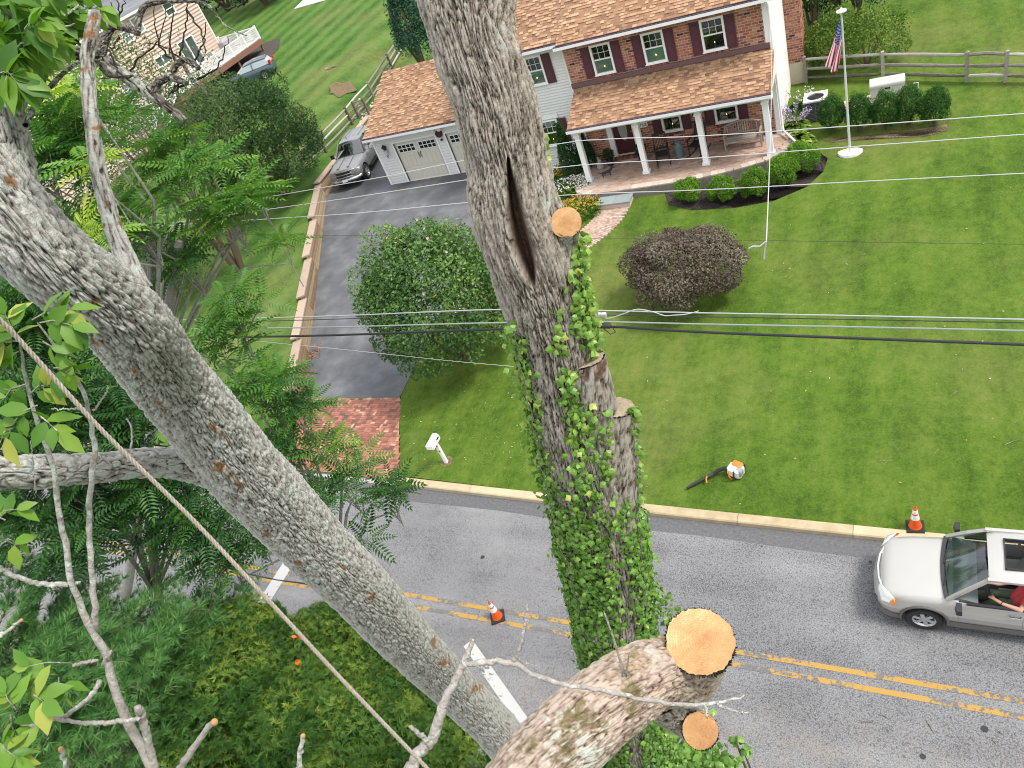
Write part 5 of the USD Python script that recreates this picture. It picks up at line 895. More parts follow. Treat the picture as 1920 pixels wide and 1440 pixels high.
def far_car():
    t = thing('far_car', 'dark blue hatchback half hidden by the round evergreen next to the white deck', 'car', (-46.0, 48.3, 4.42), math.radians(205)); n = local(t); BL = plain('slate_blue_paint', (.07, .095, .12), .25, .05, metal=.3, coat=.6)
    st = [(.8, .75, .7, .4), (.6, .9, .82, .3), (0, .98, .86, .28), (-.5, 1.02, .87, .28), (-2.6, 1.02, .87, .28), (-3.2, 1.0, .84, .34), (-3.4, .9, .76, .42)]; body = loft([car_ring(*s) for s in st]); cut = m3.Manifold()
    for wx in (0, -2.6):
        for s in (-1, 1): cut = cut + mcyl((wx, s * .84, .34), .40, .5); wheel(n, wx, s * .77, .33, .21, s, 5)
    MB().mesh(body - cut).build('body', BL, n, smooth=30)
    MB().mesh(loft([[(x, y * w, z) for y, z in ((-1, .98), (-.8, zt - .1), (-.6, zt), (.6, zt), (.8, zt - .1), (1, .98))] for x, w, zt in ((-.45, .8, 1.05), (-1.2, .78, 1.42), (-2.0, .78, 1.5), (-3.0, .76, 1.45), (-3.35, .72, 1.05))])).build('cabin_glass', plain('car_glass_pale', (.30, .36, .38), .06, spec=.9), n, smooth=30)
    MB().mesh(loft([[(x, y * w, z + dz) for y, dz in ((-1, -.03), (-.7, .012), (0, .025), (.7, .012), (1, -.03), (0, -.05))] for x, w, z in ((-1.2, .62, 1.42), (-2.0, .66, 1.51), (-3.0, .62, 1.47), (-3.1, .6, 1.43))])).build('roof', BL, n, smooth=30)
    for s in (-1, 1): MB().box(-3.42, -3.25, s * .66 - .12, s * .66 + .12, .95, 1.2).build('tail_light', REDL, n); pillar(n, [(-1.9, s * .84, 1.0), (-1.95, s * .66, 1.47)], .1, .04, BL)
far_car()
# ================================================================ NEIGHBOUR'S HOUSE, FENCES, POLES, PROPS
NSID = plain('beige_siding', (.56, .44, .36), .6, .04, scale=2, noise_w=.6); NROOF = ramp_mat('grey_shingle', [(0, (.20, .21, .23)), (1, (.40, .41, .43))], .9, scale=9, noise_w=1)
DECK = plain('deck_boards', (.42, .38, .34), .8); FASC = plain('brown_fascia', (.22, .11, .075), .7); PVC = plain('white_vinyl', (.80, .80, .79), .35, .03)
nb = thing('neighbour_house', 'beige sided house with a grey roof and a white railed deck at upper left', 'house', (-51.5, 47, 5)); NX = -51.5
nw = [(50.2, 52.05, 6.25, 8.32), (47.2, 48.0, 10.3, 11.3), (45.75, 46.5, 10.15, 10.8), (50.9, 51.85, 10.3, 11.1), (47.3, 48.7, 7.65, 8.25), (43.0, 44.0, 7.1, 7.95)]
sw = MB().box(NX - .3, NX - .03, 33, 54.5, 3.0, 12.0).build('side_wall', NSID, nb); MB().box(NX - 9, NX - .3, 54.3, 54.5, 3, 12.0).build('rear_wall', NSID, nb); MB().box(NX - 9, NX - .3, 33, 33.2, 3, 12.0).build('front_wall', NSID, nb)
for r in range(33):
    z = 3.6 + r * .25; sp = [(33.0, 54.5)]
    for a, c, d, e in nw:
        if z + .25 > d - .09 and z < e + .09: sp = [q for s, t in sp for q in ((s, min(t, a - .1)), (max(s, c + .1), t)) if q[1] - q[0] > .02]
    for s, t in sp: MB().add([(NX + q, y, z + k) for y in (s, t) for q, k in ((-.06, 0), (.07, 0), (-.028, .25), (-.06, .25))], [[3, 2, 1, 0], [4, 5, 6, 7], [1, 5, 4, 0], [2, 6, 5, 1], [3, 7, 6, 2]], RNG.random()).build('clapboard', NSID, sw)
for k, (a, c, d, e) in enumerate(nw):
    g = group_node(nb, 'sliding_door' if k == 0 else 'window'); b = MB()
    for ya, yb_, za, zb_ in ((a - .1, a, d - .1, e + .1), (c, c + .1, d - .1, e + .1), (a, c, e, e + .1), (a, c, d - .1, d), ((a + c) / 2 - .05, (a + c) / 2 + .05, d, e)) if k in (0, 4) else ((a - .1, a, d - .1, e + .1), (c, c + .1, d - .1, e + .1), (a, c, e, e + .1), (a, c, d - .1, d), (a, c, (d + e) / 2 - .03, (d + e) / 2 + .03)): b.box(NX - .02, NX + .09, ya, yb_, za, zb_)
    b.build('frame', TRIM, g); MB().box(NX - .025, NX + .0, a, c, d, e).build('pane', plain('far_dark_glass', (.06, .075, .08), .05, spec=.9) if k in (0, 4, 3) else plain('far_pale_glass', (.26, .31, .31), .05, spec=.9), g)
b = MB(); b.add([(NX + .45, 32.6, 11.75), (NX + .45, 54.9, 11.75), (NX - 4.6, 54.9, 14.6), (NX - 4.6, 32.6, 14.6)], [[0, 1, 2, 3]]); b.add([(NX - 9.6, 32.6, 11.75), (NX - 9.6, 54.9, 11.75), (NX - 4.6, 54.9, 14.6), (NX - 4.6, 32.6, 14.6)], [[3, 2, 1, 0]]); b.add([(NX + .45, 54.9, 11.6), (NX - 9.6, 54.9, 11.6), (NX - 4.6, 54.9, 14.6)], [[0, 1, 2]]); b.build('roof', NROOF, nb)
for k in range(40): q = k / 40; MB().beam((NX + .45 - 5.05 * q, 32.6, 11.76 + 2.85 * q), (NX + .45 - 5.05 * q, 54.9, 11.76 + 2.85 * q), .15, .03, tone=RNG.random()).build('shingle_course', NROOF, nb)
MB().box(NX + .40, NX + .52, 32.6, 54.9, 11.58, 11.74).build('gutter', TRIM, nb); MB().box(NX - .04, NX + .05, 54.42, 54.54, 4, 11.7).build('corner_board', TRIM, nb); MB().box(NX, NX + .45, 32.7, 54.8, 11.55, 11.58).build('soffit', TRIM, nb)
dk = group_node(nb, 'deck'); DX0, DX1, DY0, DY1, DZ = NX + .03, -47.2, 43.2, 54.6, 6.15
for y in np.arange(DY0, DY1 - .1, .145): MB().box(DX0, DX1, y, y + .138, DZ - .04, DZ, RNG.random()).build('deck_board', DECK, dk)
b = MB(); b.box(DX1, DX1 + .06, DY0, DY1, DZ - .42, DZ - .01); b.box(DX0, DX1, DY1, DY1 + .06, DZ - .42, DZ - .01); b.box(DX0, DX1, DY0 - .06, DY0, DZ - .42, DZ - .01); b.build('fascia', FASC, dk)
for x, y in ((DX1 - .1, DY0 + .1), (DX1 - .1, 47), (DX1 - .1, 51), (DX1 - .1, DY1 - .15)): MB().box(x - .07, x + .07, y - .07, y + .07, 3.6, DZ - .05).build('support_post', FASC, dk)
def railing(a, b, z0, z1, npost, first=0):
    a, b = np.array(a, float), np.array(b, float); L = np.linalg.norm(b - a)
    for k in range(first, npost + 1):
        p = a + (b - a) * k / npost; z = z0 + (z1 - z0) * k / npost; MB().box(p[0] - .065, p[0] + .065, p[1] - .065, p[1] + .065, z, z + 1.02).box(p[0] - .085, p[0] + .085, p[1] - .085, p[1] + .085, z + 1.02, z + 1.06).build('rail_post', PVC, dk)
    for h in (.10, .93): MB().beam((*a, z0 + h), (*b, z1 + h), .06, .07).build('rail', PVC, dk)
    for k in range(1, int(L / .13)): q = k / int(L / .13); p = a + (b - a) * q; z = z0 + (z1 - z0) * q; MB().box(p[0] - .018, p[0] + .018, p[1] - .018, p[1] + .018, z + .1, z + .93).build('baluster', PVC, dk)
railing((DX1, DY0), (DX1, DY1), DZ, DZ, 6); railing((DX1 - .07, DY1), (DX0 + .1, DY1), DZ + .004, DZ + .004, 2, 1); railing((-49.2, DY0), (DX0 + .2, DY0), DZ, DZ, 1)
for k in range(7): MB().box(DX1 - 1.5, DX1 - .1, DY0 - .3 - .28 * k, DY0 - .02 - .28 * k, DZ - .22 - .19 * k, DZ - .18 - .19 * k).build('stair_tread', FASC, dk); 
railing((DX1 - .05, DY0 - .05), (DX1 - .05, DY0 - 2.0), DZ - .05, DZ - 1.35, 2); railing((DX1 - 1.55, DY0 - .05), (DX1 - 1.55, DY0 - 2.0), DZ - .05, DZ - 1.35, 2)
b = MB(); b.add([(x, y, float(ground(x, y)) + .03) for x, y in ((-51, 43), (-46.4, 44), (-45.7, 48), (-45.4, 54), (-46.5, 56.2), (-51, 56))], [[0, 1, 2], [0, 2, 3], [0, 3, 4], [0, 4, 5]]); tag(b.build('mulch_bed', MULCH).prim, 'dark mulch under the white railed deck', 'mulch bed', kind='structure')
t = thing('grill', 'covered grey barbecue grill on the white railed deck', 'grill', (-49.2, 52.8, DZ)); MB().mesh(trimesh.convex.convex_hull(np.array([(-49.2 + a, 52.8 + b_, DZ + c) for a, b_, c in [(-.35, -.6, 0), (.35, -.6, 0), (-.35, .6, 0), (.35, .6, 0), (-.3, -.6, .95), (.25, -.6, .95), (-.3, .6, .95), (.25, .6, .95), (0, -.35, 1.2), (0, .35, 1.2)]]))).build('cover', plain('grill_cover', (.30, .29, .29), .8), t, smooth=35); [MB().lathe([(0, 0), (.06, 0), (.06, .03), (0, .03)], (-49.2, 52.8 + s * .4, DZ - .0), 8, (1, 0, 0)).build('caster', BLACKM, t) for s in (-1, 1)]
t = thing('deck_chair', 'metal mesh chair on the white railed deck by the sliding door', 'chair', (-48.6, 50.2, DZ)); b = MB(); c = np.array([-48.6, 50.2, DZ])
for s in (-.25, .25): b.tube(c + np.array([(.3, s, 0), (.28, s, .42), (-.2, s, .40), (-.35, s, .95)]), .014, 6); b.tube(c + np.array([(-.2, s, 0), (-.2, s, .4)]), .014, 6)
b.build('frame', BLACKM, t); MB().obox(c + [.03, 0, .43], (.25, .25, .01), np.eye(3)).obox(c + [-.28, 0, .68], (.01, .25, .27), [[.96, 0, .27], [0, 1, 0], [-.27, 0, .96]]).build('mesh_seat', plain('grey_mesh', (.2, .2, .2), .8), t)
b = MB(); b.add([(x, y, float(ground(x, y)) + .03) for x, y in ((-48.6, 62.2), (-43, 61.8), (-43, 69), (-48, 69))], [[0, 1, 2, 3]]); tag(b.build('pale_path', plain('pale_paving', (.42, .43, .45), .8)).prim, 'pale paving at the top of the far lawn', 'paving', kind='structure')
# split rail fences
FW = ramp_mat('weathered_rail', [(0, (.11, .095, .08)), (.5, (.26, .235, .205)), (1, (.42, .40, .36))], .9, scale=7, noise_w=.9, stretch=(1, 1, 2.5), bump=.5, bump_scale=40)
PW = ramp_mat('dark_post', [(0, (.07, .05, .04)), (.5, (.15, .115, .095)), (1, (.26, .21, .18))], .9, scale=7, noise_w=.9, bump=.5, bump_scale=40)
def fence(name, label, pts, h, rails, loc, pm):
    t = thing(name, label, 'fence', loc)
    for p in pts: MB().mesh(trimesh.convex.convex_hull(np.vstack([[(p[0] + a * .07, p[1] + b_ * .07, p[2] - .1) for a in (-1, 1) for b_ in (-1, 1)], [(p[0] + a * .065, p[1] + b_ * .06, p[2] + h) for a in (-1, 1) for b_ in (-1, 1)], [(p[0], p[1], p[2] + h + .05)]])), RNG.random()).build('post', pm, t)
    for a, b_ in zip(pts, pts[1:]):
        for r in rails:
            a1, b1 = np.array(a) + [0, 0, r], np.array(b_) + [0, 0, r]; m = (a1 + b1) / 2 + RNG.normal(0, .02, 3); MB().tube([a1 - unit(b1 - a1) * .08, a1 * .8 + m * .2, m, b1 * .8 + m * .2, b1 + unit(b1 - a1) * .08], [.035, .062, .07, .062, .035], 6, tone=RNG.random()).build('rail', FW, t, smooth=45)
    return t
G3 = lambda x, y: (x, y, float(ground(x, y)))
LF = [gat(*p) for p in ((612, 286), (661, 234), (702, 186), (737, 132), (763, 86))]; LF = [tuple(gat(520, 362))] + [tuple(p) for p in LF]
d0 = unit(np.array(LF[0]) - np.array(LF[1])); 
fence('split_rail_fence', 'weathered split rail fence climbing the side lawn behind the garage', [G3(*(np.array(LF[0]) + d0 * 3.4)[:2]), LF[0]] + LF[1:], 1.18, (.28, .68, 1.06), LF[1], PW)
ga, gb = gat(674, 222), gat(693, 216); t = thing('fence_gate', 'small two rail wooden gate beside the split rail fence at the garage corner', 'gate', ga)
for p in (ga, gb): MB().box(p[0] - .06, p[0] + .06, p[1] - .06, p[1] + .06, p[2] - .1, p[2] + 1.15).build('post', PW, t)
for r in (.3, .7, 1.05): MB().beam(ga + [0, 0, r], gb + [0, 0, r], .05, .09, tone=RNG.random()).build('rail', FW, t)
RF = [gat(*p) for p in ((1512, 156), (1656, 150), (1812, 154), (1885, 154))]; RF += [RF[-1] + (RF[-1] - RF[-2]) * 2.6]; RF = [G3(*p[:2]) for p in RF]
fence('back_fence', 'grey three rail fence running right from the house corner behind the flagpole', RF, 1.2, (.25, .65, 1.08), RF[0], FW)
# flagpole and flag
fb = gat(1594, 289); POLE = plain('pale_pole', (.55, .56, .54), .4, .05); zt = 5.35
t = thing('flagpole', 'pale metal flagpole on a white base in the lawn right of the house', 'flagpole', fb)
MB().lathe([(0, 0), (.045, 0), (.045, 1.6), (.04, 1.62), (.04, 3.2), (.034, 3.22), (.032, zt), (0, zt)], fb, 12).build('pole', POLE, t, smooth=30); MB().lathe([(0, 0), (.17, 0), (.17, .03), (.02, .05), (.04, .10), (.0, .14)], fb + [0, 0, zt], 16).build('finial', TRIM, t, smooth=30)
MB().prism([(fb[0] + .44 * math.cos(a) * (1 + .1 * math.sin(3 * a)), fb[1] + .30 * math.sin(a)) for a in np.linspace(0, 6.283, 13)[:-1]], fb[2] - .05, fb[2] + .10).build('base', PVC, t); MB().tube([fb + [.0, -.045, 1.05], fb + [.05, -.09, 1.05], fb + [-.05, -.09, 1.0], fb + [0, -.045, 1.0]], .012, 5).build('cleat', POLE, t)
t = thing('flag', 'American flag hanging limp from the flagpole', 'flag', fb + [0, 0, zt - 1])
def cloth(u, v):
    u, v = np.asarray(u, float), np.asarray(v, float); h = 1.12; L = 1.85
    squeeze = 1 - .60 * np.sqrt(np.clip(u, 0, 1)); top = zt - .12
    zz = top - v * h * (1 - u) - u * (v * h * .62) - L * u * (.70 + .12 * (1 - v)); xx = -.05 - .26 * L * u * (1.15 - .75 * v) * (1.0) + .05 * u * np.sin(v * 14 + u * 3); yy = -.05 + .13 * np.sqrt(u) * np.sin(v * 15 + 2 * u) - .10 * u
    return np.stack([fb[0] + xx, fb[1] + yy, fb[2] + zz], -1)
FR, FWh, FB = plain('flag_red', (.50, .025, .07), .8, .03), plain('flag_white', (.72, .70, .71), .8, .03), plain('flag_blue', (.035, .06, .22), .8, .03)
for k in range(13):
    u0 = .4 if k < 7 else 0.0; U, Vv = np.meshgrid(np.linspace(u0, 1, 30), np.linspace(k / 13, (k + 1) / 13, 4)); P0 = cloth(U, Vv); MB().grid(P0).build('stripe', FR if k % 2 == 0 else FWh, t, smooth=True)
U, Vv = np.meshgrid(np.linspace(0, .4, 14), np.linspace(0, 7 / 13, 22)); MB().grid(cloth(U, Vv)).build('canton', FB, t, smooth=True)
b = MB()
for r in range(9):
    for c in range(6 if r % 2 == 0 else 5):
        u, v = (c + (.5 if r % 2 == 0 else 1.0)) * .4 / 6, (r + .8) * (7 / 13) / 9.6; a = np.arange(10) * np.pi / 5; rad = np.where(np.arange(10) % 2 == 0, .030, .012); q = cloth(u + rad * np.sin(a) / 1.9, v - rad * np.cos(a)); c0 = cloth(u, v); du = cloth(u + .01, v) - c0; dv = cloth(u, v + .01) - c0; nn = unit(np.cross(du, dv)); nn = nn * (1 if nn @ (CAM - c0) > 0 else -1)
        b.add(np.vstack([c0, q]) + nn * .006, [[0, 1 + i, 1 + (i + 1) % 10] for i in range(10)])
b.build('stars', FWh, t)
# mailbox
mb0 = gat(838, 868); t = thing('mailbox', 'white arched mailbox on a white post with red reflectors by the apron', 'mailbox', mb0); MB().box(mb0[0] - .05, mb0[0] + .05, mb0[1] - .05, mb0[1] + .05, mb0[2] - .1, mb0[2] + 1.04).build('post', PVC, t)
q = [(-.13, 0), (.13, 0)] + [(.13 * math.cos(a), .13 + .10 * math.sin(a)) for a in np.linspace(0, np.pi, 12)]; m = trimesh.creation.extrude_polygon(_P(q), .52); m.apply_transform([[1, 0, 0, mb0[0]], [0, 0, 1, mb0[1] - .36], [0, 1, 0, mb0[2] + 1.02], [0, 0, 0, 1]]); MB().mesh(m).build('box', PVC, t, smooth=35)
MB().box(mb0[0] - .12, mb0[0] + .12, mb0[1] - .372, mb0[1] - .362, mb0[2] + 1.03, mb0[2] + 1.2).build('door', PVC, t); MB().box(mb0[0] + .131, mb0[0] + .139, mb0[1] - .05, mb0[1] + .10, mb0[2] + 1.12, mb0[2] + 1.18).build('number_strip', BLACKM, t)
for z in (.62, .85): MB().lathe([(0, .0), (.035, .0), (.035, .012), (0, .014)], mb0 + [.012, -.05, z], 10, (0, -1, 0)).build('reflector', REDL, t)
# traffic cones
CO = plain('cone_orange', (.72, .10, .015), .5, .06); COW = plain('cone_collar', (.72, .71, .70), .4, .03)
def cone(label, loc, rot):
    t = thing('traffic_cone', label, 'traffic cone', loc, rot, 'traffic cones put out along the road'); n = local(t); m = trimesh.convex.convex_hull(np.array([(a * x, b_ * x, z) for a in (-1, 1) for b_ in (-1, 1) for x, z in ((.19, 0), (.19, .025), (.165, .045))] + [(a * .15 if k else a * .19, b_ * .19 if k else b_ * .15, z) for a in (-1, 1) for b_ in (-1, 1) for k in (0, 1) for z in (0, .02)])); MB().mesh(m).build('base', RUBBER, n)
    rz = lambda z: .135 - .105 * (z - .04) / .68
    MB().lathe([(.145, .04), (.14, .06), (rz(.06), .061), (rz(.34), .34), (rz(.46), .46), (rz(.62), .62), (rz(.72), .72), (.022, .725), (.022, .69)], (0, 0, 0), 24).build('cone_body', CO, n, smooth=40)
    for z0, z1 in ((.33, .48), (.53, .64)): MB().lathe([(rz(z0) + .001, z0), (rz(z0) + .004, z0), (rz(z1) + .004, z1), (rz(z1) + .001, z1)], (0, 0, 0), 24).build('reflective_collar', COW, n, smooth=40)
p1 = gat(1716, 985); cone('orange cone with a black base standing on the curb behind the SUV', (p1[0], p1[1] - .05, .15), .05); p2 = gat(934, 1158); cone('orange cone with a black base standing on the double yellow centre line', (p2[0], p2[1], .012), .5)
# leaf blower
lb = gat(1381, 893); t = thing('leaf_blower', 'orange and white backpack leaf blower with a black tube lying on the lawn', 'leaf blower', lb); WB = plain('blower_white', (.68, .67, .65), .45, .03); OR = plain('blower_orange', (.75, .17, .03), .45)
def rock(c, h, ax=np.eye(3), r=.35):
    p = []
    for s in np.array(np.meshgrid([-1, 1], [-1, 1], [-1, 1])).T.reshape(-1, 3):
        for k in range(3): q = np.array(s, float); q[k] *= 1; o = np.ones(3) * (1 - r); o[k] = 1; p.append(q * o * h)
    return trimesh.convex.convex_hull(np.array(p) @ np.asarray(ax) + c)
cb = lb + [.0, .05, .19]; ax = np.array([[.9, -.35, -.1], [.35, .92, .0], [.1, -.04, .99]])
MB().mesh(rock(cb, (.21, .17, .16), ax)).build('engine_housing', WB, t, smooth=35); MB().mesh(rock(cb + [.05, .08, .12], (.15, .10, .07), ax)).build('orange_cover', OR, t, smooth=35); MB().mesh(rock(cb + [.10, -.08, .02], (.10, .10, .13), ax)).build('fan_case', plain('blower_grey', (.25, .25, .26), .5), t, smooth=35)
MB().mesh(rock(cb + [.14, .06, -.06], (.04, .17, .14), ax)).build('back_frame', BLACKP, t)
for s in (0, 1): MB().tube([cb + [-.02 - .12 * s, -.17, .14], cb + [-.02 - .12 * s, -.25, .02], cb + [-.0 - .1 * s, -.2, -.14]], .022, 6).build('harness_strap', OR if s else BLACKP, t, smooth=True)
MB().tube([cb + [-.12, .02, .02], cb + [-.30, .03, .03], cb + [-.46, -.02, .0], cb + [-.60, -.12, -.06]], [.06, .058, .055, .05], 10).build('flexible_hose', RUBBER, t, smooth=True); e = gat(1288, 918) + [0, 0, .05]; MB().tube([cb + [-.58, -.10, -.05], (cb + [-.58, -.10, -.05]) * .5 + e * .5 + [0, 0, .01], e], [.05, .046, .038], 10).build('blow_tube', BLACKP, t, smooth=True)
h0 = (cb + [-.58, -.10, -.05]) * .75 + e * .25; MB().tube([h0 + [0, 0, .04], h0 + [.0, -.1, .05], h0 + [.02, -.2, .0]], .022, 8).build('throttle_handle', OR, t, smooth=True)
# air conditioner, generator
a0 = gat(1532, 222); t = thing('air_conditioner', 'grey air conditioning unit with a white top ring beside the house', 'air conditioner', a0); c = a0 + [0, .1, 0]; s = .41
MB().box(c[0] - s + .01, c[0] + s - .01, c[1] - s + .01, c[1] + s - .01, c[2], c[2] + .86).build('coil', BLACKM, t); LV = plain('grey_louvre', (.13, .14, .15), .5)
for k in range(14): z = c[2] + .04 + k * .059; MB().box(c[0] - s, c[0] + s, c[1] - s, c[1] + s, z, z + .028, RNG.random()).build('louvre', LV, t)
for x in (-1, -.0, 1): MB().box(c[0] + x * s - .015, c[0] + x * s + .015, c[1] - s - .012, c[1] - s, c[2], c[2] + .86).build('corner_post', LV, t)
g = np.linspace(0, 2 * np.pi, 41)[:-1]; sq = _P([(c[0] + x * (s + .02), c[1] + y * (s + .02)) for x, y in ((-1, -1), (1, -1), (1, 1), (-1, 1))]).buffer(.03).difference(Point(c[0], c[1]).buffer(.33)); m = trimesh.creation.extrude_polygon(sq, .06); m.apply_translation([0, 0, c[2] + .861]); MB().mesh(m).build('top_ring', plain('ac_white', (.62, .62, .60), .5), t)
b = MB(); [b.obox(c + [.16 * math.cos(a), .16 * math.sin(a), .82], (.13, .07, .006), [[math.cos(a), math.sin(a), 0], [-math.sin(a) * .9, math.cos(a) * .9, .4], [0, 0, 1]]) for a in (0.3, 2.4, 4.5)]; b.lathe([(0, .78), (.09, .78), (.09, .86), (0, .87)], c, 12); b.build('fan', BLACKM, t)
b = MB(); [b.tube([(c[0] + r * math.cos(a), c[1] + r * math.sin(a), c[2] + .90) for a in g[::2]] + [(c[0] + r, c[1], c[2] + .90)], .006, 4) for r in (.1, .17, .24, .31)]; b.build('grille', BLACKM, t)
pad = gat(1634, 190); b = MB(); b.prism([(pad[0] - 1.35, pad[1] + .25), (pad[0] - 1.2, pad[1] - .35), (pad[0] + .2, pad[1] - .55), (pad[0] + 1.25, pad[1] - .55), (pad[0] + 1.25, pad[1] + .5), (pad[0] - .6, pad[1] + .6)], pad[2] - .1, pad[2] + .04); tag(b.build('concrete_pad', plain('tan_pad', (.50, .40, .28), .9)).prim, 'tan concrete pad under the standby generator', 'pad', kind='structure')
g0 = np.array([pad[0] + .60, pad[1] + .05, pad[2] + .04]); t = thing('generator', 'pale standby generator with a rounded lid on the tan pad', 'generator', g0); GM = plain('generator_beige', (.52, .51, .48), .5, .04)
MB().box(g0[0] - .62, g0[0] + .62, g0[1] - .33, g0[1] + .33, g0[2], g0[2] + .60).build('cabinet', GM, t)
q = [(-.345, 0), (.345, 0), (.345, .06)] + [(.345 * math.cos(a), .06 + .16 * math.sin(a)) for a in np.linspace(0, np.pi, 14)][1:-1] + [(-.345, .06)]; m = trimesh.creation.extrude_polygon(_P(q), 1.28); m.apply_transform([[0, 0, 1, g0[0] - .64], [1, 0, 0, g0[1]], [0, 1, 0, g0[2] + .605], [0, 0, 0, 1]]); MB().mesh(m).build('lid', GM, t, smooth=35)
for k in range(6): MB().box(g0[0] + .625, g0[0] + .64, g0[1] - .25, g0[1] + .25, g0[2] + .1 + .07 * k, g0[2] + .14 + .07 * k).build('vent_slat', LV, t)
MB().box(g0[0] - .1, g0[0] + .1, g0[1] - .345, g0[1] - .332, g0[2] + .50, g0[2] + .56).build('latch', BLACKM, t); MB().tube([g0 + [.62, .1, .15], g0 + [.85, .1, .2], g0 + [.95, .1, .35], g0 + [1.1, .1, .35], g0 + [1.1, .1, -.03]], .025, 6).build('gas_pipe', GM, t)
# ---- porch furniture
OAK = ramp_mat('weathered_teak', [(0, (.17, .14, .11)), (.5, (.30, .255, .21)), (1, (.42, .37, .31))], .85, scale=8, noise_w=.8)
bx, by, bz = -5.72, 30.75, 1.57; t = thing('bench', 'weathered wooden garden bench with an arched slatted back on the porch', 'bench', (bx, by, bz))
for s in (-1, 1):
    for y, h in ((-.22, .62), (.24, .92)): MB().box(bx + s * .72 - .03, bx + s * .72 + .03, by + y - .03, by + y + .03, bz, bz + h).build('leg', OAK, t)
    MB().beam((bx + s * .72, by - .28, bz + .64), (bx + s * .72, by + .24, bz + .66), .08, .04).build('armrest', OAK, t)
for k in range(6): MB().box(bx - .72, bx + .72, by - .25 + k * .083, by - .18 + k * .083, bz + .42, bz + .445, RNG.random()).build('seat_slat', OAK, t)
MB().box(bx - .72, bx + .72, by - .27, by - .24, bz + .32, bz + .40).build('apron', OAK, t); arch = lambda x: bz + .86 + .16 * (1 - (x / .72) ** 2)
MB().tube([(bx + x, by + .27, arch(x)) for x in np.linspace(-.72, .72, 13)], .04, 6).build('top_rail', OAK, t, smooth=True); MB().box(bx - .72, bx + .72, by + .24, by + .29, bz + .50, bz + .56).build('lower_rail', OAK, t)
for x in np.linspace(-.64, .64, 15): MB().box(bx + x - .02, bx + x + .02, by + .252, by + .275, bz + .56, arch(x) - .02, RNG.random()).build('back_slat', OAK, t)
def rocker(label, loc, rz):
    t = thing('rocking_chair', label, 'rocking chair', loc, rz, 'black rocking chairs on the porch'); n = local(t)
    for s in (-.27, .27):
        MB().tube([(s, -.55, .10), (s, -.3, .03), (s, 0, .015), (s, .35, .04), (s, .62, .13)], .022, 6).build('rocker', BLACKP, n, smooth=True)
        for y, z1 in ((-.28, .68), (.24, .45)): MB().beam((s, y, .04), (s, y + (.02 if y < 0 else .04), z1), .04, .04, up=(0, 1, 0)).build('leg', BLACKP, n)
        MB().beam((s * 1.02, .26, .42), (s * .95, .50, 1.18), .05, .04, up=(0, 1, 0)).build('back_post', BLACKP, n); MB().beam((s * 1.05, -.36, .70), (s * 1.02, .36, .70), .08, .03).build('armrest', BLACKP, n)
    MB().box(-.29, .29, -.32, .28, .42, .45).build('seat', BLACKP, n)
    for z, y in ((.52, .30), (1.10, .475)): MB().box(-.27, .27, y - .015, y + .015, z, z + .09).build('back_rail', BLACKP, n)
    for x in np.linspace(-.2, .2, 7): MB().beam((x, .31, .6), (x, .475, 1.12), .025, .018, up=(0, 1, 0)).build('spindle', BLACKP, n)
    return t
rocker('black rocking chair left of the blue milk can on the porch', (-9.05, 30.35, 1.57), .25); rocker('black rocking chair right of the blue milk can on the porch', (-7.62, 30.75, 1.57), -.35)
mc = np.array([-8.42, 30.75, 1.57]); t = thing('milk_can', 'blue grey milk can between the two rocking chairs on the porch', 'milk can', mc); MC = plain('milk_can_paint', (.13, .19, .21), .5); MB().lathe([(0, 0), (.17, 0), (.175, .42), (.17, .46), (.10, .56), (.10, .62)], mc, 20).build('can', MC, t, smooth=35); MB().lathe([(.10, .60), (.13, .62), (.13, .68), (.0, .70)], mc, 20).build('lid', MC, t, smooth=35); [MB().tube([mc + [s * .17, 0, .40], mc + [s * .22, 0, .43], mc + [s * .15, 0, .50]], .012, 5).build('handle', MC, t) for s in (-1, 1)]
dg = np.array([-11.55, 29.95, 1.56]); t = thing('dog_statue', 'small dark dachshund statue on the porch paving near the first post', 'statue', dg); b = MB(); u = np.array([.92, .38, 0])
b.tube([dg - u * .22 + [0, 0, .17], dg - u * .1 + [0, 0, .18], dg + u * .12 + [0, 0, .18], dg + u * .20 + [0, 0, .22], dg + u * .27 + [0, 0, .31]], [.05, .065, .065, .06, .045], 10); b.tube([dg + u * .25 + [0, 0, .32], dg + u * .33 + [0, 0, .31], dg + u * .42 + [0, 0, .28]], [.05, .04, .02], 8); b.tube([dg - u * .24 + [0, 0, .19], dg - u * .36 + [0, 0, .26]], [.02, .008], 6)
for s in (-.18, .15):
    for w in (-.04, .04): b.tube([dg + u * s + [-.38 * w, .92 * w, .15], dg + u * s + [-.38 * w, .92 * w, 0]], .022, 6)
for w in (-.05, .05): b.tube([dg + u * .26 + [-.38 * w, .92 * w, .34], dg + u * .24 + [-.5 * w, 1.2 * w, .25]], [.03, .02], 6)
b.build('figure', BLACKP, t, smooth=True)
un = np.array([-12.05, 30.75, 1.56]); t = thing('stone_rabbit', 'small pale stone garden figure by the brick wall at the porch end', 'statue', un); ST = plain('pale_stone', (.34, .33, .31), .9, .15, scale=20); MB().lathe([(0, 0), (.16, 0), (.17, .1), (.13, .25), (.08, .33)], un, 14).build('body', ST, t, smooth=True); MB().mesh(trimesh.creation.icosphere(2, .09).apply_translation(un + [.03, -.03, .38])).build('head', ST, t, smooth=True); [MB().tube([un + [.0, s * .04, .44], un + [-.04, s * .05, .58]], [.025, .015], 6).build('ear', ST, t, smooth=True) for s in (-1, 1)]
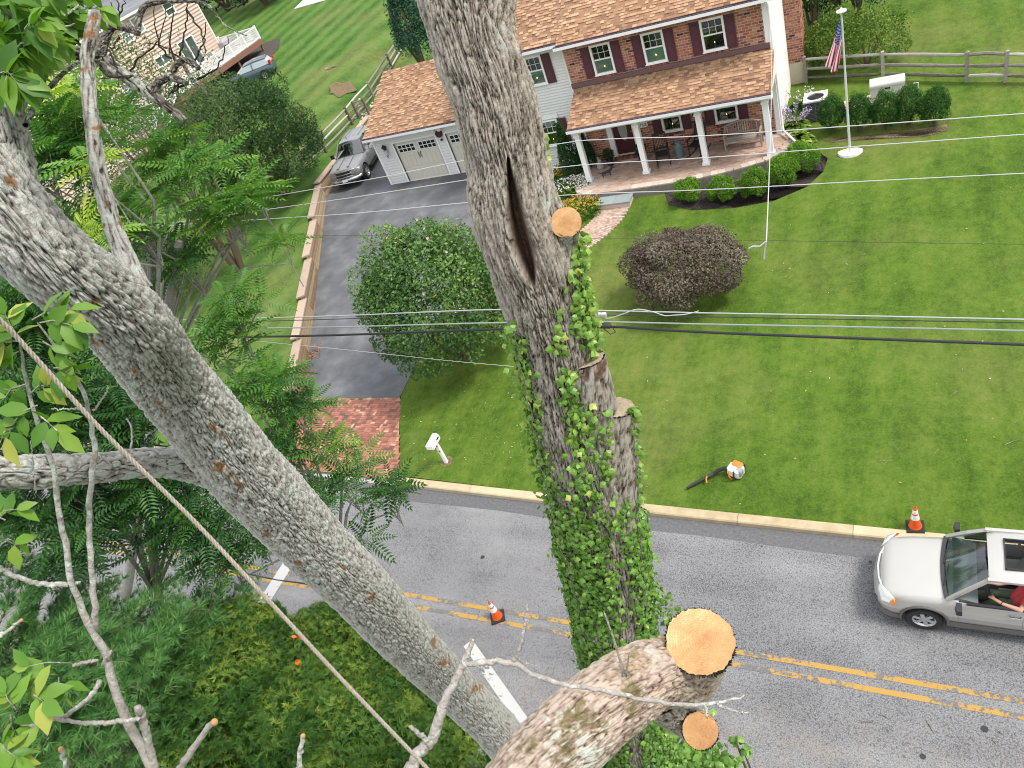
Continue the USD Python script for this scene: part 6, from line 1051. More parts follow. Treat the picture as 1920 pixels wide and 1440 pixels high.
# ---- wires
def wire(name, label, cat, rows, r, m, y=9.5, group=None, n=60, ext=14):
    P = []
    for px, py in rows: d = ray(px, py); P.append(CAM + d * (y / d[1]))
    P = np.array(P); d0, d1 = unit(P[0] - P[1]), unit(P[-1] - P[-2]); P = np.vstack([P[0] + d0 * 14, P, P[-1] + d1 * ext]); P, _, _ = smooth_path(P, np.ones(len(P)), n); o = MB().tube(P, r, 8, tone=.5).build(name, m, smooth=True); tag(o.prim, label, cat, group); return P
ALU = plain('bare_aluminium', (.46, .46, .455), .4, .06); CAB = plain('black_cable', (.03, .032, .034), .55); GC = plain('grey_cable', (.30, .34, .33), .5)
G = 'overhead lines crossing behind the hollow trunk'
wire('power_line', 'uppermost pale bare power line, crossing in front of the porch roof edge and posts', 'power line', [(500, 370), (690, 337), (875, 300), (1040, 270), (1320, 255), (1600, 236), (1920, 213)], .006, ALU, group=G)
wire('power_line', 'second pale power line from the top, crossing the porch floor and flagpole base', 'power line', [(500, 393), (690, 366), (870, 338), (1035, 315), (1320, 296), (1600, 275), (1920, 252)], .006, ALU, 9.8, G)
wire('power_line', 'third pale power line from the top, crossing the boxwoods', 'power line', [(480, 412), (690, 398), (875, 380), (1055, 366), (1320, 356), (1600, 341), (1920, 325)], .006, ALU, 9.5, G)
wire('telephone_cable', 'thick silvery strand, highest of the cable bundle over the Japanese maple', 'cable', [(340, 600), (640, 592), (945, 580), (1115, 582), (1280, 586), (1600, 592), (1920, 599)], .011, plain('silver_cable', (.34, .36, .355), .4), 9.5, G)
wire('telephone_cable', 'thin dark cable just under the silvery strand of the bundle', 'cable', [(340, 606), (640, 598), (945, 587), (1115, 590), (1280, 593), (1600, 599), (1920, 605)], .008, CAB, 9.55, G)
mp = wire('telephone_cable', 'grey lashed cable, third in the bundle', 'cable', [(340, 617), (640, 613), (940, 605), (1110, 603), (1280, 607), (1600, 613), (1920, 620)], .013, GC, 9.5, G)
wire('telephone_cable', 'thick black cable, lowest of the bundle over the front lawn', 'cable', [(400, 633), (640, 628), (940, 617), (1120, 612), (1280, 621), (1600, 634), (1920, 646)], .022, CAB, 9.5, G)
wire('guy_wire', 'thin pale wire sloping down over the magnolia towards the hollow trunk', 'wire', [(400, 632), (640, 655), (880, 680), (1000, 690)], .004, ALU, 9.2, ext=.1)
wire('thin_wire', 'very thin dark wire over the front lawn where the house drop ends', 'wire', [(1105, 447), (1435, 451), (1700, 455), (1920, 458)], .003, CAB, 9.5)
o = MB(); P = mp; 
sp = [(1118, 585), (1140, 597), (1170, 588), (1195, 580), (1225, 585), (1250, 592), (1280, 590), (1310, 583)]; q, _, _ = smooth_path(np.array([CAM + ray(*p) * (9.42 / ray(*p)[1]) for p in sp]), np.ones(len(sp)), 40); t = thing('cable_slack', 'pale slack cable with clamps looped under the silvery strand right of the trunk', 'cable', q[0]); MB().tube(q, .008, 8).build('loop', plain('white_cable', (.42, .42, .42), .5), t, smooth=True)
for px, py in ((1122, 590), (1132, 590)): c = CAM + ray(px, py) * (9.4 / ray(px, py)[1]); MB().mesh(rock(c, (.045, .03, .035))).build('clamp', ALU, t)
t = thing('splice_case', 'black cable splice case on the bundle just right of the trunk', 'splice case', at(1130, 612, 10.5)); c0, c1 = [CAM + ray(*p) * (9.4 / ray(*p)[1]) for p in ((1118, 610), (1146, 611))]; MB().tube([c0, c0 * .9 + c1 * .1, c0 * .1 + c1 * .9, c1], [.02, .05, .05, .02], 12).build('case', CAB, t, smooth=True); MB().tube([c1, c1 + [.05, -.02, -.12], c1 + [-.05, -.02, -.16], c0 + [.1, 0, -.06]], .008, 6).build('tail', CAB, t, smooth=True)
hd = np.array([-4.2, 31.2, 6.3]); c = CAM + ray(1437, 452) * (9.5 / ray(1437, 452)[1]); pts = [hd, hd * .75 + c * .25 - [0, 0, .35], hd * .5 + c * .5 - [0, 0, .45], hd * .25 + c * .75 - [0, 0, .3], c]; pts, _, _ = smooth_path(np.array(pts), np.ones(5), 40)
t = thing('service_drop', 'twisted pale service cable from the house corner out to the thin wire over the lawn', 'cable', c); MB().tube(pts, .009, 7).build('cable', ALU, t, smooth=True); tail = [CAM + ray(*p) * (9.45 / ray(*p)[1]) for p in ((1437, 452), (1425, 462), (1412, 462), (1404, 466))]; MB().tube(tail, .012, 6).build('tail', ALU, t, smooth=True); tail = [CAM + ray(*p) * (9.45 / ray(*p)[1]) for p in ((1437, 452), (1434, 470), (1433, 486))]; MB().tube(tail, .012, 6).build('clamp_rod', ALU, t)
# ================================================================ PLANTS
LT = np.array([[0, 0, 0], [.42, .27, .07], [1, 0, -.06], [.42, -.27, .07]]); LF_ = np.array([[0, 3, 2], [0, 2, 1]])
LT6 = np.array([[0, 0, 0], [.22, .20, .05], [.55, .25, .03], [1, 0, -.16], [.55, -.25, .03], [.22, -.20, .05], [.38, 0, -.02], [.75, 0, -.07]]); LF6 = np.array([[0, 6, 1], [1, 6, 7], [1, 7, 2], [2, 7, 3], [0, 5, 6], [5, 4, 7], [5, 7, 6], [4, 3, 7]])
def green(name, dark, mid, light, rough=.6, tr=.22, spec=.14, nw=.2): return ramp_mat(name, [(0, dark), (.5, mid), (1, light)], rough, tone_w=1, noise_w=nw, scale=3, spec=spec, translucent=tr)
STEM = plain('brown_stem', (.12, .085, .06), .9, .3)
def lump_points(rng, c, rad, lumps, lump_r, n, lo=-.55, inner=.15, sq=1.0):
    """leaf places on overlapping round clumps that fill an ellipsoid"""
    i_ = np.arange(lumps * 2) + .5; ph = np.arccos(1 - 2 * i_ / (lumps * 2)); d = np.stack([np.sin(ph) * np.cos(i_ * 2.39996), np.sin(ph) * np.sin(i_ * 2.39996), np.cos(ph)], 1); d = unit(d + rng.normal(0, .14, d.shape)); d = d[d[:, 2] > lo]; d = d[rng.permutation(len(d))[:int(lumps * 1.3)]]; L = d * rng.uniform(.62, .92, (len(d), 1)); k = rng.integers(0, len(L), n); u = unit(rng.normal(0, 1, (n, 3))); out = (u * L[k]).sum(1) > -.25; k, u = k[out], u[out]
    r = lump_r * rng.uniform(.7, 1.3, len(L))[k] * np.where(rng.random(len(k)) < inner, rng.random(len(k)), rng.uniform(.85, 1.08, len(k)))
    p = L[k] + u * r[:, None]; keep = p[:, 2] > -.98; return c + p[keep] * rad, unit(u[keep] + L[k[keep]] * .5), rng.normal(0, 1, len(L))[k[keep]]
def bush(name, label, cat, base, rad, m, n, size, lumps=40, lump_r=.33, seed=0, group=None, T=LT, F=LF_, up=.35, stem=.05, zc=None, lo=-.55, tone=.5, tv=(.12, .13), cone=None, part='crown', extra=None, stempart='stems'):
    rng = np.random.default_rng(seed + 100); t = thing(name, label, cat, base, 0, group); rad = np.asarray(rad, float); c = np.asarray(base, float) + [0, 0, rad[2] * .96 if zc is None else zc]
    p, nr, lt = lump_points(rng, np.zeros(3), np.ones(3), lumps, lump_r, n, lo)
    if cone: p[:, :2] *= np.clip(1.05 - cone * (p[:, 2:3] + 1) / 2, .05, 2)
    p = c + p * rad; d = unit(rng.normal(0, 1, p.shape) + nr * .5 + [0, 0, -.15]); nn = unit(nr + rng.normal(0, .45, p.shape) + [0, 0, up])
    leaves(t, part, T, F, p, d, nn, size * rng.uniform(.65, 1.3, len(p)), np.clip(tone + tv[0] * lt + rng.normal(0, tv[1], len(p)), 0, 1), m)
    b = MB()
    for k in range(7): a = rng.uniform(0, 6.28); q = np.asarray(base) + [0, 0, -.05]; e = c + rad * [.55 * math.cos(a), .55 * math.sin(a), rng.uniform(-.1, .5)]; mid = (q + e) / 2 + rng.normal(0, .05, 3) * rad; b.tube([q + [.6 * stem * math.cos(a), .6 * stem * math.sin(a), 0], mid, e], [stem, stem * .6, stem * .25], 6)
    b.build(stempart, STEM, t, smooth=True)
    if extra: extra(t, rng, c, rad)
    return t
HOL = green('holly_leaf', (0.011, 0.031, 0.011), (0.029, 0.074, 0.017), (0.090, 0.163, 0.031), .55, .16, .22)
MAG = green('magnolia_leaf', (0.019, 0.054, 0.016), (0.064, 0.144, 0.035), (0.222, 0.335, 0.089), .55, .16, .22)
MAP = green('maple_leaf', (0.042, 0.032, 0.026), (0.126, 0.100, 0.074), (0.276, 0.246, 0.186), .75, .15)
BOX = green('boxwood_leaf', (0.026, 0.087, 0.009), (0.080, 0.196, 0.017), (0.217, 0.362, 0.036), .5, .2)
HED = green('hedge_leaf', (0.013, 0.048, 0.010), (0.038, 0.109, 0.020), (0.089, 0.191, 0.036), .5, .15)
YEW = green('dark_conifer', (0.008, 0.034, 0.011), (0.022, 0.073, 0.022), (0.049, 0.126, 0.035), .6, .1)
SPR = green('spruce_needle', (0.012, 0.042, 0.027), (0.030, 0.090, 0.051), (0.075, 0.165, 0.090), .6, .1)
AZA = green('azalea_leaf', (0.033, 0.078, 0.013), (0.098, 0.182, 0.026), (0.247, 0.338, 0.058), .5, .2)
OLI = green('olive_leaf', (0.033, 0.066, 0.022), (0.094, 0.143, 0.050), (0.220, 0.275, 0.121), .6, .25)
DTR = green('far_tree_leaf', (0.006, 0.020, 0.006), (0.020, 0.051, 0.014), (0.061, 0.112, 0.031), .6, .12)
def petals(name, m, part, count, size):
    def f(t, rng, c, rad):
        d = unit(rng.normal(0, 1, (count * 4, 3))); d = d[(d[:, 2] > -.2)][:count]; p = c + d * rad * rng.uniform(.93, 1.1, (len(d), 1)); T = np.array([[0, 0, 0]] + [[.5 * math.cos(a) * k, .5 * math.sin(a) * k, .25 if k > .7 else .1] for a, k in zip(np.arange(12) * np.pi / 6, [1, .45] * 6)]); F = np.array([[0, 1 + i, 1 + (i + 1) % 12] for i in range(12)])
        V = place(T, p, unit(rng.normal(0, 1, p.shape)), unit(d + rng.normal(0, .4, p.shape)), size * rng.uniform(.7, 1.3, len(p))); pieces(t, part, V, F, rng.random(len(p)), m, part + 's', 60)
    return f
PINK = plain('pink_petal', (.62, .30, .36), .6, .15); YELP = ramp_mat('yellow_petal', [(0, (.55, .22, .01)), (.5, (.75, .42, .02)), (1, (.80, .52, .05))], .7); WHP = plain('white_petal', (.75, .74, .70), .7); LILAC = plain('lilac_petal', (.52, .42, .60), .7); ORP = plain('orange_petal', (.75, .16, .02), .6)
b0 = gat(534, 366); bush('holly_tree', 'large round dark evergreen between the side lawn fence and the neighbour deck', 'tree', b0, (3.4, 3.3, 3.4), HOL, 70000, .125, 62, .235, 1, stem=.14, stempart='trunk')
b0 = gat(872, 676); bush('magnolia', 'broad glossy green magnolia with a few pink flowers beside the driveway', 'tree', b0, (2.5, 2.4, 2.85), MAG, 40000, .14, 42, .29, 2, zc=2.85, stem=.10, extra=petals('p', PINK, 'flower', 22, .13), stempart='trunk')
b0 = gat(1288, 552); bush('japanese_maple', 'low dome shaped brownish purple weeping maple in the front lawn', 'tree', b0, (1.9, 1.65, 1.35), MAP, 52000, .085, 44, .29, 3, up=.7, zc=1.05, stem=.08, stempart='trunk', lo=-.25, tone=.48)
BXP = [(1294, 377, .54), (1356, 377, .54), (1418, 366, .57), (1470, 345, .60), (1508, 322, .62)]
for k, (px, py, r) in enumerate(BXP): bush('boxwood', ['leftmost clipped boxwood ball, nearest the porch step', 'second boxwood ball from the porch step', 'middle boxwood ball of the row before the patio', 'fourth boxwood ball, at the start of the patio curve', 'boxwood ball farthest right, by the downspout'][k], 'shrub', gat(px, py), (r, r * .96, r * .98), BOX, 14000, .052, 40, .25, 10 + k, 'boxwood balls round the patio', stem=.03, tone=.55)
HGP = [(1562, 246), (1612, 246), (1660, 243), (1704, 234), (1752, 238)]
for k, (px, py) in enumerate(HGP): bush('hedge_shrub', ['hedge shrub nearest the air conditioner', 'second hedge shrub, just right of the flagpole', 'middle shrub of the short hedge before the generator', 'fourth shrub of the short hedge', 'last hedge shrub, farthest right'][k], 'shrub', gat(px, py), (.50, .48, .78), HED, 14000, .055, 60, .26, 20 + k, 'upright shrubs of the short hedge', stem=.03)
for k, (x, y, h, lab) in enumerate(((-13.25, 30.35, 1.55, 'taller dark cone shaped evergreen left of the first porch post'), (-12.75, 31.05, 1.15, 'smaller dark cone evergreen tucked behind the first porch post'))): bush('cone_evergreen', lab, 'shrub', (x, y, float(ground(x, y))), (.62, .6, h), YEW, 9000, .08, 60, .25, 30 + k, cone=.85, stem=.04)
for k, (x, y, lab) in enumerate(((-11.62, 30.95, 'round topiary in a pot left of the front door'), (-10.15, 30.95, 'round topiary in a pot right of the front door'))):
    t = bush('topiary', lab, 'potted plant', (x, y, 1.56), (.25, .25, .25), YEW, 2500, .05, 30, .3, 40 + k, 'topiary balls by the front door', zc=.52, stem=.02); MB().lathe([(0, 0), (.13, 0), (.18, .26), (.19, .30), (.15, .30), (.15, .22), (0, .22)], (x, y, 1.56), 18).build('pot', BLACKP, t, smooth=35)
def flowers(name, label, base, rad, n, petal, np_, psize, seed, cat='flowers', leafm=None, h=.45, eye=True):
    rng = np.random.default_rng(seed + 300); base = np.asarray(base, float); t = thing(name, label, cat, base); th, rr = rng.uniform(0, 6.28, n), np.sqrt(rng.random(n)); p = base + np.c_[rr * np.cos(th) * rad[0], rr * np.sin(th) * rad[1], rng.uniform(.02, h, n) * (1.1 - .4 * rr)]
    leaves(t, 'leaf_mass', LT, LF_, p, unit(rng.normal(0, 1, p.shape) + [0, 0, .6]), unit(rng.normal(0, .6, p.shape) + [0, 0, 1]), .14 * rng.uniform(.6, 1.2, n), np.clip(rng.normal(.5, .18, n), 0, 1), leafm or AZA)
    th, rr = rng.uniform(0, 6.28, np_), np.sqrt(rng.random(np_)); p = base + np.c_[rr * np.cos(th) * rad[0] * 1.05, rr * np.sin(th) * rad[1] * 1.05, h * (1.15 - .35 * rr ** 2) + rng.uniform(-.08, .12, np_)]
    T = np.array([[0, 0, .02]] + [[.5 * math.cos(a) * k, .5 * math.sin(a) * k, 0] for a, k in zip(np.arange(16) * np.pi / 8, [1, .55] * 8)]); F = np.array([[0, 1 + i, 1 + (i + 1) % 16] for i in range(16)])
    V = place(T, p, unit(rng.normal(0, 1, p.shape) * [1, 1, .2]), unit(rng.normal(0, .35, p.shape) + [0, -.35, 1]), psize * rng.uniform(.7, 1.2, np_)); pieces(t, 'flower_head', V, F, rng.random(np_), petal, 'flower_heads', 120)
    if eye: E = boxes(p + [0, -.005, .012], np.full((np_, 3), psize * .13)); emit(t, 'flower_centres', E.reshape(-1, 3), (BOXT[None] + (np.arange(np_) * 8)[:, None, None]).reshape(-1, 3), np.full(np_ * 8, .3), STEM, kind='stuff')
    return t
def on(px, py): q = gat(px, py); return q
flowers('black_eyed_susans', 'orange yellow flowers in the bed below the cone evergreens', on(1058, 338), (.75, .6), 900, YELP, 130, .10, 1, h=.6); flowers('white_flowers', 'white flowers between the two patches of yellow flowers', on(1078, 362), (.85, .6), 900, WHP, 260, .075, 2, eye=False, h=.6); flowers('yellow_flowers', 'bright yellow flowers beside the front walk, lowest in the bed', on(1092, 402), (.95, .75), 1000, YELP, 240, .085, 3, h=.6)
HOST = green('hosta_leaf', (.04, .09, .012), (.13, .22, .03), (.34, .42, .08), .5, .2); T6 = LT6
def hosta(label, base, r, m, seed, spikes=0, pm=LILAC, hh=.9):
    rng = np.random.default_rng(seed + 500); t = thing('hosta', label, 'plant', base); n = 150; th = rng.uniform(0, 6.28, n); rr = np.sqrt(rng.random(n)); d = np.c_[np.cos(th), np.sin(th), .5 - rr]; p = np.asarray(base) + np.c_[rr * np.cos(th) * r * .7, rr * np.sin(th) * r * .7, .12 + .35 * (1 - rr)]
    V = place(T6, p, d, unit(np.c_[-np.cos(th) * .3, -np.sin(th) * .3, np.ones(n)] + rng.normal(0, .2, (n, 3))), r * .5 * rng.uniform(.7, 1.2, n)); pieces(t, 'leaf', V, LF6, np.clip(rng.normal(.5, .2, n), 0, 1), m, 'leaves', 60)
    if spikes:
        b = MB(); f = []
        for k in range(spikes):
            a = rng.uniform(0, 6.28); q = np.asarray(base) + [.2 * r * math.cos(a), .2 * r * math.sin(a), .2]; e = q + [r * .8 * math.cos(a), r * .8 * math.sin(a), hh * rng.uniform(.7, 1)]; b.tube([q, (q + e) / 2 + [0, 0, .1], e], .008, 4)
            f += [q * (1 - s) + e * s + [0, 0, .1 * 4 * s * (1 - s) * .5] + rng.normal(0, .03, 3) for s in np.linspace(.5, 1.02, 14)]
        b.build('flower_stalks', STEM, t); f = np.array(f); leaves(t, 'flower_bells', LT, LF_, f, unit(rng.normal(0, 1, f.shape)), rng.normal(0, 1, f.shape), .085, rng.random(len(f)), pm)
hosta('dark hosta with white flower spikes behind the air conditioner corner', on(1502, 205), .55, HED, 1, 10, WHP, .7); hosta('hosta with a cloud of lilac flower spikes at the house corner', on(1494, 243), .6, HOST, 2, 26, LILAC, .8); hosta('yellow green hosta at the patio corner', on(1500, 268), .65, HOST, 3); hosta('bright green hosta below the downspout elbow', on(1494, 290), .5, HOST, 4)
for k, (px, py, r, lab) in enumerate(((1560, 148, (1.25, 1.0, 1.2), 'yellow green azalea behind the fence nearest the house'), (1622, 150, (1.7, 1.1, 1.25), 'wide yellow green azalea behind the fence right of the flag'))): q = gat(px, py) + np.array([0, 1.2, 0]); q[2] = ground(q[0], q[1]); bush('azalea', lab, 'shrub', q, r, AZA, 9000, .10, 45, .3, 50 + k, stem=.04)
for k, (x, y, r, m, lab) in enumerate(((-3.6, 40.6, (1.1, 1.1, 3.3), DTR, 'tall dark tree right behind the chimney'), (-1.7, 42.5, (1.5, 1.4, 2.9), SPR, 'blue green conifer behind the flag'), (-2.6, 43.5, (1.6, 1.4, 4.0), DTR, 'dark tree at the top edge between the chimney and the flagpole'))): bush('garden_tree', lab, 'tree', (x, y, float(ground(x, y))), r, m, 12000, .14, 60, .3, 60 + k, stem=.09, stempart='trunk')
q = gat(800, 132); bush('spruce', 'blue green spruce behind the garage roof beside the hollow trunk', 'tree', q, (1.9, 1.9, 3.4), SPR, 16000, .16, 80, .25, 70, cone=.8, stem=.12, stempart='trunk')
for k, (px, py, r, h, lab) in enumerate(((430, 20, 3.2, 3.6, 'dark tree of the far hedge line just right of the neighbour roof'), (500, 8, 2.6, 2.6, 'dark tree of the far hedge line farther right'), (375, 30, 2.2, 3.0, 'dark tree of the far hedge line beside the neighbour house corner'))): q = gat(px, py); bush('far_tree', lab, 'tree', q, (r, r, h), DTR, 7000, .30, 40, .3, 80 + k, stem=.15, stempart='trunk')
q = gat(335, 556); bush('olive_shrub', 'loose grey green shrub on the side lawn right of the leaning trunk', 'shrub', q, (2.0, 1.8, 1.9), OLI, 16000, .11, 45, .33, 90, stem=.06)
q = gat(175, 170); bush('small_leaved_tree', 'pale small leaved tree in front of the neighbour house at upper left', 'tree', (-30, 25, float(ground(-30, 25))), (4.2, 3.6, 3.6), OLI, 24000, .13, 60, .28, 91, zc=8.2, stem=.14, stempart='trunk', lo=-.9)
b = MB(); P = [(1250, 362), (1290, 352), (1360, 348), (1420, 335), (1470, 312), (1500, 285), (1528, 285), (1548, 300), (1540, 322), (1510, 350), (1450, 375), (1380, 388), (1300, 393), (1258, 384)]; pg = _P([tuple(gat(*p)[:2]) for p in P]).buffer(.08)
m = trimesh.creation.extrude_polygon(pg, .01); v = np.array(m.vertices); v[:, 2] = ground(v[:, 0], v[:, 1]) + .022; tag(MB().add(v, m.faces).build('dark_mulch_bed', MULCH).prim, 'dark mulch bed under the boxwoods', 'mulch bed', kind='structure')
pg = _P([tuple(gat(*p)[:2]) for p in [(1540, 262), (1600, 258), (1700, 248), (1775, 234), (1778, 246), (1740, 256), (1640, 262), (1560, 268)]]); m = trimesh.creation.extrude_polygon(pg, .01); v = np.array(m.vertices); v[:, 2] = ground(v[:, 0], v[:, 1]) + .022; tag(MB().add(v, m.faces).build('brown_mulch_bed', MULCHB).prim, 'brown mulch strip in front of the hedge shrubs', 'mulch bed', kind='structure')
pg = Point(*gat(838, 866)[:2]).buffer(.22); m = trimesh.creation.extrude_polygon(pg, .01); v = np.array(m.vertices); v[:, 2] = ground(v[:, 0], v[:, 1]) + .02; MB().add(v, m.faces).build('bare_earth', DIRT, kind='structure')
for k, (px, py, a, c) in enumerate(((640, 167, .85, .40), (618, 128, .5, .10))):
    q = gat(px, py); pg = _P([(q[0] + a * math.cos(th) * (1 + .25 * math.sin(3 * th + k)), q[1] + c * 2.2 * math.sin(th) * (1 + .2 * math.cos(5 * th))) for th in np.linspace(0, 6.28, 25)[:-1]]); m = trimesh.creation.extrude_polygon(pg, .01); v = np.array(m.vertices); v[:, 2] = ground(v[:, 0], v[:, 1]) + .03; MB().add(v, m.faces).build('bare_earth', DIRT, kind='structure')
# white stones by the gate
q = gat(706, 205); t = thing('stone_pile', 'bed of pale stones behind the gate at the garage corner', 'stones', q); C = q + RNG.normal(0, 1, (160, 3)) * [1.0, 1.6, .0] + [.6, 1.2, .03]; C[:, 2] = ground(C[:, 0], C[:, 1]) + .04; ICO = trimesh.creation.icosphere(0); V = C[:, None] + ICO.vertices[None] * RNG.uniform(.05, .13, (160, 1, 3)); pieces(t, 'stone', V, np.array(ICO.faces), RNG.random(160), plain('pale_stones', (.55, .50, .46), .9, .2), 'stones', 80)
# ---- pinnate-leaved trees below
def frond_template(pairs=8):
    V, F = [], []
    def leaflet(p, d, L, w):
        i = len(V); d = unit(d); s = unit(np.cross([0, 0, 1.0], d)); V.extend([p, p + d * L * .4 + s * w + [0, 0, .012], p + d * L + [0, 0, -.05 * L * 4], p + d * L * .4 - s * w + [0, 0, .012]]); F.extend([[i, i + 3, i + 2], [i, i + 2, i + 1]])
    for k in range(pairs):
        u = .22 + .74 * k / (pairs - 1); p = np.array([u, 0, -.32 * u * u]); L = .25 * (1 - .55 * max(0, u - .6) / .4) * (.75 + .25 * min(1, k / 2))
        for s in (-1, 1): leaflet(p, [.45, s, -.12], L, .040)
    leaflet(np.array([.97, 0, -.31]), [1, 0, -.5], .17, .035); i = len(V); V.extend([[0, .006, 0], [0, -.006, 0], [.5, .004, -.08], [.5, -.004, -.08], [1, 0, -.32]]); F.extend([[i, i + 1, i + 3], [i, i + 3, i + 2], [i + 2, i + 3, i + 4]])
    return np.array(V, float), np.array(F)
FRT, FRF = frond_template()
AIL = ramp_mat('pinnate_leaf', [(0, (.014, .050, .012)), (.30, (.032, .105, .020)), (.5, (.085, .215, .030)), (.75, (.19, .34, .045)), (1, (.42, .50, .05))], .5, noise_w=.2, scale=3, island=.10, translucent=.28)
def pinnate(name, label, base, clusters, seed, L=.55, m=AIL):
    """clusters: (px, py, distance, spread px, whorls, tone)"""
    rng = np.random.default_rng(seed); t = thing(name, label, 'tree', base); base = np.asarray(base, float); P, D, N, S, T = [], [], [], [], []; b = MB(); cs = []
    for px, py, dist, sp, cnt, tone in clusters:
        c = at(px, py, dist); cs.append(c)
        for k in range(cnt):
            q = at(px + rng.normal(0, sp), py + rng.normal(0, sp * .7), dist + rng.normal(0, sp * dist / FPX * .6)); up = unit(np.array([0, 0, 1.0]) + rng.normal(0, .35, 3)); n = rng.integers(6, 10); a = rng.uniform(0, 6.28) + np.arange(n) * 6.28 / n; x = unit(np.cross(up, [1, .3, 0])); y = np.cross(up, x); el = rng.uniform(.1, .6, n)
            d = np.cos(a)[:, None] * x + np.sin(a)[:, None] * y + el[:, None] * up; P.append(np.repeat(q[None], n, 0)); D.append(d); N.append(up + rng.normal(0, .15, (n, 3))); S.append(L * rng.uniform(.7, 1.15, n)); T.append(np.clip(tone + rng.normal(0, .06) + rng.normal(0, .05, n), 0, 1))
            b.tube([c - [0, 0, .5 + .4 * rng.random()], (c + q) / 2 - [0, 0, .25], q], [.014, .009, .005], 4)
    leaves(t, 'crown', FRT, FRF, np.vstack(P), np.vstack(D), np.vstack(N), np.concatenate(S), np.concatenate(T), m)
    top = np.mean(cs, 0) - [0, 0, 1.2]; tr = MB(); tr.tube([base - [0, 0, .1], base * .55 + top * .45 + [.1, .1, 0], top], [.16, .12, .07], 10)
    for c in cs: tr.tube([base * .2 + top * .8, (top + c) / 2 - [0, 0, .5], c - [0, 0, .4]], [.04, .025, .010], 6)
    tr.build('trunk', TWIG, t, smooth=True); b.build('twigs', TWIG, t, smooth=True, kind='stuff')
    return t
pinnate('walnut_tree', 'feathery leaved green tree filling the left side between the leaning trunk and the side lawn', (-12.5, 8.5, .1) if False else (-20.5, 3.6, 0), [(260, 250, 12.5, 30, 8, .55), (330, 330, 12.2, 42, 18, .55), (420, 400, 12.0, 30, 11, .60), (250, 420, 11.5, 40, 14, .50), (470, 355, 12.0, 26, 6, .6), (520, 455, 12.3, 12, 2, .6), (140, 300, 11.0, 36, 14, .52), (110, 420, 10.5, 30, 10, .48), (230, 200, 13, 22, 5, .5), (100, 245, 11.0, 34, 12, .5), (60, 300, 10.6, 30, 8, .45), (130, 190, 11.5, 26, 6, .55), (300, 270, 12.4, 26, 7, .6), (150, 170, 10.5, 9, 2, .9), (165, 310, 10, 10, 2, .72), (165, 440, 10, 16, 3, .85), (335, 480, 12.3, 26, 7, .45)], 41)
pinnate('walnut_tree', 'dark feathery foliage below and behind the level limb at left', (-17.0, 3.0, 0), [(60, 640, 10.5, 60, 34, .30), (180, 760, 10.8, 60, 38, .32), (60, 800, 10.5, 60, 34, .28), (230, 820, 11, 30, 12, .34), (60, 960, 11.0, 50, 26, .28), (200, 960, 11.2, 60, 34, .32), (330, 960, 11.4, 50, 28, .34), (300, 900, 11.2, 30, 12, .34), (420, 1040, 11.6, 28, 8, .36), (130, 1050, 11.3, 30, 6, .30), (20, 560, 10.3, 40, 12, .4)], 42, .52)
pinnate('walnut_tree', 'green feathery branches right of the leaning trunk over the driveway apron', (-10.6, 3.3, 0), [(420, 590, 11.6, 30, 10, .52), (400, 650, 11.5, 24, 6, .5), (480, 720, 11.8, 34, 12, .5), (545, 770, 12.0, 24, 7, .45), (555, 850, 12.1, 22, 5, .42), (620, 845, 12.2, 12, 3, .68), (640, 905, 12.2, 30, 7, .44), (720, 930, 12.4, 22, 6, .40), (690, 1000, 12.4, 8, 1, .36), (560, 960, 12, 26, 6, .38), (420, 1060, 11.8, 18, 4, .34), (460, 1000, 11.9, 26, 5, .36), (500, 870, 12, 24, 5, .38)], 43, .50)
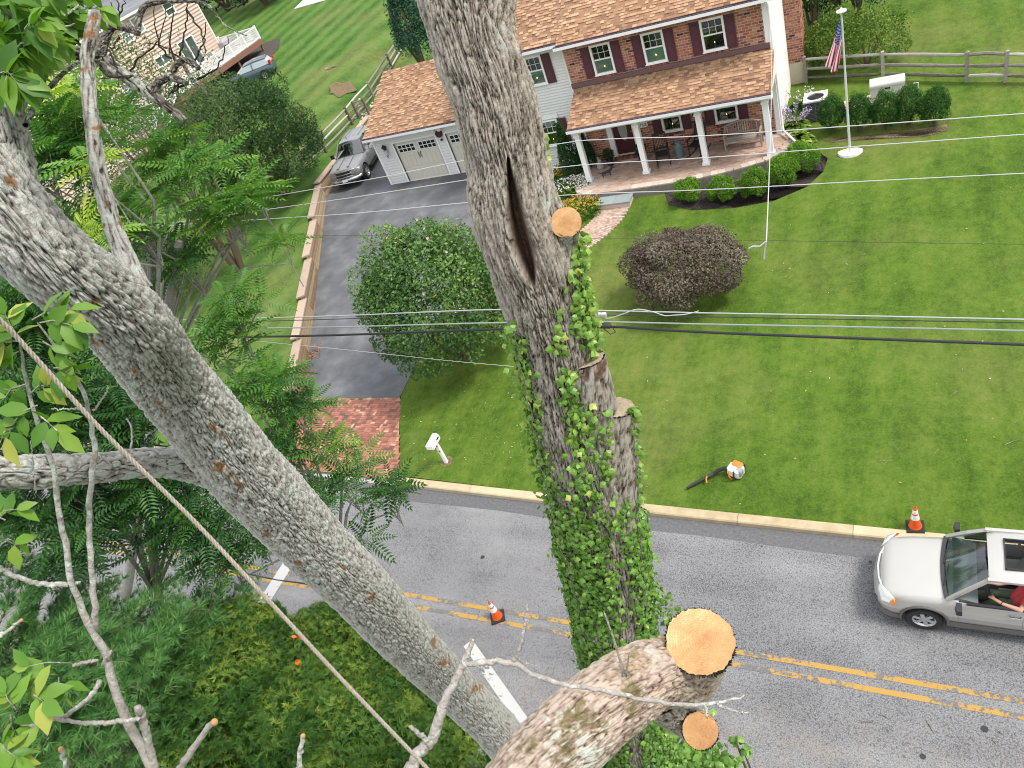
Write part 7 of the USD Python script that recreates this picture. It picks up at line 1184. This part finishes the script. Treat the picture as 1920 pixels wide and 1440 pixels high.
# ---- white pine
TUF, TFF = [], []
rng = np.random.default_rng(77)
for k in range(26):
    a = rng.uniform(0, 6.28); e = rng.uniform(.15, 1.2); d = np.array([math.cos(e), math.sin(e) * math.cos(a), math.sin(e) * math.sin(a)]) ; s = unit(np.cross(d, rng.normal(0, 1, 3))) * .030; i = len(TUF); TUF += [-s, s, d * rng.uniform(.8, 1.0)]; TFF.append([i, i + 1, i + 2])
TUF, TFF = np.array(TUF), np.array(TFF)
PIN = ramp_mat('pine_needle', [(0, (.03, .095, .028)), (.5, (.085, .22, .055)), (1, (.20, .36, .095))], .5, noise_w=.15, translucent=.12)
def pine():
    t = thing('white_pine', 'soft needled white pine in the lower left corner below the camera', 'tree', (-12.3, 2.3, 0)); rng = np.random.default_rng(5); base = np.array([-12.3, 2.3, 0.0]); P, D, T = [], [], []; b = MB(); br = MB()
    targets = [(60, 1150, 11.5), (150, 1110, 11.6), (240, 1170, 11.0), (330, 1120, 11.4), (400, 1140, 11.6), (445, 1160, 11.8), (380, 1200, 11.2), (300, 1230, 10.6), (230, 1240, 10.2), (160, 1220, 10.4), (90, 1240, 10.4), (30, 1250, 10.5), (40, 1330, 10.0), (110, 1350, 9.8), (200, 1330, 10.0), (290, 1320, 10.4), (350, 1290, 10.9), (180, 1420, 9.8), (90, 1430, 9.8), (20, 1420, 9.8), (270, 1410, 10.2), (330, 1390, 10.6), (20, 1060, 12.0), (200, 1130, 11.2), (260, 1290, 10.2), (140, 1290, 10.0), (330, 1180, 10.9), (420, 1190, 11.5), (350, 1440, 10.7), (120, 1180, 10.9), (20, 1180, 11), (360, 1250, 10.9), (60, 1290, 10.1), (240, 1370, 10.1), (160, 1370, 9.9), (460, 1130, 11.9)]
    for px, py, d in targets:
        e = at(px, py, d); h = np.array([base[0], base[1], e[2] - .5]); dr = unit(e - h); side = unit(np.cross(dr, [0, 0, 1])); L = np.linalg.norm(e - h); br.tube([h, h * .4 + e * .6 - [0, 0, .12], e], [.035, .02, .006], 6, tone=.3)
        for s in np.linspace(max(.35, 1 - 1.5 / L), 1.0, 12):
            c = h * (1 - s) + e * s - [0, 0, .12 * 4 * s * (1 - s)]
            for sg in (-1, 1):
                for w in np.arange(.06, .60 * (1.25 - s) + .20, .085):
                    q = c + side * sg * w + dr * w * .7 + [0, 0, .05 * rng.normal() + .05]; P.append(q); D.append(unit(dr * .9 + side * sg * .8 + [0, 0, .35] + rng.normal(0, .2, 3))); T.append(rng.normal(.55 if s > .8 else .42, .13))
            P.append(c + dr * .05); D.append(unit(dr + [0, 0, .4])); T.append(rng.normal(.62, .1)); b.tube([c, c + (side + dr * .7) * .3], .003, 4, tone=.2); b.tube([c, c + (-side + dr * .7) * .3], .003, 4, tone=.2)
    P, D = np.array(P), np.array(D); leaves(t, 'needles', TUF, TFF, P, D, rng.normal(0, 1, P.shape), .18 * rng.uniform(.8, 1.2, len(P)), np.clip(T, 0, 1), PIN); br.tube([base - [0, 0, .1], [-12.3, 2.3, 5], [-12.3, 2.3, 9.3]], [.2, .14, .05], 10, tone=.3); br.build('trunk', TWIG, t, smooth=True); b.build('twigs', TWIG, t); print('tufts', len(P))
pine()
# ---- evergreen shrubs along the verge
JUN = green('juniper_sprig', (0.015, 0.053, 0.010), (0.053, 0.122, 0.020), (0.188, 0.250, 0.035), .55, .12, nw=.5)
SPT, SPF = [], []
for k in range(5):
    a = (k - 2) * .55; d = np.array([math.cos(a), math.sin(a), .25 * (k % 3 - 1)]); s = np.array([-math.sin(a), math.cos(a), 0]) * .085; i = len(SPT); L = .75 if k % 2 else 1.0; SPT += [s * .4, -s * .4, d * L * .5 + s * .9, d * L * .5 - s * .9, d * L]; SPF += [[i, i + 1, i + 3], [i, i + 3, i + 2], [i + 2, i + 3, i + 4]]
SPT, SPF = np.array(SPT), np.array(SPF)
SH = [(452, 1268, 11.8, .62, .62), (560, 1250, 11.9, .66, .60), (655, 1222, 12.1, .80, .66), (400, 1340, 11.2, .85, .42), (490, 1345, 11.2, .85, .45), (600, 1325, 11.3, .82, .50), (715, 1305, 11.6, .78, .55), (790, 1350, 11.5, .72, .50), (440, 1420, 10.6, 1.0, .38), (550, 1420, 10.7, 1.0, .42), (660, 1400, 10.9, 1.0, .52), (760, 1430, 11.0, .9, .46), (860, 1420, 11.3, .75, .40)]
LAB = ['yellowish evergreen shrub at the left end nearest the stop line', 'evergreen shrub with an orange flower beside the rope', 'yellow green evergreen against the leaning trunk', 'dark evergreen shrub right of the pine', 'evergreen shrub under the rope, second row', 'evergreen shrub with orange flowers in the middle of the bank', 'evergreen shrub just left of the leaning trunk', 'evergreen shrub half behind the leaning trunk near the diagonal white line', 'dark evergreen shrub at the bottom edge right of the lichened sapling', 'evergreen shrub at the bottom edge behind the pink stub', 'yellow green evergreen shrub at the bottom edge', 'evergreen shrub at the bottom edge below the rope', 'dark evergreen shrub at the bottom edge under the leaning trunk']
protos = {}
for k, (px, py, d, r, tn) in enumerate(SH):
    c = at(px, py, d); key = 'y' if tn > .48 else 'd'
    if key not in protos:
        protos[key] = (bush('evergreen_shrub', LAB[k], 'shrub', (c[0], c[1], 0.0), (1.15, 1.1, 1.0), JUN, 26000, .085, 34, .27, 200 + k, 'evergreen shrubs on the near verge', T=SPT, F=SPF, zc=c[2], stem=.04, tone=tn - .03, tv=(.15, .13)), c[2])
    else: n0, z0 = protos[key]; dup(n0, (c[0], c[1], c[2] - z0 * r), rng.uniform(0, 6.28), LAB[k], scale=(r, r, r))
for k, (px, py, d, lab) in enumerate(((555, 1196, 11.3, 'upper orange trumpet flower beside the rope'), (560, 1245, 11.0, 'orange trumpet flower below the upper one left of the rope'))):
    c = at(px, py, d); t = thing('orange_flower', lab, 'flower', c)
    for j in range(2): q = c + rng.normal(0, .04, 3); MB().lathe([(.006, -.05), (.010, -.02), (.022, .012), (.040, .022)], q, 7, axis=unit(rng.normal(0, .5, 3) + unit(CAM - q))).build('bloom', ORP, t, smooth=True)
# ---- ivy and creeper at the tree foot
def creeper(label, spots, seed, size, cat='ivy', name='ground_ivy'):
    rng = np.random.default_rng(seed); c0 = at(*spots[0][:3]); t = thing(name, label, cat, (c0[0], c0[1], 0)); P = []
    for px, py, d, sp, n in spots: P += [at(px + rng.normal(0, sp), py + rng.normal(0, sp * .6), d + rng.normal(0, .25)) for _ in range(n)]
    P = np.array(P); V = place(IVYT, P, unit(rng.normal(0, .6, P.shape) + [0, 0, -.5]), unit(rng.normal(0, .4, P.shape) + unit(CAM - P) * .6 + [0, 0, .5]), size * rng.uniform(.7, 1.3, len(P))); pieces(t, 'leaf', V, IVYF, np.clip(rng.normal(.38, .15, len(P)), 0, 1), IVY, 'leaves', 200); b = MB()
    for px, py, d, sp, n in spots: q = at(px, py, d + .3); b.tube([(q[0], q[1], -.05), (q[0] + .05, q[1] - .05, q[2] * .6), q], [.03, .025, .015], 6)
    b.build('stems', STEM, t)
creeper('dense dark ivy mound between the lichen covered limb and the sawn ends', [(1100, 1400, 11.6, 40, 420), (1180, 1380, 11.6, 40, 420), (1240, 1420, 11.6, 40, 420), (1160, 1440, 11.4, 50, 420), (1060, 1440, 11.3, 40, 260), (1290, 1440, 11.8, 26, 160)], 61, .13)
creeper('five leaved creeper below the smaller sawn end, one strand reaching onto the road', [(1320, 1425, 12.0, 24, 170), (1360, 1438, 12.2, 16, 60), (1395, 1408, 12.6, 7, 14), (1380, 1390, 12.6, 5, 8)], 62, .13, 'creeper', 'creeper')
# ---- big leaves close to the camera, on twigs
ASH = ramp_mat('ash_leaf', [(0, (.022, .075, .012)), (.45, (.075, .19, .022)), (.8, (.17, .31, .04)), (1, (.38, .40, .08))], .45, noise_w=.2, scale=9, translucent=.38, spec=.4)
def leafy(name, label, cat, loc, groups, seed, size, twigs=(), tone=.55, limit=300, droop=.3):
    """groups: (px, py, distance, direction px, direction py, count): a twig tip with opposite leaves along it"""
    rng = np.random.default_rng(seed); t = thing(name, label, cat, loc); P, D, N, T = [], [], [], []; b = MB()
    for px, py, d, dx, dy, cnt in groups:
        a, e = at(px, py, d), at(px + dx, py + dy, d * (1 + rng.normal(0, .015))); dr = unit(e - a); side = unit(np.cross(dr, CAM - a)); b.tube([a, (a + e) / 2 + [0, 0, .01], e], [.0018, .0014, .0009], 5, tone=.35)
        for k in range(cnt):
            s = (k // 2 + 1) / (cnt / 2 + .5); sg = -1 if k % 2 else 1; P.append(a + (e - a) * s); D.append(unit(dr * .7 + side * sg * 1.0 + rng.normal(0, .3, 3) + [0, 0, -droop])); N.append(unit([0, 0, 1.2] + unit(CAM - a) * .5 + rng.normal(0, .45, 3))); T.append(rng.normal(tone, .16) + (rng.random() < .06) * .4)
        P.append(e); D.append(dr + [0, 0, -droop]); N.append(unit([0, 0, 1] + rng.normal(0, .3, 3))); T.append(rng.normal(tone + .1, .1))
    P = np.array(P); V = place(LT6, P, np.array(D), np.array(N), size * rng.uniform(.7, 1.25, len(P))); pieces(t, 'leaf', V, LF6, np.clip(T, 0, 1), ASH, 'leaves', limit, smooth=True); b.build('leaf_stalks', TWIG, t)
    for w in twigs:
        p, r = sight(w); p, r, _ = smooth_path(p, r, 40); v, f, tn = MB().tube(p + rng.normal(0, .0012, p.shape), r * .74 * (1 + .05 * rng.normal(0, 1, len(r))), 10).arrays(); emit(t, 'stem', v, f, tn, TWIG, True)
    return t
rng = np.random.default_rng(9); G = []
for k in range(150):
    x, y = rng.uniform(-40, 150), rng.uniform(-40, 160)
    if y < 165 - .9 * max(0, x + 10) and x < 115: G.append((x, y, rng.uniform(2.1, 3.2) if x < 70 else 3.25, rng.uniform(15, 35), rng.uniform(-15, 25), 7))
G += [(105, 40, 3.2, 35, -8, 6), (140, 28, 3.2, 35, -12, 4), (178, 16, 3.2, 20, -2, 3), (40, 120, 2.8, 15, 30, 6), (10, 130, 2.7, 5, 30, 6), (60, 60, 2.9, 40, 20, 6), (0, 90, 2.8, 30, 30, 6), (100, 70, 3.2, 25, 10, 4)]
leafy('ash_branch', 'leafy bright green branch hanging into the upper left corner', 'branch', at(-60, -40, 2.9), G, 71, .088, [[(-120, -60, 8, 2.8), (0, 30, 6, 2.9), (70, 60, 4, 3.0), (140, 45, 2, 3.0)], [(-80, 40, 6, 2.7), (0, 100, 4, 2.75), (30, 150, 2, 2.8)], [(90, -40, 5, 3.0), (105, 0, 4.5, 3.0), (118, 30, 4, 3.02), (148, 10, 2.2, 3.05)]])
G = [(40, 640, 1.62, -30, -50, 6), (60, 600, 1.6, 70, -20, 6), (75, 605, 1.6, 60, 5, 5), (35, 640, 1.62, -40, 10, 5), (80, 640, 1.6, 40, 30, 5), (50, 720, 1.64, -45, 30, 6), (70, 760, 1.62, -50, 40, 7), (55, 740, 1.62, 45, -20, 6), (75, 780, 1.62, 35, 30, 5), (30, 800, 1.64, -30, 30, 5), (100, 690, 1.6, 30, 12, 4), (20, 700, 1.65, -30, -10, 4), (10, 975, 1.7, -30, -8, 4), (0, 970, 1.7, 30, -15, 3), (10, 1015, 1.7, 25, 10, 2), (135, 1243, 1.75, -80, 6, 3), (95, 1265, 1.75, -45, 30, 6), (110, 1270, 1.75, 12, 30, 3), (30, 1330, 1.72, -20, -30, 6), (20, 1340, 1.72, 15, 50, 6), (5, 1400, 1.7, 25, 20, 5), (10, 1440, 1.7, 20, -30, 4), (60, 1300, 1.74, 20, 15, 3)]
ST = [[(300, 1480, 14, 2.0), (262, 1393, 12.5, 1.98), (233, 1343, 12, 1.96), (213, 1280, 11, 1.94), (197, 1223, 10, 1.92), (167, 1173, 9, 1.9), (137, 1100, 8, 1.87), (127, 1037, 7.5, 1.84), (110, 960, 7, 1.81), (100, 880, 6.5, 1.78), (80, 820, 5.5, 1.75), (57, 747, 4.5, 1.72), (43, 680, 3.8, 1.68), (38, 645, 2.6, 1.66)],
      [(180, 1180, 8, 1.91), (177, 1127, 8, 1.89), (170, 1043, 7.2, 1.87), (167, 960, 7, 1.84), (177, 847, 6.5, 1.8), (167, 773, 5.5, 1.77), (143, 710, 5, 1.74), (112, 665, 4.2, 1.7), (97, 640, 3.4, 1.68), (70, 605, 2, 1.65)],
      [(127, 1095, 6, 1.87), (95, 1096, 6.5, 1.86), (53, 1090, 6, 1.85), (0, 1065, 6, 1.82), (-30, 1050, 6, 1.8)], [(187, 1277, 6.5, 1.93), (165, 1310, 6, 1.92), (128, 1340, 6, 1.9), (100, 1348, 5.5, 1.88), (50, 1361, 5, 1.86), (40, 1358, 3, 1.86)], [(262, 1348, 6, 1.9), (200, 1355, 6, 1.9), (150, 1355, 5.5, 1.9), (105, 1346, 5.5, 1.88), (92, 1328, 3, 1.87)], [(290, 1450, 11, 2.0), (280, 1400, 10, 1.97), (268, 1350, 10, 1.93), (258, 1325, 9, 1.9)], [(183, 1238, 4, 1.92), (160, 1242, 4.5, 1.9), (137, 1248, 4, 1.88)], [(195, 1245, 6, 1.93), (208, 1222, 4, 1.9)], [(140, 1095, 3, 1.87), (150, 1091, 2, 1.86)], [(68, 925, 1.6, 1.8), (62, 880, 1.5, 1.8), (58, 820, 1.2, 1.8)], [(175, 770, 3, 1.77), (190, 752, 2.2, 1.76), (203, 728, 1.6, 1.75)], [(167, 765, 2.6, 1.77), (130, 767, 2, 1.76), (98, 767, 1.6, 1.75)], [(245, 840, 2.4, 3.9), (246, 800, 2.2, 3.9), (237, 785, 1.5, 3.9)]]
leafy('lichened_sapling', 'thin forked lichen grey stems with yellowish green leaves at the left edge', 'sapling', at(300, 1480, 2.0), G, 72, .060, ST, .62, 200, .15)
t = thing('dead_twig', 'grey lichened dead twig running right from the leaning trunk across the sawn limb', 'twig', at(770, 1440, 2.3))
def stick(t, rows, name='branch', n=50, jit=.002): p, r = sight(rows); p, r, _ = smooth_path(p, r, n); emit(t, name, *MB().tube(p + RNG.normal(0, jit, p.shape), r * (1 + .05 * RNG.normal(0, 1, len(r))) * .78, 10).arrays(), TWIG, True)
stick(t, [(765, 1470, 17, 2.3), (775, 1430, 15, 2.3), (813, 1380, 13, 2.3), (833, 1317, 11, 2.3), (853, 1277, 10, 2.3), (872, 1240, 8.5, 2.3), (880, 1222, 7, 2.3), (887, 1198, 6, 2.3)]); stick(t, [(872, 1243, 7, 2.3), (907, 1243, 7.5, 2.28), (960, 1243, 7.5, 2.27), (1000, 1263, 6, 2.26), (1040, 1279, 6, 2.25), (1107, 1291, 5.5, 2.24), (1187, 1308, 5.5, 2.24), (1273, 1320, 5, 2.25), (1310, 1322, 4.5, 2.25), (1350, 1318, 3.6, 2.25), (1398, 1304, 2, 2.25)]); stick(t, [(960, 1240, 5, 2.27), (968, 1232, 5, 2.26), (980, 1193, 3.6, 2.24), (986, 1160, 3, 2.23), (989, 1135, 2.5, 2.22)]); stick(t, [(1345, 1320, 3.6, 2.25), (1370, 1331, 2.8, 2.25), (1405, 1336, 1.8, 2.25)]); stick(t, [(1322, 1322, 2.6, 2.25), (1326, 1345, 2.2, 2.24)]); stick(t, [(970, 1234, 1.6, 2.26), (990, 1245, 1.2, 2.27), (1013, 1249, .9, 2.28)]); stick(t, [(806, 1395, 7, 2.29), (785, 1375, 5, 2.26), (770, 1363, 4, 2.24)])
for k, (rows, lab) in enumerate((([(325, 1460, 9, 2.1), (360, 1405, 8, 2.05), (385, 1370, 7.5, 2.02), (402, 1354, 7, 2.0)], 'short pale broken stub pointing up at the bottom edge right of the sapling'), ([(558, 1470, 7, 2.0), (562, 1420, 6, 1.98), (568, 1380, 5, 1.95)], 'pinkish upright stub at the bottom edge below the rope'), ([(128, 1470, 5, 1.9), (122, 1430, 5, 1.88), (114, 1404, 5, 1.86)], 'small pale stub at the bottom left edge'), ([(-15, 1200, 5, 1.8), (15, 1182, 4, 1.8), (40, 1163, 3.5, 1.8)], 'pale broken twig at the left edge above the lower leaves'))): t = thing('broken_stub', lab, 'twig', at(*rows[0][:2], rows[0][3])); stick(t, rows, 'stick', 20); e = at(rows[-1][0], rows[-1][1], rows[-1][3]); MB().mesh(trimesh.creation.icosphere(1, rows[-1][2] * rows[-1][3] / FPX).apply_translation(e)).build('broken_end', WOOD, t, smooth=True)
# ---- climbing rope: three strands
rp = thing('climbing_rope', 'tan laid rope running from the left edge down to the bottom of the picture', 'rope', at(800, 1440, 1.9)); rows = [(-40, 565, 1, 1.45), (20, 620, 1, 1.5), (175, 790, 1, 1.6), (347, 960, 1, 1.7), (510, 1133, 1, 1.77), (640, 1273, 1, 1.83), (800, 1440, 1, 1.9), (850, 1492, 1, 1.92)]
p, _ = sight(rows); p, _, s = smooth_path(p, np.ones(len(p)), 1100); A, B, _t = frames(p); ROPE = ramp_mat('rope_fibre', [(0, (.12, .10, .08)), (.5, (.30, .265, .215)), (1, (.44, .40, .34))], .9, scale=140, noise_w=1.0, detail=3)
s_r = .0026
for k in range(3): a = s * 190 + k * 2.094; MB().tube(p + s_r * (np.cos(a)[:, None] * A + np.sin(a)[:, None] * B), .0027, 6).build('strand', ROPE, rp, smooth=True)
# ---- litter
t = thing('fallen_leaves', 'scattered yellow and pale fallen leaves on the front lawn', 'leaves', (-5, 18, .4), kind='stuff'); rng = np.random.default_rng(31); n = 330; x = np.r_[rng.uniform(-16, 4, 170), rng.normal(-12.5, 2.0, 160)]; y = np.r_[rng.uniform(13, 27, 170), rng.normal(15.5, 1.6, 160)]; k = (y > curb_y(x) + .1) & (x > xR(y) + .2); x, y = x[k], y[k]; p = np.c_[x, y, ground(x, y) + .03]
leaves(t, 'leaf', LT, LF_, p, unit(rng.normal(0, 1, p.shape) * [1, 1, .1]), unit(rng.normal(0, .3, p.shape) + [0, 0, 1]), rng.uniform(.03, .085, len(p)), rng.random(len(p)), ramp_mat('dry_leaf', [(0, (.20, .14, .06)), (.6, (.36, .31, .10)), (1, (.55, .52, .36))], .8))
t = thing('lawn_twigs', 'pale twigs and sprigs scattered on the right half of the front lawn', 'twigs', (-1, 15, .3), kind='stuff')
for px, py in ((1750, 857), (1685, 845), (1645, 865), (1455, 775), (1900, 802), (1780, 745), (1885, 835), (1535, 885)): q = gat(px, py) + [0, 0, .03]; a = rng.uniform(0, 6.28); d = np.array([math.cos(a), math.sin(a), 0]); MB().tube([q, q + d * .15 + [0, 0, .02], q + d * .3 + [.05, .04, 0]], .005, 5, tone=.3).build('twig', TWIG, t)
t = thing('road_twigs', 'broken twigs, bark bits and dark spots scattered on the near lane', 'twigs', (-1, 8, 0), kind='stuff')
for px, py, L in ((1610, 1355, .3), (1735, 1350, .25), (1770, 1385, .25), (1870, 1400, .2), (1690, 1400, .2), (1645, 1340, .2), (1880, 1380, .15), (1600, 1430, .25), (1700, 1425, .15), (1480, 1120, .1), (1525, 1128, .08), (1430, 1025, .08), (1760, 1370, .3), (1850, 1375, .25)): q = gat(px, py) + [0, 0, .015]; a = rng.uniform(0, 6.28); d = np.array([math.cos(a), math.sin(a), 0]); MB().tube([q, q + d * L * .5 + [.02, .01, .02], q + d * L + [.04, -.03, 0]], .011, 5, tone=.2).build('twig', TWIG, t)
for px, py in ((1632, 1054), (1430, 1024), (1485, 1126), (1528, 1148), (1848, 1350), (1854, 1358), (1846, 1367), (1805, 1378), (1835, 1294), (1730, 1419), (1423, 1280), (905, 1045), (990, 1066), (1658, 1172)): q = gat(px, py); MB().disc(q + [0, 0, .009], (0, 0, 1), rng.uniform(.03, .07), 10).build('dark_spot', BLACKP, t)
for k, (px, py, lab) in enumerate(((587, 664, 'heap of brown dead leaves on the driveway near the wall, the upper of two'), (566, 718, 'heap of brown dead leaves on the driveway near the apron, the lower of two'))):
    q = gat(px, py); t = thing('leaf_heap', lab, 'leaves', q); n = 130; p = q + rng.normal(0, 1, (n, 3)) * [.16, .34, .0] + [0, 0, .03]; leaves(t, 'leaf', LT, LF_, p, unit(rng.normal(0, 1, p.shape)), unit(rng.normal(0, .5, p.shape) + [0, 0, 1]), .11, rng.random(n), plain('brown_leaf', (.30, .13, .05), .9, .3))
b = MB(); pts = [gat(*p) + [0, 0, .011] for p in ((1405, 1032), (1409, 1045), (1403, 1065), (1406, 1085), (1402, 1092))]; b.tube(pts, .012, 4); pts = [gat(*p) + [0, 0, .008] for p in ((455, 1075), (520, 1088), (590, 1097))]; b.tube(pts, .03, 4); b.build('road_crack', BLACKP, kind='structure')
